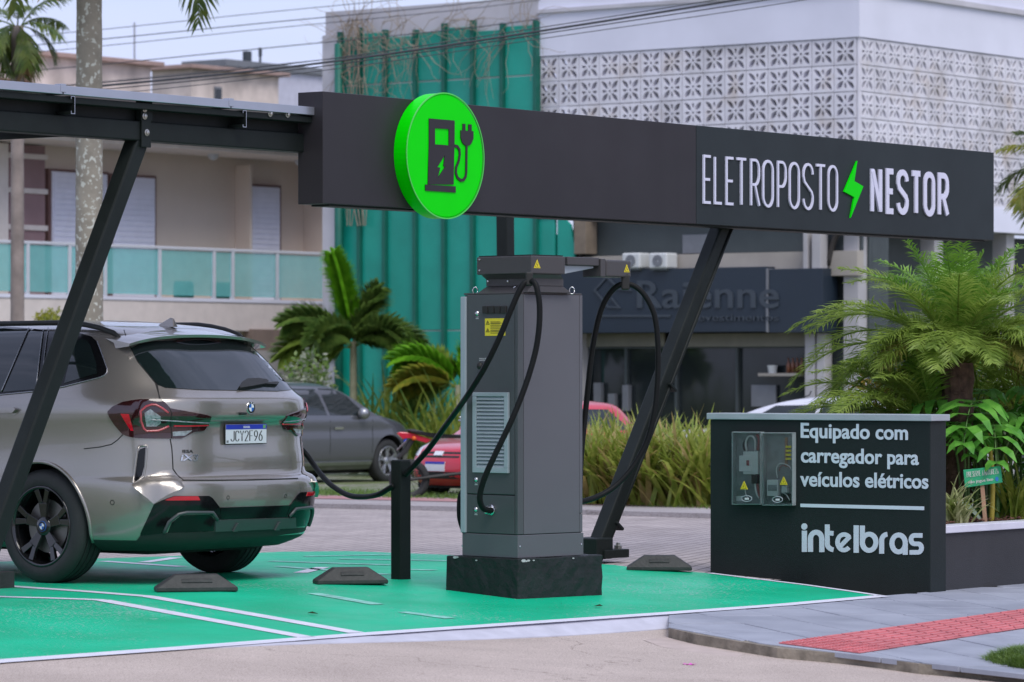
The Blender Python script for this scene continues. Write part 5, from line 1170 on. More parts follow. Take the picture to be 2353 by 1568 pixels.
lpatch(bvg, [(2.08, .83), (2.28, .83), (2.28, .865), (2.08, .865)], 'right', .03, 'door_handle', M_chr, gs); lpatch(bvg, [(1.1, .84), (1.3, .84), (1.3, .875), (1.1, .875)], 'right', .03, 'door_handle', M_chr, gs)
for x in (2.0, .98, 3.0): lpatch(bvg, [(x - .006, .35), (x + .006, .35), (x + .006, 1.03), (x - .006, 1.03)], 'right', .001, 'door_gap', M_seam, gs)
b = MB().lathe([(0, .0), (.05, .01), (.085, .05), (.09, .10), (.07, .15), (0, .17)], V((2.72, -.86, 1.06)), (0, -1, 0), 16).build('wing_mirror', M_rim2, gs, smooth=True, local=True); MB().box((2.74, -.86, 1.02), .10, .14, .06).build('mirror_foot', M_pblk, gs, bevel=.01, local=True)
# red hatchback, nose towards the camera
T_R = [(.20, .10, .74, 4, 3.66, 3.2), (.30, .02, .80, 4, 3.77, 3.2), (.42, 0, .815, 4, 3.80, 3.2), (.56, .02, .82, 4, 3.78, 3.2), (.66, .03, .82, 4, 3.72, 3), (.74, .05, .82, 4, 3.64, 2.8), (.82, .06, .82, 4, 3.36, 2.6), (.88, .08, .815, 4, 3.0, 2.6), (.93, .12, .80, 4, 2.78, 3), (1.05, .2, .75, 4, 2.58, 3.2), (1.18, .3, .68, 4, 2.36, 3.2), (1.30, .42, .61, 4, 2.1, 3), (1.37, .55, .5, 3.6, 1.85, 2.8), (1.41, .85, .28, 3, 1.5, 2.4)]
M_rp = paintmat('red_paint', (.55, .012, .035), .1, rough=.35)
SR = .78; hR = V((-sin(radians(46)), -cos(radians(46)), 0)); fc = at(1002, 1120, 43.3); oR = V((fc.x, fc.y, 0)) - hR * 3.78 * SR; oR.z = gz(fc.x, fc.y) - .02
rc, bvr = simple_car('parked_hatchback', 'small red hatchback parked nose out behind the bollard', 'car', oR, hR, T_R, 1.2, 2.9, (.72, 3.08), .275, M_rp, rimm=M_rim2, sc=SR)
for s_ in (-1, 1):
    lpatch(bvr, [(s_ * .46, .62), (s_ * .74, .64), (s_ * .76, .76), (s_ * .60, .80), (s_ * .46, .72)], 'front', .008, 'headlight', mat('headlight_glass', (.62, .66, .70), .08, var=.2, vs=40, coat=.8), rc, step=.08)
    lpatch(bvr, [(s_ * .58, .33), (s_ * .74, .33), (s_ * .74, .43), (s_ * .58, .43)], 'front', .004, 'fog_recess', M_pblk, rc, step=.08)
    lpatch(bvr, [(1.55, .94), (2.55, .93), (2.3, 1.16), (2.08, 1.27), (1.55, 1.29)], 'left' if s_ > 0 else 'right', .004, 'front_door_glass', M_glass, rc); lpatch(bvr, [(.55, .98), (1.48, .94), (1.48, 1.29), (.9, 1.28)], 'left' if s_ > 0 else 'right', .004, 'rear_side_glass', M_glass, rc)
    MB().lathe([(0, 0), (.05, .01), (.07, .05), (.07, .10), (0, .13)], V((2.42, s_ * .78, .98)), (0, s_, 0), 14).build('wing_mirror', M_rp, rc, smooth=True, local=True)
for z in (.60, .655): lpatch(bvr, [(-.42, z), (.42, z), (.42, z + .03), (-.42, z + .03)], 'front', .003, 'grille_slot', M_pblk, rc)
lpatch(bvr, [(-.09, .63), (.09, .63), (.09, .69), (-.09, .69)], 'front', .012, 'grille_badge', M_bw, rc, step=.06)
lpatch(bvr, [(-.5, .30), (.5, .30), (.5, .40), (-.5, .40)], 'front', .003, 'lower_intake', M_pblk, rc); 
pl2 = lpatch(bvr, [(-.20, .41), (.20, .41), (.20, .54), (-.20, .54)], 'front', .02, 'licence_plate', M_plw, rc); lpatch(bvr, [(-.20, .508), (.20, .508), (.20, .54), (-.20, .54)], 'front', .022, 'plate_band', M_plb, pl2)
lpatch(bvr, [(-.60, .95), (.60, .95), (.52, 1.27), (-.52, 1.27)], 'front', .004, 'windscreen', M_glass, rc)
for y in (-.3, .2): MB().tube([V((2.86, y, .93)), V((2.72, y - .28, 1.02))], .008, 5).build('wiper', M_pblk, rc, local=True)
# white car behind the lettered wall: only its roof shows
T_W = [(.2, .1, .75, 4, 4.2, 3), (.4, 0, .82, 4, 4.3, 3), (.62, .02, .82, 4, 4.25, 3), (.72, .06, .82, 4, 3.9, 2.8), (.76, .15, .81, 4, 3.4, 2.8), (.80, .5, .79, 4, 3.15, 3), (.92, .75, .74, 4, 2.95, 3), (1.02, 1.0, .67, 4, 2.7, 3), (1.10, 1.25, .57, 4, 2.4, 2.8), (1.15, 1.5, .36, 3.4, 2.1, 2.6), (1.16, 1.65, .15, 3, 1.95, 2.4)]
M_wp = paintmat('white_paint', (.62, .63, .70), .0)
cW = at(1890, 930, 48); hW = V((-.93, .37, 0)); oW = V((cW.x, cW.y, gz(cW.x, cW.y))) - hW * 2.05
wc, bvw = simple_car('parked_car', 'white car whose roof shows above the lettered wall', 'car', oW, hW, T_W, 1.3, 3.1, (.8, 3.35), .30, M_wp, rimm=M_rim2)
lpatch(bvw, [(.85, .83), (1.85, .80), (1.85, 1.05), (1.35, 1.06)], 'left', .004, 'side_glass', M_glass, wc); lpatch(bvw, [(1.92, .80), (2.85, .80), (2.45, 1.04), (1.92, 1.05)], 'left', .004, 'side_glass', M_glass, wc)
MB().tube([V((2.3, .0, 1.14)), V((2.22, .0, 1.17)), V((2.2, 0, 1.22))], .008, 6).build('aerial', M_pblk, wc, local=True)
# motorcycle, tail to the left
pm = gr(924, 1150); pm.z = gz(pm.x, pm.y); mo = thing('motorcycle', 'red motorcycle with its tail and number plate behind the bollard', 'motorcycle', pm, 0.12)
mr = 43.5 / F
def mq(px, py, dy=0.0): return V(((px - 924) * mr, dy, (1148 - py) * mr))
def mprism(pts, hw, nm, m, bev=.01): return MB().prism([mq(*p, -hw) for p in pts], (0, 2 * hw, 0)).build(nm, m, mo, bevel=bev, local=True)
for cxp in (940, 1190):
    wt = MB().lathe([(.16, -.04), (.19, -.05), (.218, -.03), (.225, 0), (.218, .03), (.19, .05), (.16, .04)], mq(cxp, 1102), (0, 1, 0), 32).build('tyre', M_tyre, mo, smooth=True, local=True)
    MB().lathe([(.16, -.03), (.14, -.02), (.14, .02), (.16, .03)], mq(cxp, 1102), (0, 1, 0), 32).build('rim', M_pblk, wt, local=True)
    sp = MB()
    for k in range(12):
        t = k * pi / 6; c_ = mq(cxp, 1102); sp.tube([c_, c_ + V((.145 * cos(t), 0, .145 * sin(t)))], .003, 4)
    sp.build('spokes', M_chr, wt, local=True)
mprism([(911, 999), (918, 996), (940, 997), (975, 1008), (990, 1013), (978, 1021), (960, 1016), (938, 1010), (924, 1012)], .075, 'tail_fairing', M_rp)
mprism([(931, 991), (950, 990), (1000, 1003), (1070, 1002), (1085, 1010), (995, 1010), (945, 998)], .11, 'seat', M_pblk, .03)
mprism([(1075, 990), (1110, 975), (1150, 985), (1160, 1010), (1085, 1016)], .10, 'fuel_tank', M_rp, .03)
mprism([(940, 1012), (952, 1014), (935, 1042), (918, 1056), (910, 1052), (928, 1034)], .05, 'rear_mudguard', M_pblk)
plm = MB(); a = mq(936, 1014, -.06); plm.prism([mq(933, 1013, -.075), mq(936, 1018, .075), mq(916, 1037, .075), mq(911, 1034, -.075)], (-.006, 0, -.008)); plo2 = plm.build('number_plate', M_plw, mo, local=True)
MB().prism([mq(933.6, 1012.2, -.07), mq(936, 1017, .07), mq(931, 1022, .07), mq(928, 1018, -.07)], (-.012, 0, .012)).build('plate_band', M_plb, plo2, local=True)
MB().lathe([(0, .03), (.02, .025), (.025, 0)], mq(949, 1010, -.09), (0, -1, 0), 12).build('indicator', mat('orange_lens', (.7, .12, .01), .2), mo, smooth=True, local=True)
mprism([(1080, 1040), (1130, 1030), (1140, 1100), (1085, 1110)], .12, 'engine', mat('engine_metal', (.10, .10, .10), .5, metal=.5, var=.4), .02)
for dy in (-.06, .06): MB().tube([mq(940, 1102, dy), mq(1085, 1085, dy)], .018, 6).build('swing_arm', M_pblk, mo, local=True); MB().tube([mq(1190, 1102, dy), mq(1160, 1000, dy), mq(1150, 968, dy)], .02, 6).build('fork', M_chr, mo, local=True)
MB().tube([mq(1045, 962, -.38), mq(1058, 972, -.34), mq(1150, 968, -.05), mq(1150, 968, .05), mq(1058, 972, .34)], .012, 8).build('handlebar', M_chr, mo, smooth=True, local=True)
# ================================================================ buildings
M_bw_ = mat('white_render', (.72, .73, .84), .8, var=.07, vs=.7, bump=.15, bs=30)
M_bw2 = mat('weathered_white', (.50, .49, .53), .8, var=.14, vs=1.2, bump=.2, bs=25)
def blockmat():
    m = mat('vent_block_white', (.70, .69, .75), .85, var=.10, vs=3, bump=.2, bs=60, rnd=.07); t = m.node_tree; b = t.nodes['Principled BSDF']; k = t.links.new
    # soot and rust stains that differ from block to block
    geo = t.nodes.new('ShaderNodeNewGeometry'); n1 = t.nodes.new('ShaderNodeTexNoise'); n1.inputs['Scale'].default_value = .9; n1.inputs['Detail'].default_value = 7; k(geo.outputs['Position'], n1.inputs['Vector'])
    r1 = t.nodes.new('ShaderNodeValToRGB'); r1.color_ramp.elements[0].position = .52; r1.color_ramp.elements[1].position = .75; r1.color_ramp.elements[1].color = (.75, .75, .75, 1); k(n1.outputs[0], r1.inputs[0])
    src = b.inputs['Base Color'].links[0].from_socket; mx1 = t.nodes.new('ShaderNodeMix'); mx1.data_type = 'RGBA'; mx1.inputs[7].default_value = (.27, .255, .25, 1); k(r1.outputs[0], mx1.inputs[0]); k(src, mx1.inputs[6])
    n2 = t.nodes.new('ShaderNodeTexNoise'); n2.inputs['Scale'].default_value = 1.7; n2.inputs['Detail'].default_value = 3; va = t.nodes.new('ShaderNodeVectorMath'); va.inputs[1].default_value = (31, 7, 3); k(geo.outputs['Position'], va.inputs[0]); k(va.outputs[0], n2.inputs['Vector'])
    r2 = t.nodes.new('ShaderNodeValToRGB'); r2.color_ramp.elements[0].position = .56; r2.color_ramp.elements[1].position = .8; r2.color_ramp.elements[1].color = (.6, .6, .6, 1); k(n2.outputs[0], r2.inputs[0])
    mx2 = t.nodes.new('ShaderNodeMix'); mx2.data_type = 'RGBA'; mx2.inputs[7].default_value = (.42, .31, .19, 1); k(r2.outputs[0], mx2.inputs[0]); k(mx1.outputs[2], mx2.inputs[6]); k(mx2.outputs[2], b.inputs['Base Color']); return m
M_blk_ = blockmat()
K = at(1975, 300, 56.8); uK, nK = uof(K), nof(K)
nG = nof(onU(1237, 300, uK)); nE = nof(onU(785, 300, uK)); nP = nof(onU(748, 300, uK))
zG = -.75
bw_ = thing('vent_block_building', 'white two storey corner building screened with flower pattern vent blocks', 'building', un(uK, nK, zG))
zt_, zr = 7.25, onU(1968, 85, uK).z
LB = 18.0
MB().unbox(uK, uK + .22, nK, nG, zr, zt_).build('parapet', M_bw_, bw_); MB().unbox(uK + .22, uK + LB, nK, nK + .22, zr, zt_ + .5).build('parapet', M_bw_, bw_)
MB().unbox(uK + .0, uK + .22, nG + .002, nP, 6.45, zt_).build('parapet', M_bw2, bw_)
MB().unbox(uK - .05, uK + LB, nK - .05, nK - .001, 6.98, 7.06).build('ledge', M_bw2, bw_); MB().unbox(uK - .05, uK - .001, nK, nG, 6.98, 7.04).build('ledge', M_bw2, bw_)
# the vent block: square with eight petals and a bead
def block_mesh(w_, h_, th):
    bm = bmesh.new(); loops = []
    def loop(pts):
        vs = [bm.verts.new((x, 0, z)) for x, z in pts]; es = [bm.edges.new((vs[i], vs[(i + 1) % len(vs)])) for i in range(len(vs))]; loops.append(pts); return es
    E = loop([(0, 0), (w_, 0), (w_, h_), (0, h_)]); cx, cz = w_ / 2, h_ / 2
    for q in range(4):
        a = radians(45 + 90 * q); ca, sa = cos(a), sin(a)
        E += loop([(cx + w_ * (r_ * ca - s_ * sa), cz + h_ * (r_ * sa + s_ * ca)) for r_, s_ in ((.11, 0), (.22, .066), (.36, .10), (.48, .068), (.59, 0), (.48, -.068), (.36, -.10), (.22, -.066))])
        a = radians(90 * q); ca, sa = cos(a), sin(a)
        E += loop([(cx + w_ * (r_ * ca - s_ * sa), cz + h_ * (r_ * sa + s_ * ca)) for r_, s_ in ((.13, 0), (.27, .058), (.35, .054), (.39, 0), (.35, -.054), (.27, -.058))])
    E += loop([(cx + .06 * w_ * cos(t), cz + .06 * h_ * sin(t)) for t in [k * pi / 3 for k in range(6)]])
    bmesh.ops.triangle_fill(bm, edges=E, use_beauty=True)
    # drop triangles that fill the holes
    def inside(x, z, pts):
        c = False
        for i in range(len(pts)):
            (x1, z1), (x2, z2) = pts[i], pts[i - 1]
            if (z1 > z) != (z2 > z) and x < (x2 - x1) * (z - z1) / (z2 - z1) + x1: c = not c
        return c
    kill = [f for f in bm.faces if any(inside(f.calc_center_median().x, f.calc_center_median().z, l) for l in loops[1:])]
    bmesh.ops.delete(bm, geom=kill, context='FACES_ONLY')
    r_ = bmesh.ops.extrude_face_region(bm, geom=bm.faces[:]); bmesh.ops.translate(bm, verts=[v for v in r_['geom'] if isinstance(v, bmesh.types.BMVert)], vec=(0, th, 0))
    bmesh.ops.recalc_face_normals(bm, faces=bm.faces); me = bpy.data.meshes.new('vent_block'); bm.to_mesh(me); bm.free(); me.materials.append(M_blk_); return me
nb = 15; bwid = (nG - nK - .06) / nb; bh = bwid * 1.02
me_b = block_mesh(bwid - .012, bh - .012, .10)
inv = MW[bw_.name].inverted(); rows = 6
def put_block(o_, ax, ay):
    o = bpy.data.objects.new('vent_block', me_b); COL.objects.link(o); o.parent = bw_
    M_ = Matrix((ax, ay, UP)).transposed().to_4x4(); M_.translation = o_; o.matrix_basis = inv @ M_
for r_ in range(rows):
    z = zr - (r_ + 1) * bh
    for c in range(nb): put_block(un(uK + .02, nK + .06 + (c + 1) * bwid, z), -N, D)
    for c in range(19): put_block(un(uK + .06 + c * bwid * 1.0, nK + .02, z), D, N)
zbk = zr - rows * bh
MB().unbox(uK + .06 + 19 * bwid, uK + LB, nK + .02, nK + .2, zbk, zr).build('plain_wall', M_bw_, bw_)
MB().unbox(uK + .03, uK + .11, nK + .03, nK + .058, zbk, zr).build('corner_pier', M_blk_, bw_)
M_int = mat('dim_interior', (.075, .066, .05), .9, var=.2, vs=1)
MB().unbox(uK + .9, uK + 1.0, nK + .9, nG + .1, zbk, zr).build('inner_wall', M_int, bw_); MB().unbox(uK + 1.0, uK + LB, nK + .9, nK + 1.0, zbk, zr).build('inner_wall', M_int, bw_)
MB().unbox(uK + .0, uK + LB, nK + .0, nK + .5, zbk - .38, zbk - .002).build('floor_slab', M_bw_, bw_); MB().unbox(uK + .0, uK + 1.2, nK + .5, nP, zbk - .1, zbk - .002).build('floor_slab', M_bw_, bw_)
MB().unbox(uK + .03, uK + .10, nG - .03, nG + .0, zbk, zr).build('end_pier', M_blk_, bw_)
MB().unbox(uK - .08, uK + .3, nE + .0, nP, zG, 6.86).build('pilaster', M_bw2, bw_)
MB().unbox(uK + 1.2, uK + LB, nK + 1.2, nP, zt_ - .2, zt_ - .1).build('roof', M_bw2, bw_)
# green sheet cladding
M_grn = mat('green_sheet', (.008, .31, .235), .38, var=.12, vs=1.4, bump=.25, bs=14, rnd=.08); M_grd = mat('green_rib', (.004, .12, .085), .5, var=.1); M_lite = mat('pale_joint', (.40, .46, .44), .6, var=.1)
cols = [nE - .02] + [nof(onU(p, 300, uK)) for p in (832, 890, 960, 1026, 1092, 1160, 1237)]; zrow = [6.82, 6.02, 4.05, 2.03, zG]
gc = thing('green_cladding', 'tall teal green sheet facade overgrown with dry vines', 'facade', un(uK, (nE + nG) / 2, zG))
for i in range(len(cols) - 1):
    for j in range(4): MB().unbox(uK - .03 - .004 * ((i + j) % 2), uK + .02, cols[i + 1] + .035, cols[i] - .035, zrow[j + 1] + .012, zrow[j] - .012 + (.05 * sin(i * 2.1) if j == 0 else 0)).build('sheet_panel', M_grn, gc, bevel=.004, seg=1)
for i, c in enumerate(cols):
    MB().unbox(uK - .10, uK + .015, c - .033, c + .033, zG, 6.90 + .05 * sin(i * 1.7)).build('rib', M_grd, gc)
for z in zrow[1:4]: MB().unbox(uK - .02, uK + .012, nG, nE, z - .01, z + .01).build('joint_strip', M_lite, gc)
MB().tube([un(uK - .16, nE - .07, zG), un(uK - .16, nE - .07, 6.7)], .07, 10).build('drain_pipe', M_grd, gc, smooth=True)
for i, (pa, pb) in enumerate(((1237, 1280), (1281, 1322))):
    na, nb_ = nof(onU(pa, 540, uK)), nof(onU(pb, 540, uK)); zt2 = zbk - .12
    if i == 0: MB().unbox(uK - .03, uK + .02, nb_ + .02, na - .035, zG, zt2).build('sheet_panel', M_grn, gc)
    else: MB().prism([un(uK - .03, na - .02, zG), un(uK - .03, nb_, zG), un(uK - .03, nb_, zt2 - .45), un(uK - .03, nb_ + .08, zt2 - .15), un(uK - .03, na - .10, zt2), un(uK - .03, na - .02, zt2)], D * .05).build('sheet_panel', M_grn, gc)
# dry creeper on it
M_twig = mat('dry_twig', (.32, .26, .20), .9, var=.3, vs=5); vn = MB(); rv_ = random.Random(12)
for k in range(150):
    px0 = 800 + abs(rv_.gauss(0, 1)) * 60 if k < 70 else rv_.uniform(800, 1235); py0 = rv_.uniform(40, 110) if k > 30 else rv_.uniform(80, 420)
    p = onU(px0, py0, uK) - D * rv_.uniform(.12, .2); d_ = V((rv_.uniform(-1, 1), 0, rv_.uniform(-1, .9))); pts = [p]
    for s_ in range(7):
        d_ = (d_ + V((rv_.uniform(-.7, .7), 0, rv_.uniform(-.7, .5)))).normalized(); pts.append(pts[-1] + (-N * d_.x + UP * d_.z) * rv_.uniform(.08, .22) - D * rv_.uniform(-.02, .02))
    vn.tube(pts, [.0045 * (1 - i / 9) + .0015 for i in range(8)], 4, False)
for k in range(9):
    p = onU(805 + 6 * k + rv_.uniform(-4, 4), 520, uK) - D * .13; vn.tube([p + N * rv_.uniform(-.08, .08) + UP * (i * .42) for i in range(9)], .008, 5, False)
vo = vn.build('dry_creeper', M_twig); tag(vo, 'tangle of bare dry creeper stems on the green facade', 'creeper')
# ground floor: shop
M_navy = mat('navy_fascia', (.017, .028, .044), .45, var=.10, vs=1); M_dkg = mat('dark_shop_glass', (.020, .026, .028), .08, var=.3, vs=1.2, rvar=.03, spec=.6); M_bm = mat('weathered_beam', (.36, .33, .29), .85, var=.15, vs=1.5); M_dkb = mat('dark_green_band', (.055, .068, .07), .5, var=.12, vs=2); M_gry = mat('grey_band', (.17, .18, .20), .6, var=.1)
sh = thing('shop_front', 'dark shop front with navy fascia board under the vent blocks', 'shop front', un(uK + .3, nK + 3, zG))
uS2 = uK + .30
def fz(y, px=1600, u=None): return onU(px, y, u or uS2).z
def fn(px, u=None): return nof(onU(px, 700, u or uS2))
def fbox(p0, p1, y0, y1, th, m, nm, u=None, par=None, bev=.006):
    u = u or uS2; return MB().unbox(u - th, u, fn(p1, u), fn(p0, u), fz(y1, (p0 + p1) / 2, u), fz(y0, (p0 + p1) / 2, u)).build(nm, m, par or sh, bevel=bev)
fbox(1322, 1985, 490, 583, .06, M_dkb, 'clerestory_band'); fbox(1578, 1645, 540, 583, .12, M_gry, 'ventilation_panel'); fbox(1322, 1985, 584, 640, .18, M_bm, 'lintel_beam')
fn1 = fbox(1310, 1796, 619, 765, .42, M_navy, 'fascia_board'); fbox(1802, 1925, 619, 765, .42, M_navy, 'fascia_board'); fbox(1796.5, 1801.5, 619, 765, .44, M_gry, 'fascia_joint')
M_sl = mat('fascia_letter', (.045, .058, .075), .5, var=.05)
us3 = uS2 - .425
def shp(x, y): return onU(1321.4 + x * .2564, 603.2 + y * .2564, us3)
strokes([[(uof(D * 0) + x, -y) for x, y in l_] for l_ in ([(290, 130), (180, 250), (300, 400), (400, 405), (330, 320)], [(290, 130), (400, 240), (500, 250), (430, 180)])], 16, lambda x, y: shp(x, -y), -D * .02).build('fascia_logo', M_sl, fn1)
for txt_, x0, x1, yb, cp_, bo in (('Raienne', 560, 1830, 405, 255, .01), ('revestimentos', 1060, 1830, 525, 66, .0)):
    text_on(txt_, lambda tx, ty: shp(x0 + (x1 - x0) * tx, yb - cp_ * ty), -D * .02, bo, 'fascia_lettering', M_sl, fn1)
MB().prism([shp(240, 470), shp(860, 470), shp(860, 490), shp(240, 490)], -D * .015).build('fascia_rule', M_sl, fn1)
fbox(1345, 1530, 766, 797, .05, mat('transom_panel', (.20, .19, .15), .6, var=.1), 'transom'); fbox(1545, 1860, 766, 797, .05, MATS['transom_panel'], 'transom')
uI = uS2 + .1
for p0, p1 in ((1350, 1445), (1448, 1560), (1563, 1700), (1703, 1860)): fbox(p0, p1, 798, 1010, .03, M_dkg, 'shop_window', u=uI)
for p in (1446, 1561, 1701): fbox(p - 3, p + 3, 766, 1010, .10, M_dkb, 'mullion', u=uI)
fbox(1345, 1862, 797, 801, .12, M_dkb, 'head_rail', u=uI)
M_col = mat('column_plaster', (.42, .41, .42), .8, var=.1, vs=1.5)
for p0, p1 in ((1866, 1888), (1893, 1912), (1340, 1352)): fbox(p0, p1, 766, 1060, .2, M_col, 'column', u=uS2 - .0)
for p0, p1 in ((1862, 1872), (1882, 1902)): fbox(p0, p1, 530, 619, .2, M_col, 'upper_column', u=uS2 - .2)
fbox(1345, 1372, 505, 585, .3, mat('brown_pillar', (.20, .16, .12), .8, var=.2), 'brown_pillar', u=uS2 - .1)
for s_, px in ((-1, 1880), (1, 1903), (-1, 1337)):
    pts = [onU(px + s_ * t * 26, 538 + 62 * (1 - (1 - t) ** 2) if False else 535 + 75 * (1 - t) ** 2, us3 + .25) for t in [i / 8 for i in range(9)]]
    MB().tube(pts, .05, 6).build('awning_bracket', mat('dark_bracket', (.04, .035, .032), .7), sh, smooth=True)
fbox(1258, 1312, 497, 503, .25, M_rp, 'red_awning_edge', u=uS2 - .1)
# items seen through the shop glass
fbox(1758, 1850, 858, 865, .2, M_bm, 'shelf', u=uI - .05); fbox(1730, 1786, 885, 935, .05, M_gry, 'counter_screen', u=uI - .05); fbox(1372, 1388, 880, 945, .1, M_gry, 'display_stand', u=uI - .04); fbox(1405, 1420, 905, 960, .1, M_gry, 'display_stand', u=uI - .04); fbox(1438, 1452, 885, 945, .1, M_gry, 'display_stand', u=uI - .04)
for i, px in enumerate((1812, 1822, 1832, 1842)):
    q = onU(px, 858, uI - .15); o = MB().lathe([(0, 0), (.032, 0), (.036, .1), (.03, .15), (.012, .18), (.012, .23), (0, .23)], q, UP, 10).build('bottle', mat('amber_bottle', (.16, .06, .03), .3, var=.3), None, smooth=True)
    tag(o, ['amber bottle at the left end of the shop shelf', 'second amber bottle from the left on the shop shelf', 'third amber bottle from the left on the shop shelf', 'amber bottle at the right end of the shop shelf'][i], 'bottle', 'bottles on the shop shelf')
q = onU(1775, 858, uI - .15); o = MB().lathe([(0, 0), (.06, 0), (.08, .12), (.075, .12), (.055, .01), (0, .01)], q, UP, 14).build('bowl', M_wht); tag(o, 'white pot standing on the shop shelf', 'pot')
# air conditioners on the lintel
for i, px in enumerate((1462, 1524)):
    c_ = onU(px, 600, uS2 - .36); ac = thing('air_conditioner', ['left white air conditioner on the shop lintel', 'right white air conditioner on the shop lintel'][i], 'air conditioner', c_, group='air conditioners over the shop')
    MB().box(c_, .30, .34, .24, D, N).build('casing', M_wht, ac, bevel=.03, seg=3); MB().lathe([(.02, 0), (.09, .0), (.09, .01), (.02, .01)], c_ - D * .152, -D, 20).build('fan_grille', M_gry, ac); MB().box(c_ + D * 0 - UP * .13, .26, .3, .03, D, N).build('stand', M_dkb, ac)
# rest of the ground floor, round the corner
MB().unbox(uK + 1.0, uK + LB, nK + 1.0, nK + 1.1, zG, zbk - .39).build('side_shop_wall', M_dkb, sh); MB().unbox(uS2 + .2, uK + 1.0, nK + .9, fn(1985), zG, zbk - .39).build('corner_wall', M_dkb, sh)
MB().unbox(uS2 + .15, uS2 + .25, fn(1985), nE, zG, zbk - .39).build('back_wall', M_dkb, sh)
for k in range(5):
    MB().unbox(uK + .2 + k * 2.2, uK + .45 + k * 2.2, nK + .15, nK + .40, zG, zbk - .39).build('column', M_col, sh)

# ---------------------------------------------------------------- beige house with the glass balcony
M_bei = mat('beige_render', (.68, .575, .50), .85, var=.05, vs=.8, bump=.1, bs=25); M_bei2 = mat('pale_beige_trim', (.70, .63, .60), .85, var=.06); M_mau = mat('mauve_tiles', (.30, .19, .20), .7, var=.12, vs=2); M_shut = mat('white_shutter', (.76, .76, .88), .6, var=.04); M_brf = mat('brown_frame', (.17, .09, .08), .6, var=.1); M_tile = mat('roof_tile', (.23, .125, .10), .8, var=.2, vs=6, bump=.3, bs=12)
def glassmat(name, col, al):
    m = mat(name, col, .08, var=.05, alpha=al, spec=.6, rvar=.02); return m
M_tg = glassmat('teal_glass', (.22, .64, .64), .5)
nH = 45.5; nB2 = 44.3
hs_ = thing('beige_house', 'beige house with teal glass balcony behind the canopy', 'house', un(uof(onN(350, 800, nH)), nH, -1))
def hbox(p0, p1, y0, y1, th, m, nm, n=nH, par=None, bev=.008, pz=None):
    pz = pz if pz is not None else (p0 + p1) / 2; return MB().unbox(uof(onN(p0, 700, n)), uof(onN(p1, 700, n)), n - th, n, onN(pz, y1, n).z, onN(pz, y0, n).z).build(nm, m, par or hs_, bevel=bev)
zE = onN(300, 322, nB2).z; zS = onN(300, 690, nB2).z
uh0, uh1 = uof(onN(-260, 700, nH)), uof(onN(752, 700, nH))
MB().unbox(uh0, uh1, nH, nH + .3, -1.2, zE + .1).build('wall', M_bei, hs_)
MB().unbox(uh1 - .02, uh1 + .28, nH, nH + 7, -1.2, zE + .1).build('side_wall', M_bei, hs_)
MB().unbox(uh0 - .6, uh1 + .6, nB2 - .25, nH + 7, zE, zE + .30).build('eave_slab', M_bei2, hs_, bevel=.01)
MB().unbox(uh0 - .4, uh1 + .4, nB2 - .1, nH - .002, zE - .09, zE - .002).build('eave_step', M_bei2, hs_)
ur0, ur1 = uh0 - .4, uof(onN(560, 210, nB2)); zR = zE + .30
rb_ = [un(ur0, nB2 - .2, zR), un(ur1 + .5, nB2 - .2, zR), un(ur1 + .5, nH + 6, zR), un(ur0, nH + 6, zR)]; rt_ = [un(ur0 + 1.5, nB2 + 3.2, zR + .95), un(ur1 - 3.2, nB2 + 3.2, zR + .95)]
rf = MB().add(rb_ + rt_, [(0, 1, 5, 4), (1, 2, 5), (2, 3, 4, 5), (3, 0, 4), (3, 2, 1, 0)]).build('roof', M_tile, hs_)
for k in range(9):
    t = (k + .5) / 9; a = rb_[0].lerp(rt_[0], t); b2 = rb_[1].lerp(rt_[1], t); MB().tube([a + UP * .02, b2 + UP * .02], .03, 5).build('tile_course', M_tile, rf)
# windows and doors
def door(p0, p1, y0, y1):
    f_ = hbox(p0, p1, y0, y1, .10, M_brf, 'window_frame'); g_ = hbox(p0 + 6, p1 - 6, y0 + 6, y1, .13, M_shut, 'shutter', par=f_, pz=(p0 + p1) / 2)
    zt2, zb2 = onN((p0 + p1) / 2, y0 + 8, nH).z, onN((p0 + p1) / 2, y1, nH).z; k = int((zt2 - zb2) / .09)
    sl_ = MB()
    for i in range(k): z = zb2 + (i + .5) * (zt2 - zb2) / k; MB().unbox(uof(onN(p0 + 8, 700, nH)), uof(onN(p1 - 8, 700, nH)), nH - .142, nH - .13, z - .034, z + .034).build('shutter_slat', M_shut, f_)
door(102, 240, 392, 720); door(243, 350, 402, 720); door(543, 637, 424, 730)
hbox(-120, 92, 330, 720, .12, M_mau, 'mauve_wing', n=nH - .02)
for y in (350, 430, 515): hbox(-120, 95, y, y + 12, .16, M_bei2, 'band', n=nH - .02)
hbox(-40, -10, 330, 720, .3, M_bei2, 'wing_pillar', n=nH - .02)
hbox(540, 546, 380, 720, .35, M_bei, 'wall_step', n=nH); hbox(698, 752, 385, 720, .5, M_bei, 'wall_return', n=nH)
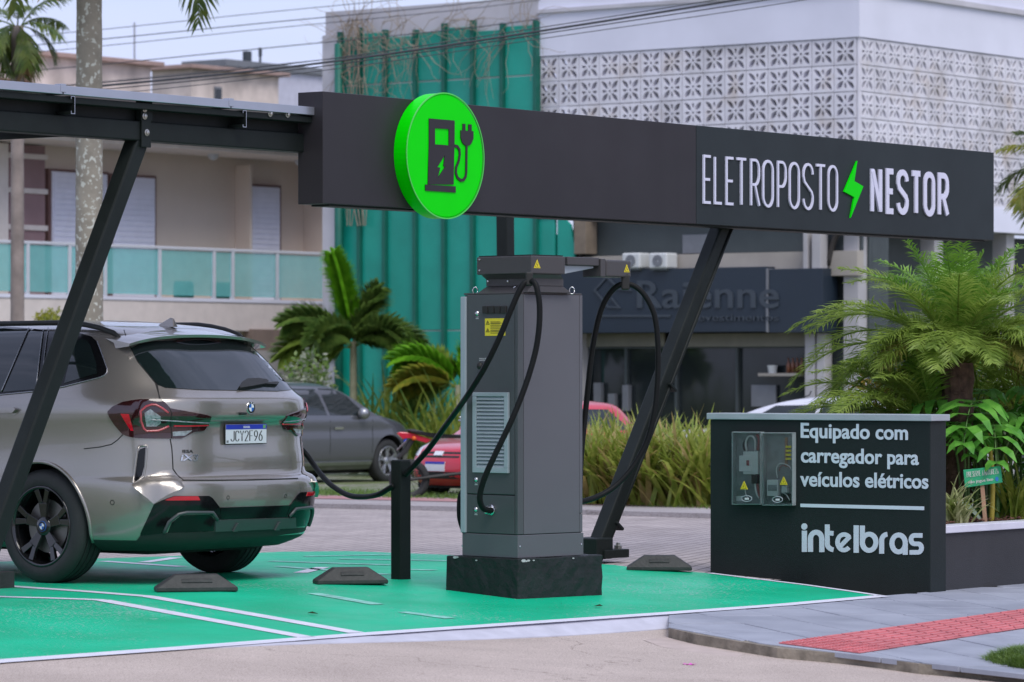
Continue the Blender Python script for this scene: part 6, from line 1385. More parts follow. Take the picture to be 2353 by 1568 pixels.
# balcony
MB().unbox(uh0, uh1, nB2 - .02, nH - .002, zS - .50, zS).build('balcony_slab', M_bei2, hs_, bevel=.01)
MB().unbox(uh0, uh1, nB2 - .035, nB2 + .06, zS + .0, zS + .06).build('balcony_kerb', M_bw_, hs_)
zT2 = onN(400, 567, nB2).z; M_wm = mat('white_metal', (.60, .62, .68), .4, var=.04)
MB().unbox(uh0, uh1, nB2 - .03, nB2 + .03, zT2 - .05, zT2).build('handrail', M_wm, hs_, bevel=.008)
pp_ = [-250, -120, -10, 62, 158, 240, 365, 490, 533, 635, 742]
for i in range(len(pp_) - 1):
    ua, ub = uof(onN(pp_[i], 620, nB2)), uof(onN(pp_[i + 1], 620, nB2))
    MB().unbox(ua + .04, ub - .01, nB2 - .006, nB2 + .006, zS + .10, zT2 - .06).build('glass_pane', M_tg, hs_); MB().unbox(ua - .03, ua + .035, nB2 - .03, nB2 + .03, zS + .06, zT2 - .05).build('baluster', M_wm, hs_)
M_pot = mat('green_pot', (.01, .16, .12), .5, var=.1)
for i, px in enumerate((422, 512)):
    q = onN(px, 690, nB2 + .5); q.z = zS; o = MB().lathe([(0, 0), (.14, 0), (.18, .1), (.18, .30), (.15, .36), (.13, .36), (.13, .33), (0, .33)], q, UP, 20).build('plant_pot', M_pot, None, smooth=True)
    tag(o, ['dark green pot on the balcony, left one of two', 'dark green pot on the balcony, right one of two'][i], 'pot', 'pots on the balcony')
# lamp on the eave soffit
for i, px in enumerate((490, 690)):
    q = onN(px, 372 if i == 0 else 395, nB2 + .6); q.z = zE - .10; o = MB().lathe([(.10, .01), (.09, -.05), (.05, -.09), (0, -.1)], q, UP, 16).build('ceiling_lamp', M_wm, None, smooth=True); tag(o, ['white round lamp under the eave, left one', 'white round lamp under the eave, right one'][i], 'lamp', 'lamps under the eave')
# lower yard walls
hbox(560, 752, 758, 815, .2, mat('brown_wall', (.24, .18, .15), .85, var=.1), 'lower_wall', n=nB2 + .1); MB().unbox(uof(onN(540, 850, 42.5)), uof(onN(760, 850, 42.5)), 42.5, 42.65, -1.2, onN(650, 806, 42.5).z).build('yard_wall', mat('yard_render', (.40, .38, .37), .85, var=.1, vs=1.5), hs_)
# houses farther back
M_stone = mat('stone_cladding', (.60, .51, .46), .85, var=.28, vs=1.6, bump=.4, bs=6)
def far_house(p0, p1, yt, nn, label, zb=-1.0, slope=0.0):
    u0_, u1_ = uof(onN(p0, 100, nn)), uof(onN(p1, 100, nn)); zt3 = onN(p1, yt, nn).z; t = thing('far_house', label, 'house', un((u0_ + u1_) / 2, nn, zb))
    MB().unbox(u0_, u1_, nn, nn + 1.2, zb, zt3 - .092).build('wall', M_stone, t); MB().unbox(u0_ - .2, u1_ + .2, nn - .2, nn + 1.3, zt3 - .09, zt3).build('roof_edge', M_brf if False else mat('brown_fascia', (.36, .25, .22), .8, var=.1), t, bevel=.01)
    for k in range(1):
        uu = u0_ + (u1_ - u0_) * (.25 + .25 * k); f_ = MB().unbox(uu, uu + .25, nn - .03, nn + .02, zt3 - .95, zt3 - .45).build('window', M_gry, t); MB().unbox(uu + .03, uu + .22, nn - .04, nn - .031, zt3 - .9, zt3 - .5).build('pane', M_dkg, f_)
    return t, zt3
far_house(-320, 346, 143, 52.0, 'stone clad flat roofed house behind the palm trunks')
t2, zt4 = far_house(440, 640, 168, 58.0, 'stone clad house with brown roof edge left of the chimney')
u5, u6 = uof(onN(585, 100, 60)), uof(onN(765, 100, 60)); wh = thing('far_house', 'white block with black chimney pipes on its roof', 'house', un((u5 + u6) / 2, 60, -1)); zq2 = onN(515, 152, 60).z
MB().unbox(uof(onN(515, 100, 60)), u6 + 1.0, 60, 61.2, -1, zq2).build('wall', mat('pale_far_wall', (.52, .52, .62), .85, var=.08), wh)
MB().unbox(uof(onN(512, 100, 60)), u6 + 1.0, 59.9, 61.3, zq2 + .002, zq2 + .16).build('parapet', M_gry, wh)
M_sta = mat('dark_flue', (.035, .045, .055), .6, var=.1)
q = onN(568, 140, 60.5); MB().lathe([(.07, -.3), (.07, .05), (.11, .06), (.11, .34), (0, .34)], V((q.x, q.y, zq2 + .12)), UP, 14).build('chimney', M_sta, wh); q = onN(598, 140, 60.5); MB().lathe([(.03, -.3), (.03, .25), (.045, .26), (.045, .46), (0, .46)], V((q.x, q.y, zq2 + .12)), UP, 10).build('flue', M_sta, wh)
q = onN(309, 120, 53.0); o = MB().tube([V((q.x, q.y, onN(309, 120, 53).z - .6)), V((q.x, q.y, onN(309, 52, 53).z))], .022, 6).build('aerial_mast', mat('grey_mast', (.35, .37, .42), .5), None); tag(o, 'thin grey mast rising behind the lichen covered palm trunk', 'mast')
# ================================================================ plants
L_palm = leafmat('date_palm_leaf', (.19, .29, .04), (.38, .50, .10), tr=.5); L_palm2 = leafmat('old_palm_leaf', (.13, .15, .03), (.26, .23, .05)); L_new = leafmat('young_palm_leaf', (.13, .30, .03), (.26, .45, .06))
L_phil = leafmat('philodendron_leaf', (.08, .29, .035), (.18, .48, .07), .32); L_grass = leafmat('iris_leaf', (.19, .27, .035), (.40, .44, .09), tr=.45); L_grass2 = leafmat('iris_leaf_dry', (.36, .30, .09), (.48, .36, .15), tr=.45); L_fox = leafmat('foxtail_leaf', (.10, .20, .04), (.24, .35, .08), tr=.45); L_foxn = leafmat('bright_frond', (.16, .42, .02), (.28, .58, .04), tr=.45); L_yel = leafmat('yellow_frond', (.20, .26, .03), (.40, .37, .05))
L_crot = leafmat('croton_leaf', (.26, .20, .02), (.50, .30, .05)); L_spid = leafmat('striped_leaf', (.20, .26, .06), (.52, .52, .28)); L_lawn = leafmat('lawn_blade', (.09, .17, .03), (.18, .28, .05))
M_rach = mat('frond_stalk', (.20, .22, .06), .6, var=.2); M_ptrunk = mat('fibrous_trunk', (.115, .07, .05), .95, var=.5, vs=18, bump=1.0, bs=26)
RN = random.Random(21)
def frond(mb, base, az, el, L_, droop, nl=46, ll=.22, lw=.010, vang=40, tip=.25, curl=.5, stalk=.18, ms=None, jit=.12, twist=0.0):
    """palm frond: arching midrib in ms (or mb), paired leaflets in mb"""
    pts = []; p = V(base); n = 14; e = el; d = V((cos(az), sin(az), 0))
    for i in range(n + 1):
        pts.append(p.copy()); t = i / n; e_ = el - droop * t ** 1.25; p = p + (d * cos(e_) + UP * sin(e_)) * (L_ / n)
    (ms or mb).tube(pts, [.011 * (1 - .85 * i / n) * (L_ / 1.0) ** .5 + .0012 for i in range(n + 1)], 5, False)
    for k in range(nl):
        t = stalk + (1 - stalk) * (k + .5) / nl; x = t * n; i = min(int(x), n - 1); f = x - i; q = pts[i].lerp(pts[i + 1], f); tg = (pts[i + 1] - pts[i]).normalized(); sd = tg.cross(UP)
        sd = sd.normalized() if sd.length > .05 else V((-d.y, d.x, 0)); nr = sd.cross(tg)
        prof = sin(pi * min(1, .12 + .95 * (t - stalk) / (1 - stalk))) ** .6 if t < .9 else (tip + (1 - t) * 5 * (.6 - tip)); l_ = ll * max(.25, prof) * RN.uniform(.85, 1.1)
        for s_ in (-1, 1):
            a = radians(vang) + RN.uniform(-jit, jit) * 1.2; f_ = .62 - .25 * t + RN.uniform(-jit, jit)
            dr = (sd * s_ * cos(a) + nr * sin(a)) * (1 - f_ * .4) + tg * (f_ + .25); dr.normalize(); w2 = tg.cross(dr).cross(dr).normalized() if True else tg
            wv = (tg - dr * tg.dot(dr)).normalized() * lw * .5; m1 = q + dr * l_ * .5 + nr * 0; m1 -= UP * (curl * l_ * .10); e1 = q + dr * l_ - UP * (curl * l_ * .38)
            b = len(mb.v); mb.v += [q - wv * .6, q + wv * .6, m1 + wv, m1 - wv, e1]; mb.f += [(b, b + 1, b + 2, b + 3), (b + 3, b + 2, b + 4)]
def date_palm(base, trunk_h, nf, L_, label, rng=(0, 2 * pi), r_=.09, lean=(0, 0), name='palm', ll=.24, lo=0.0, azr=None):
    t = thing(name, label, 'palm', base, group='date palms in the planter'); top = V(base) + V((lean[0], lean[1], trunk_h))
    tr = MB(); n = 10; tr.tube([V(base).lerp(top, i / n) - UP * (.05 if i == 0 else 0) for i in range(n + 1)], [r_ * (1 + .12 * (i % 2)) * (1.0 + .25 * (i / n)) for i in range(n + 1)], 12)
    to = tr.build('trunk', M_ptrunk, t)
    st = MB()
    for k in range(110):
        h_ = RN.uniform(0, 1); a = RN.uniform(0, 2 * pi); p = V(base).lerp(top, h_) + V((cos(a), sin(a), 0)) * r_ * 1.1; st.box(p, .03, .012, .05, V((-sin(a), cos(a), 0)), V((cos(a), sin(a), .5)).normalized(), V((-.45 * cos(a), -.45 * sin(a), .9)).normalized())
    so = st.build('leaf_base_scales', M_ptrunk, t); so['kind'] = 'stuff'
    for k in range(nf):
        f = k / nf; az = (k * 2.39996 if azr is None else azr[0] + (azr[1] - azr[0]) * ((k * .618034) % 1)) + RN.uniform(-.25, .25); el = radians(86 - 84 * f ** .9) + lo; l2 = L_ * (.62 + .45 * min(1, f * 2.2)) * RN.uniform(.9, 1.08); lf = MB()
        if azr is None and f > .34 and sin(az) < -.15: el = max(el, radians(38)); l2 *= .62
        frond(lf, top + V((cos(az), sin(az), 0)) * .035 + UP * RN.uniform(-.04, .08), az, el + RN.uniform(-.1, .1), l2, radians(62 + 42 * f * RN.uniform(.7, 1.3)) * (1 if f > .12 else .5), nl=int(60 * L_ + 12), ll=ll * RN.uniform(1.0, 1.25), lw=.0085, vang=18, curl=.8, jit=.28)
        lf.build('frond', L_new if f < .2 else (L_palm2 if f > .86 and k % 2 else L_palm), t, recalc=False)
    return t
pz = zq - .02
def plant_at(px, dn):
    p = onN(px, 1000, pn0 + .16 + dn); return V((p.x, p.y, pz))
date_palm(plant_at(2200, .62), 1.12, 74, 1.28, 'bushy date palm with shaggy brown trunk behind the lettered wall')
date_palm(plant_at(2150, .75), .60, 30, 1.12, 'low date palm with yellowish stalks left of the shaggy trunk', r_=.06, lo=radians(-4), azr=(radians(95), radians(250)))
date_palm(plant_at(2395, .8), .78, 44, 1.15, 'date palm cut by the right edge of the picture')
# philodendrons: big lobed leaves on long stalks
def lobed_leaf(mb, st, base, tip_dir, L_, up=.35, nl=7):
    d = V(tip_dir).normalized(); sd = d.cross(UP).normalized(); nr = sd.cross(d).normalized(); mid = []
    for i in range(9):
        t = i / 8; mid.append(base + d * (L_ * t) + nr * (L_ * (.18 * sin(pi * t) - .42 * t * t)))
    st.tube(mid, [.007 * (1 - .8 * i / 8) + .001 for i in range(9)], 5, False)
    for k in range(nl):
        t = .06 + .88 * k / (nl - 1); x = t * 8; i = min(int(x), 7); q = mid[i].lerp(mid[i + 1], x - i); q2 = mid[min(i + 1, 8)]
        ln = L_ * (.52 * sin(pi * (.18 + .72 * t)) + .06)
        for s_ in (-1, 1):
            dr = (sd * s_ * (1.0 - .35 * t) + d * (.15 + .75 * t) + nr * .12).normalized(); w_ = L_ * .075; wv = (d - dr * d.dot(dr)).normalized() * w_; b = len(mb.v)
            P_ = [q - wv * .8, q + wv * .8]
            for (tt, ww, dz) in ((.35, 1.0, .02), (.7, .85, -.16), (1.0, .12, -.5)):
                c_ = q + dr * ln * tt + UP * (ln * dz); und = nr * (L_ * .012 * sin(k * 2.2 + tt * 5)); P_ += [c_ - wv * ww + und, c_ + wv * ww - und]
            mb.v += P_; mb.f += [(b, b + 1, b + 3, b + 2), (b + 2, b + 3, b + 5, b + 4), (b + 4, b + 5, b + 7, b + 6)]
M_stem = mat('green_stem', (.10, .19, .05), .5, var=.2)
def philo(px, Y, n, h_, label, spread=.5, sz=.42, seed=1, az0=None):
    base = plant_at(px, Y); t = thing('philodendron', label, 'plant', base, group='philodendrons in the planter'); rg = random.Random(seed)
    for k in range(n):
        az = (k * 2.4 + rg.uniform(-.3, .3)) if az0 is None else az0[k % len(az0)] + rg.uniform(-.3, .3); hh = h_ * rg.uniform(.8, 1.15); rr_ = spread * rg.uniform(.35, 1); top = base + V((cos(az) * rr_, sin(az) * rr_, hh)); st = MB(); lf = MB()
        st.tube(spline([base + V((cos(az) * .04, sin(az) * .04, 0)), base.lerp(top, .5) + UP * hh * .14, top], 5), [.013 - .0007 * i for i in range(11)], 6, False)
        lobed_leaf(lf, st, top, V((cos(az), sin(az), -.15)), sz * rg.uniform(.8, 1.15)); lo = lf.build('leaf', L_phil, t, recalc=False); st.build('stalk', M_stem, t, smooth=True)
philo(2272, .42, 12, .74, 'large lobed philodendron above the small green sign', .36, .48, 3); philo(2350, .38, 13, .70, 'lobed philodendron at the right edge above the planter coping', .4, .46, 8); philo(2310, .8, 10, .80, 'tall philodendron between the date palm trunks', .5, .44, 15); philo(2225, .5, 9, .66, 'small philodendron close behind the dark wall end', .28, .34, 23); philo(2420, .4, 10, .6, 'philodendron half outside the right picture edge', .5, .46, 31)
# striped spider plants, grey leaf, stems
def clump(name, label, base, n, L_, lw, m, m2=None, spread=.9, group=None, seed=1, cat='plant', lean=(0, 0), up=1.0, frac2=.2):
    t = thing(name, label, cat, base, group=group); rg = random.Random(seed); A, B = MB(), MB()
    for k in range(n):
        mb = B if (m2 and rg.random() < frac2) else A; az = rg.uniform(0, 2 * pi); e0 = radians(rg.uniform(48, 88)) * up; l_ = L_ * rg.uniform(.55, 1.1); dr = radians(rg.uniform(30, 115)) * spread; p = V(base) + V((rg.gauss(0, 1), rg.gauss(0, 1), 0)) * L_ * .10; d = V((cos(az), sin(az), 0)); sd = V((-d.y, d.x, 0)); b = len(mb.v); ns_ = 6
        for i in range(ns_ + 1):
            tt = i / ns_; w_ = lw * (1 - tt ** 2.2) * .5 + .0006; mb.v += [p - sd * w_, p + sd * w_]; e = e0 - dr * tt ** 1.4; p = p + (d * cos(e) + UP * sin(e)) * (l_ / ns_) + V((lean[0], lean[1], 0)) * (tt * l_ / ns_)
        mb.f += [(b + 2 * i, b + 2 * i + 1, b + 2 * i + 3, b + 2 * i + 2) for i in range(ns_)]
    A.build('blades', m, t, recalc=False)['kind'] = 'stuff'
    if m2 and B.v: B.build('pale_blades', m2, t, recalc=False)['kind'] = 'stuff'
    return t
clump('striped_plant', 'cream striped grassy plant against the end of the dark wall', plant_at(2192, .12), 90, .40, .020, L_spid, spread=1.1, seed=4)
clump('striped_plant', 'green strappy plant right of the small green sign', plant_at(2340, .18), 46, .55, .030, L_grass, spread=.8, seed=6); clump('striped_plant', 'leafy undergrowth behind the small green sign', plant_at(2280, .8), 90, .55, .035, L_phil, spread=.9, seed=9)
lf = MB(); b0 = plant_at(2262, .05); d = V((-.82, -.1, .55)); sd = V((.1, .5, .35)); 
for i in range(9):
    t = i / 8; c_ = b0 + d * (.30 * t) + UP * (.05 * sin(pi * t)); w_ = .055 * sin(pi * min(1, .1 + .9 * t)) ** .8; lf.v += [c_ - sd * w_, c_ + UP * .008, c_ + sd * w_]
for i in range(8): a = i * 3; lf.f += [(a, a + 1, a + 4, a + 3), (a + 1, a + 2, a + 5, a + 4)]
o = lf.build('fallen_leaf', leafmat('silver_leaf', (.22, .30, .22), (.34, .42, .32)), None, recalc=False); tag(o, 'broad pale green leaf lying on the bark mulch', 'leaf')
for i, (px, h_, m_) in enumerate(((2278, .62, mat('yellow_cane', (.42, .33, .05), .6, var=.2)), (2290, .66, M_stem), (2262, .7, mat('dark_cane', (.05, .07, .03), .6, var=.2)))):
    q = plant_at(px, .25 + .06 * i); o = MB().tube(spline([q - UP * .03, q + V((.01, 0, h_ * .5)), q + V((-.02, .02, h_))], 4), [.020 - .0008 * k for k in range(9)], 8).build('bare_cane', m_, None, smooth=True); tag(o, ['yellow cane standing behind the small green sign', 'green cane standing right of the small green sign', 'dark cane rising behind the small green sign'][i], 'cane', 'canes in the planter')
# hand-painted garden sign
gsn = thing('garden_sign', 'small hand painted green sign on a wooden stake in the planter', 'sign', plant_at(2255, .05)); M_sgr = mat('sign_green', (.02, .36, .16), .6, var=.12, vs=6); M_stk = mat('raw_wood', (.40, .24, .15), .8, var=.15, vs=8)
def ZS(x, y): return (2010.75 + x * .2931, 861.75 + y * .2931)
Yg = plant_at(2258, .05).y; g4 = [at(*ZS(*p), Yg) for p in ((692, 745), (985, 714), (1000, 843), (706, 885))]
bd_ = MB().prism(g4, (0, .012, 0)).build('board', M_sgr, gsn, bevel=.002); s0 = at(*ZS(838, 868), Yg); MB().boxo(s0 + V((-.014, .013, .05)), (.028, 0, 0), (0, .02, 0), V((.03, .0, pz - .05 - s0.z - .05))).build('stake', M_stk, gsn)
def gp(x, y): return g4[3].lerp(g4[2], x).lerp(g4[0].lerp(g4[1], x), y) - V((0, .001, 0))
M_gl = mat('sign_letter', (.62, .68, .62), .6, var=.1)
x_ = .08
for wd in ('PRESERVE', 'A', 'NATUREZA'):
    for c_ in wd: strokes([[(x_ + .036 * q[0], .56 + .30 * q[1]) for q in l_] for l_ in GL[c_]], .012, lambda x, y: gp(x, y), (0, -.002, 0)).build('letter', M_gl, bd_); x_ += .048
    x_ += .02
text_on('não jogue lixo', lambda tx, ty: gp(.10 + .66 * tx, .20 + .17 * ty), (0, -.002, 0), .02, 'lettering', M_gl, bd_)
MB().prism([gp(.86 + .045 * cos(t), .25 + .14 * sin(t)) for t in [k * pi / 6 for k in range(12)]], (0, -.002, 0)).build('blue_dot', mat('sign_blue', (.02, .2, .55), .5), bd_)
# croton shrub behind the wall
def shrub(name, label, centre, rad, n, lsz, mats, seed=1, cat='shrub', group=None, stems=True):
    t = thing(name, label, cat, (centre[0], centre[1], centre[2] - rad[2]), group=group); rg = random.Random(seed); mbs = [MB() for _ in mats]
    for k in range(n):
        a, b, r_ = rg.uniform(0, 2 * pi), math.acos(rg.uniform(-1, 1)), rg.random() ** .4; p = V(centre) + V((rad[0] * r_ * sin(b) * cos(a), rad[1] * r_ * sin(b) * sin(a), rad[2] * r_ * cos(b))) * (1 + .15 * sin(5 * a + 3 * b)); d = V((rg.gauss(0, 1), rg.gauss(0, 1), rg.gauss(.3, .8))).normalized(); sd = d.cross(V((rg.gauss(0, 1), rg.gauss(0, 1), rg.gauss(0, 1)))).normalized(); s_ = lsz * rg.uniform(.6, 1.3); mb = mbs[rg.randrange(len(mbs))]; i = len(mb.v); mb.v += [p, p + d * s_ * .5 + sd * s_ * .24, p + d * s_, p + d * s_ * .5 - sd * s_ * .24]; mb.f.append((i, i + 1, i + 2, i + 3))
    for mb, m in zip(mbs, mats):
        if mb.v: mb.build('foliage', m, t, recalc=False)['kind'] = 'stuff'
    if stems:
        for k in range(5):
            a = k * 1.25; b0 = V((centre[0], centre[1], centre[2] - rad[2] * 1.0)); MB().tube([b0, b0 + V((cos(a) * rad[0] * .3, sin(a) * rad[1] * .3, rad[2])), b0 + V((cos(a) * rad[0] * .6, sin(a) * rad[1] * .6, rad[2] * 1.6))], [.015, .01, .004], 5).build('stem', M_twig, t)
    return t
c_ = at(2095, 900, 28.6); shrub('croton_shrub', 'yellow and orange leaved croton under the date palm', (c_.x, c_.y, 1.17), (.50, .35, .26), 1700, .055, [L_crot, L_yel, L_crot, L_phil], 5); c_ = at(2240, 860, 29.2); shrub('croton_shrub', 'yellow green shrub behind the shaggy palm trunk', (c_.x, c_.y, 1.1), (.5, .4, .45), 1400, .06, [L_yel, L_phil], 6)
# planted strip beyond the street: iris clumps
ORD = ['first', 'second', 'third', 'fourth', 'fifth', 'sixth', 'seventh', 'eighth', 'ninth', 'tenth', 'eleventh', 'twelfth', 'thirteenth', 'fourteenth']
def IRL(i, j): return 'iris clump of the %s row, %s one counted from the charger' % (('front', 'back')[j], ORD[i])
for i, px in enumerate(range(1352, 1660, 22)):
    for j in range(2):
        p = gr(px + 9 * j + RN.uniform(-6, 6), 1166 + (px - 1352) * .025 - 9 * j); clump('iris_clump', IRL(i, j), p, 85, 1.02, .060, L_grass, L_grass2, .75, 'iris clumps along the far bed', 40 + i * 2 + j, frac2=.22, up=1.0)
for i, (px, py, Y) in enumerate(((905, 1010, 59.2), (950, 1010, 58.6), (1000, 1015, 58.0), (1045, 1010, 57.6), (865, 1005, 60.0))):
    p = at(px, py, Y); p.z = gz(p.x, p.y); clump('flax_clump', ['flax clump second from the left before the green facade', 'flax clump in the middle of the row before the green facade', 'flax clump fourth from the left before the green facade', 'rightmost flax clump beside the charger cabinet', 'leftmost flax clump above the grey crossover bonnet'][i], p, 60, 1.75, .07, L_grass, L_fox, .55, 'flax clumps by the green facade', 80 + i)
# grass verge patches
def lawn(name, poly, n, h_, m, seed, kind='stuff', label=None):
    rg = random.Random(seed); mb = MB(); P_ = [gr(*p) for p in poly]; tri_ = [(P_[0], P_[i], P_[i + 1]) for i in range(1, len(P_) - 1)]
    for k in range(n):
        a, b, c = tri_[rg.randrange(len(tri_))]; r1, r2 = rg.random() ** .5, rg.random(); p = a * (1 - r1) + b * (r1 * (1 - r2)) + c * (r1 * r2); p.z = gz(p.x, p.y) - .03; az = rg.uniform(0, 2 * pi); d = V((cos(az), sin(az), 0)); hh = h_ * rg.uniform(.5, 1.2); w_ = hh * .05; i = len(mb.v); s_ = V((-d.y, d.x, 0)) * w_
        mb.v += [p - s_, p + s_, p + UP * hh * .7 + d * hh * .2 + s_ * .6, p + UP * hh * .7 + d * hh * .2 - s_ * .6, p + UP * hh * .95 + d * hh * .6]; mb.f += [(i, i + 1, i + 2, i + 3), (i + 3, i + 2, i + 4)]
    o = mb.build(name, m, None, recalc=False); o['kind'] = kind
    if label: tag(o, label, 'grass')
    return o
lawn('verge_grass', [(1340, 1168), (1660, 1180), (1660, 1160), (1340, 1150)], 5000, .10, L_lawn, 3, label='short grass along the foot of the iris bed'); lawn('verge_grass', [(700, 1149), (1066, 1158), (1066, 1138), (700, 1130)], 5000, .10, L_lawn, 4, label='short grass strip in front of the red hatchback')
# grass tuft at the bottom right corner: a mound of turf
tf = thing('turf_mound', 'mound of bright grass at the bottom right corner', 'grass', gr(2375, 1540)); mb = MB(); cen = gr(2392, 1522); cen.z = gz(cen.x, cen.y) - .04; rg = random.Random(2)
sm = MB(); 
for i in range(9):
    for j in range(24):
        a = 2 * pi * j / 24; b = pi / 2 * i / 8; sm.v.append(cen + V((.30 * cos(b) * cos(a), .42 * cos(b) * sin(a), .10 * sin(b) - .02)))
for i in range(8):
    for j in range(24): sm.f.append((i * 24 + j, i * 24 + (j + 1) % 24, (i + 1) * 24 + (j + 1) % 24, (i + 1) * 24 + j))
sm.build('soil', M_earth, tf)
for k in range(9000):
    a = rg.uniform(0, 2 * pi); r_ = rg.random() ** .5; p = cen + V((.32 * r_ * cos(a), .45 * r_ * sin(a), .10 * sqrt(max(0, 1 - r_ * r_)) - .03)); az = rg.uniform(0, 2 * pi); d = V((cos(az), sin(az), 0)); hh = rg.uniform(.04, .10); s_ = V((-d.y, d.x, 0)) * .003; i = len(mb.v)
    mb.v += [p - s_, p + s_, p + UP * hh * .6 + d * hh * .3 + s_ * .7, p + UP * hh * .6 + d * hh * .3 - s_ * .7, p + UP * hh * .75 + d * hh * .8]; mb.f += [(i, i + 1, i + 2, i + 3), (i + 3, i + 2, i + 4)]
mb.build('blades', L_lawn, tf, recalc=False)['kind'] = 'stuff'
# foxtail palms by the green facade
def foxfrond(mb, base, az, el, L_, droop, m=None, ll=.36, n=120):
    pts = []; p = V(base); d = V((cos(az), sin(az), 0)); k_ = 12
    for i in range(k_ + 1): pts.append(p.copy()); e = el - droop * (i / k_) ** 1.3; p = p + (d * cos(e) + UP * sin(e)) * (L_ / k_)
    mb.tube(pts, [.014 * (1 - .8 * i / k_) for i in range(k_ + 1)], 5, False)
    for k in range(n):
        t = .15 + .85 * k / n; x = t * k_; i = min(int(x), k_ - 1); q = pts[i].lerp(pts[i + 1], x - i); tg = (pts[i + 1] - pts[i]).normalized(); a1 = tg.cross(V((.3, .2, .9))).normalized(); a2 = tg.cross(a1)
        for j in range(7):
            ph = 2 * pi * j / 7 + k * .9; dr = ((a1 * cos(ph) + a2 * sin(ph)) * .8 + tg * .6).normalized(); l_ = ll * (.55 + .6 * sin(pi * min(1, t * .95))) * RN.uniform(.8, 1.15); wv = tg.cross(dr).normalized() * .026; b = len(mb.v); mb.v += [q - wv * .5, q + wv * .5, q + dr * l_ * .6 + wv, q + dr * l_ * .6 - wv, q + dr * l_ - UP * l_ * .15]; mb.f += [(b, b + 1, b + 2, b + 3), (b + 3, b + 2, b + 4)]
def toP(px, py, Y): return at(px, py, Y)
fp = thing('foxtail_palm', 'foxtail palm with one upright bright green frond by the white pilaster', 'palm', V((at(812, 900, 59).x, 59, gz(0, 59))), group='foxtail palms by the facade')
cb2 = at(812, 800, 59); MB().tube([V((cb2.x, 59, gz(0, 59))), cb2 + UP * .1], [.07, .05], 8).build('trunk', mat('grey_trunk', (.22, .22, .14), .8, var=.2), fp, smooth=True)
for az, el, L_, dr, m in ((pi * .97, 1.40, 1.30, .2, L_foxn), (0.15, 1.35, 1.0, .5, L_fox), (pi * 1.02, .95, 1.25, 1.6, L_fox), (pi * .95, .45, 1.25, 1.5, L_palm), (.05, .55, 1.1, 1.4, L_fox), (pi * 1.3, .7, 1.0, 1.5, L_fox), (-.6, .75, 1.0, 1.5, L_fox), (pi * .9, .1, 1.0, 1.0, L_palm), (1.2, .9, .9, 1.2, L_fox)):
    f_ = MB(); foxfrond(f_, cb2 + (UP * .18 if m is L_foxn else UP * .0), az, el, L_, dr); f_.build('frond', m, fp, recalc=False)
fp2 = thing('foxtail_palm', 'yellowish foxtail palm beside the charger cabinet', 'palm', V((at(1060, 900, 58).x, 58, gz(0, 58))), group='foxtail palms by the facade'); cb3 = at(1052, 900, 58)
MB().tube([V((cb3.x, 58, gz(0, 58))), cb3 + UP * .1], [.06, .04], 8).build('trunk', MATS['grey_trunk'], fp2, smooth=True)
for az, el, L_, dr, m in ((pi, 1.05, 1.15, 1.7, L_foxn), (pi * 1.05, .6, 1.0, 1.5, L_yel), (pi * .9, .3, .9, 1.2, L_fox), (.1, .9, 1.0, 1.5, L_palm), (.4, 1.3, 1.0, .8, L_foxn), (pi * .75, .9, 1.0, 1.3, L_palm)):
    f_ = MB(); foxfrond(f_, cb3 + UP * .05, az, el, L_, dr); f_.build('frond', m, fp2, recalc=False)
c_ = at(710, 860, 55); shrub('grey_shrub', 'pale flowering shrub above the grey crossover roof', (c_.x, c_.y, 1.2), (.38, .4, .45), 900, .10, [leafmat('grey_leaf', (.20, .24, .14), (.42, .44, .34)), L_fox], 11)
c_ = at(96, 712, 60); shrub('balcony_bush', 'low yellow green bush at the foot of the beige house', (at(115, 712, 58).x, 58, 2.1), (.25, .3, .22), 500, .08, [L_yel], 12, stems=False)
# tall palms on the left
M_tr = mat('lichen_bark', (.27, .25, .20), .95, var=.2, vs=5, bump=.7, bs=14); t_ = M_tr.node_tree; bb = t_.nodes['Principled BSDF']; vr = t_.nodes.new('ShaderNodeTexNoise'); vr.inputs['Scale'].default_value = 20; vr.inputs['Detail'].default_value = 2; tcx = t_.nodes.new('ShaderNodeTexCoord'); t_.links.new(tcx.outputs['Object'], vr.inputs['Vector']); rpx = t_.nodes.new('ShaderNodeValToRGB'); rpx.color_ramp.elements[0].position = .58; rpx.color_ramp.elements[1].position = .63; t_.links.new(vr.outputs[0], rpx.inputs[0]); mxx = t_.nodes.new('ShaderNodeMix'); mxx.data_type = 'RGBA'; mxx.inputs[7].default_value = (.52, .54, .47, 1); sx_ = bb.inputs['Base Color'].links[0].from_socket; t_.links.new(rpx.outputs[0], mxx.inputs[0]); t_.links.new(sx_, mxx.inputs[6]); t_.links.new(mxx.outputs[2], bb.inputs['Base Color'])
M_tr2 = mat('ringed_palm_bark', (.25, .21, .19), .95, var=.25, vs=4, bump=.6, bs=10)
L_cp = leafmat('coconut_leaf', (.07, .13, .02), (.17, .22, .04)); L_cp2 = leafmat('dry_coconut_leaf', (.26, .16, .07), (.36, .24, .12))
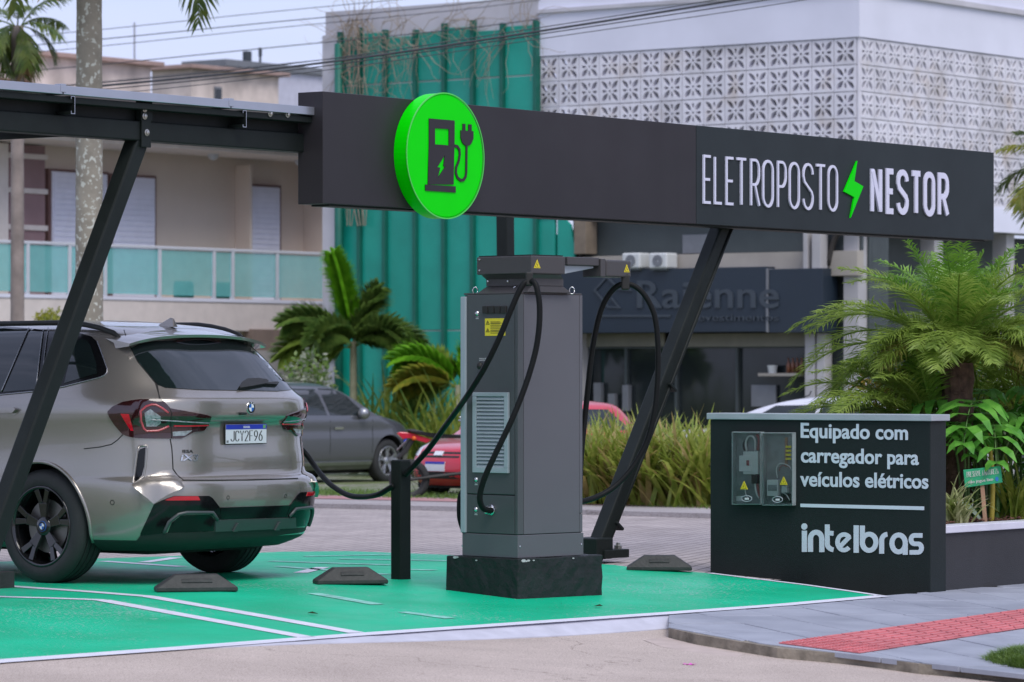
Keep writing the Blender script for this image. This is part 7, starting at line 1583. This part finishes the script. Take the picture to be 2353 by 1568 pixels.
def tall_palm(px, Y, rpx, ztop, label, m, nf, L_, mats, seed, bend=0.0, el0=60, el1=-75, crown_dx=0.0, fl=.55, fw=.04):
    b0 = at(px, 900, Y); b0.z = gz(b0.x, b0.y); t = thing('palm_tree', label, 'palm', b0, group='tall palms on the left'); top = V((b0.x + crown_dx, b0.y, ztop)); n = 26; rg = random.Random(seed); R_ = rpx / F * Y
    MB().tube([b0.lerp(top, i / n) + V((bend * sin(pi * i / n), 0, -.05 if i == 0 else 0)) for i in range(n + 1)], [R_ * (1.12 - .2 * i / n) * (1 + .03 * (i % 2)) for i in range(n + 1)], 18).build('trunk', m, t, smooth=True)
    for k in range(nf):
        f = k / nf; az = k * 2.39996 + rg.uniform(-.2, .2); el = radians(el0 + (el1 - el0) * f); lf = MB(); frond(lf, top + V((cos(az), sin(az), 0)) * R_ * .6, az, el, L_ * rg.uniform(.85, 1.1), radians(70) + radians(25) * f, nl=46, ll=fl, lw=fw, vang=5, curl=1.5, stalk=.14, jit=.18); lf.build('frond', mats[1] if (f > .75 and k % 2) else mats[0], t, recalc=False)
    return t, top
tall_palm(40, 52, 15.0, onU(40, 60, D.dot(at(40, 60, 52))).z, 'slender palm with drooping crown at the left edge', M_tr2, 15, .80, (L_cp, L_cp2), 5, fl=.34, fw=.022)
t5, top5 = tall_palm(205, 40, 30.0, 6.6, 'thick palm trunk spotted with pale lichen', M_tr, 18, 2.4, (L_cp, L_cp2), 8, el0=50, el1=-15)
lf = MB(); st5 = at(560, -60, 40.5); frond(lf, top5, -.05, radians(12), 2.0, radians(95), nl=50, ll=.5, lw=.04, vang=5, curl=1.5, jit=.2); lf.build('frond', L_cp, t5, recalc=False)
# palm fronds entering at the right edge
b0 = at(2440, 900, 44); b0.z = gz(b0.x, b0.y); rp = thing('palm_tree', 'palm whose fronds reach in at the upper right edge', 'palm', b0); tp_ = at(2440, 385, 44); MB().tube([b0, tp_], [.12, .09], 12).build('trunk', M_tr2, rp, smooth=True)
for k in range(16):
    lf = MB(); az = k * 2.4; frond(lf, tp_, az, radians(70 - 6.5 * k), .85, radians(75), nl=36, ll=.34, lw=.03, vang=10, curl=1.2, jit=.2); lf.build('frond', L_yel if k % 4 == 0 else L_cp, rp, recalc=False)
c_ = at(2300, 560, 33); 
# overhead cables
M_wire = mat('overhead_wire', (.05, .055, .065), .6, var=.1)
def wire(pts, r_, label, Y0=47, Y1=44):
    n = len(pts); P_ = [at(p[0], p[1], Y0 + (Y1 - Y0) * i / (n - 1)) for i, p in enumerate(pts)]; o = MB().tube(spline(P_, 6), r_, 5).build('overhead_cable', M_wire, None, smooth=True); tag(o, label, 'cable', 'overhead cables')
wire([(-300, 238), (150, 205), (700, 150), (1240, 72), (1800, -18), (2300, -110)], .014, 'thickest overhead cable crossing the green facade top')
wire([(-300, 250), (150, 214), (700, 158), (1240, 79), (1800, -6), (2300, -96)], .007, 'thin overhead cable just below the thickest one'); wire([(-300, 262), (150, 226), (700, 168), (1240, 90), (1800, 8), (2300, -80)], .005, 'lowest thin overhead cable over the green facade')
wire([(-300, 232), (150, 198), (700, 143), (1240, 64), (1800, -26), (2300, -118)], .006, 'thin overhead cable just above the thickest one')
for i, (y0, y1, y2) in enumerate(((70, 28, -20), (92, 52, 6), (108, 66, 18), (150, 110, 62), (190, 150, 100))):
    wire([(-300, y0 + 40), (150, y0 + 6), (620, y1), (1100, y2), (1500, y2 - 55)], .006 + .002 * (i % 2), ['uppermost faint cable across the sky', 'second faint cable down across the sky', 'third faint cable down across the sky', 'fourth faint cable down across the sky', 'lowest faint cable across the sky above the roofs'][i], 62, 60)
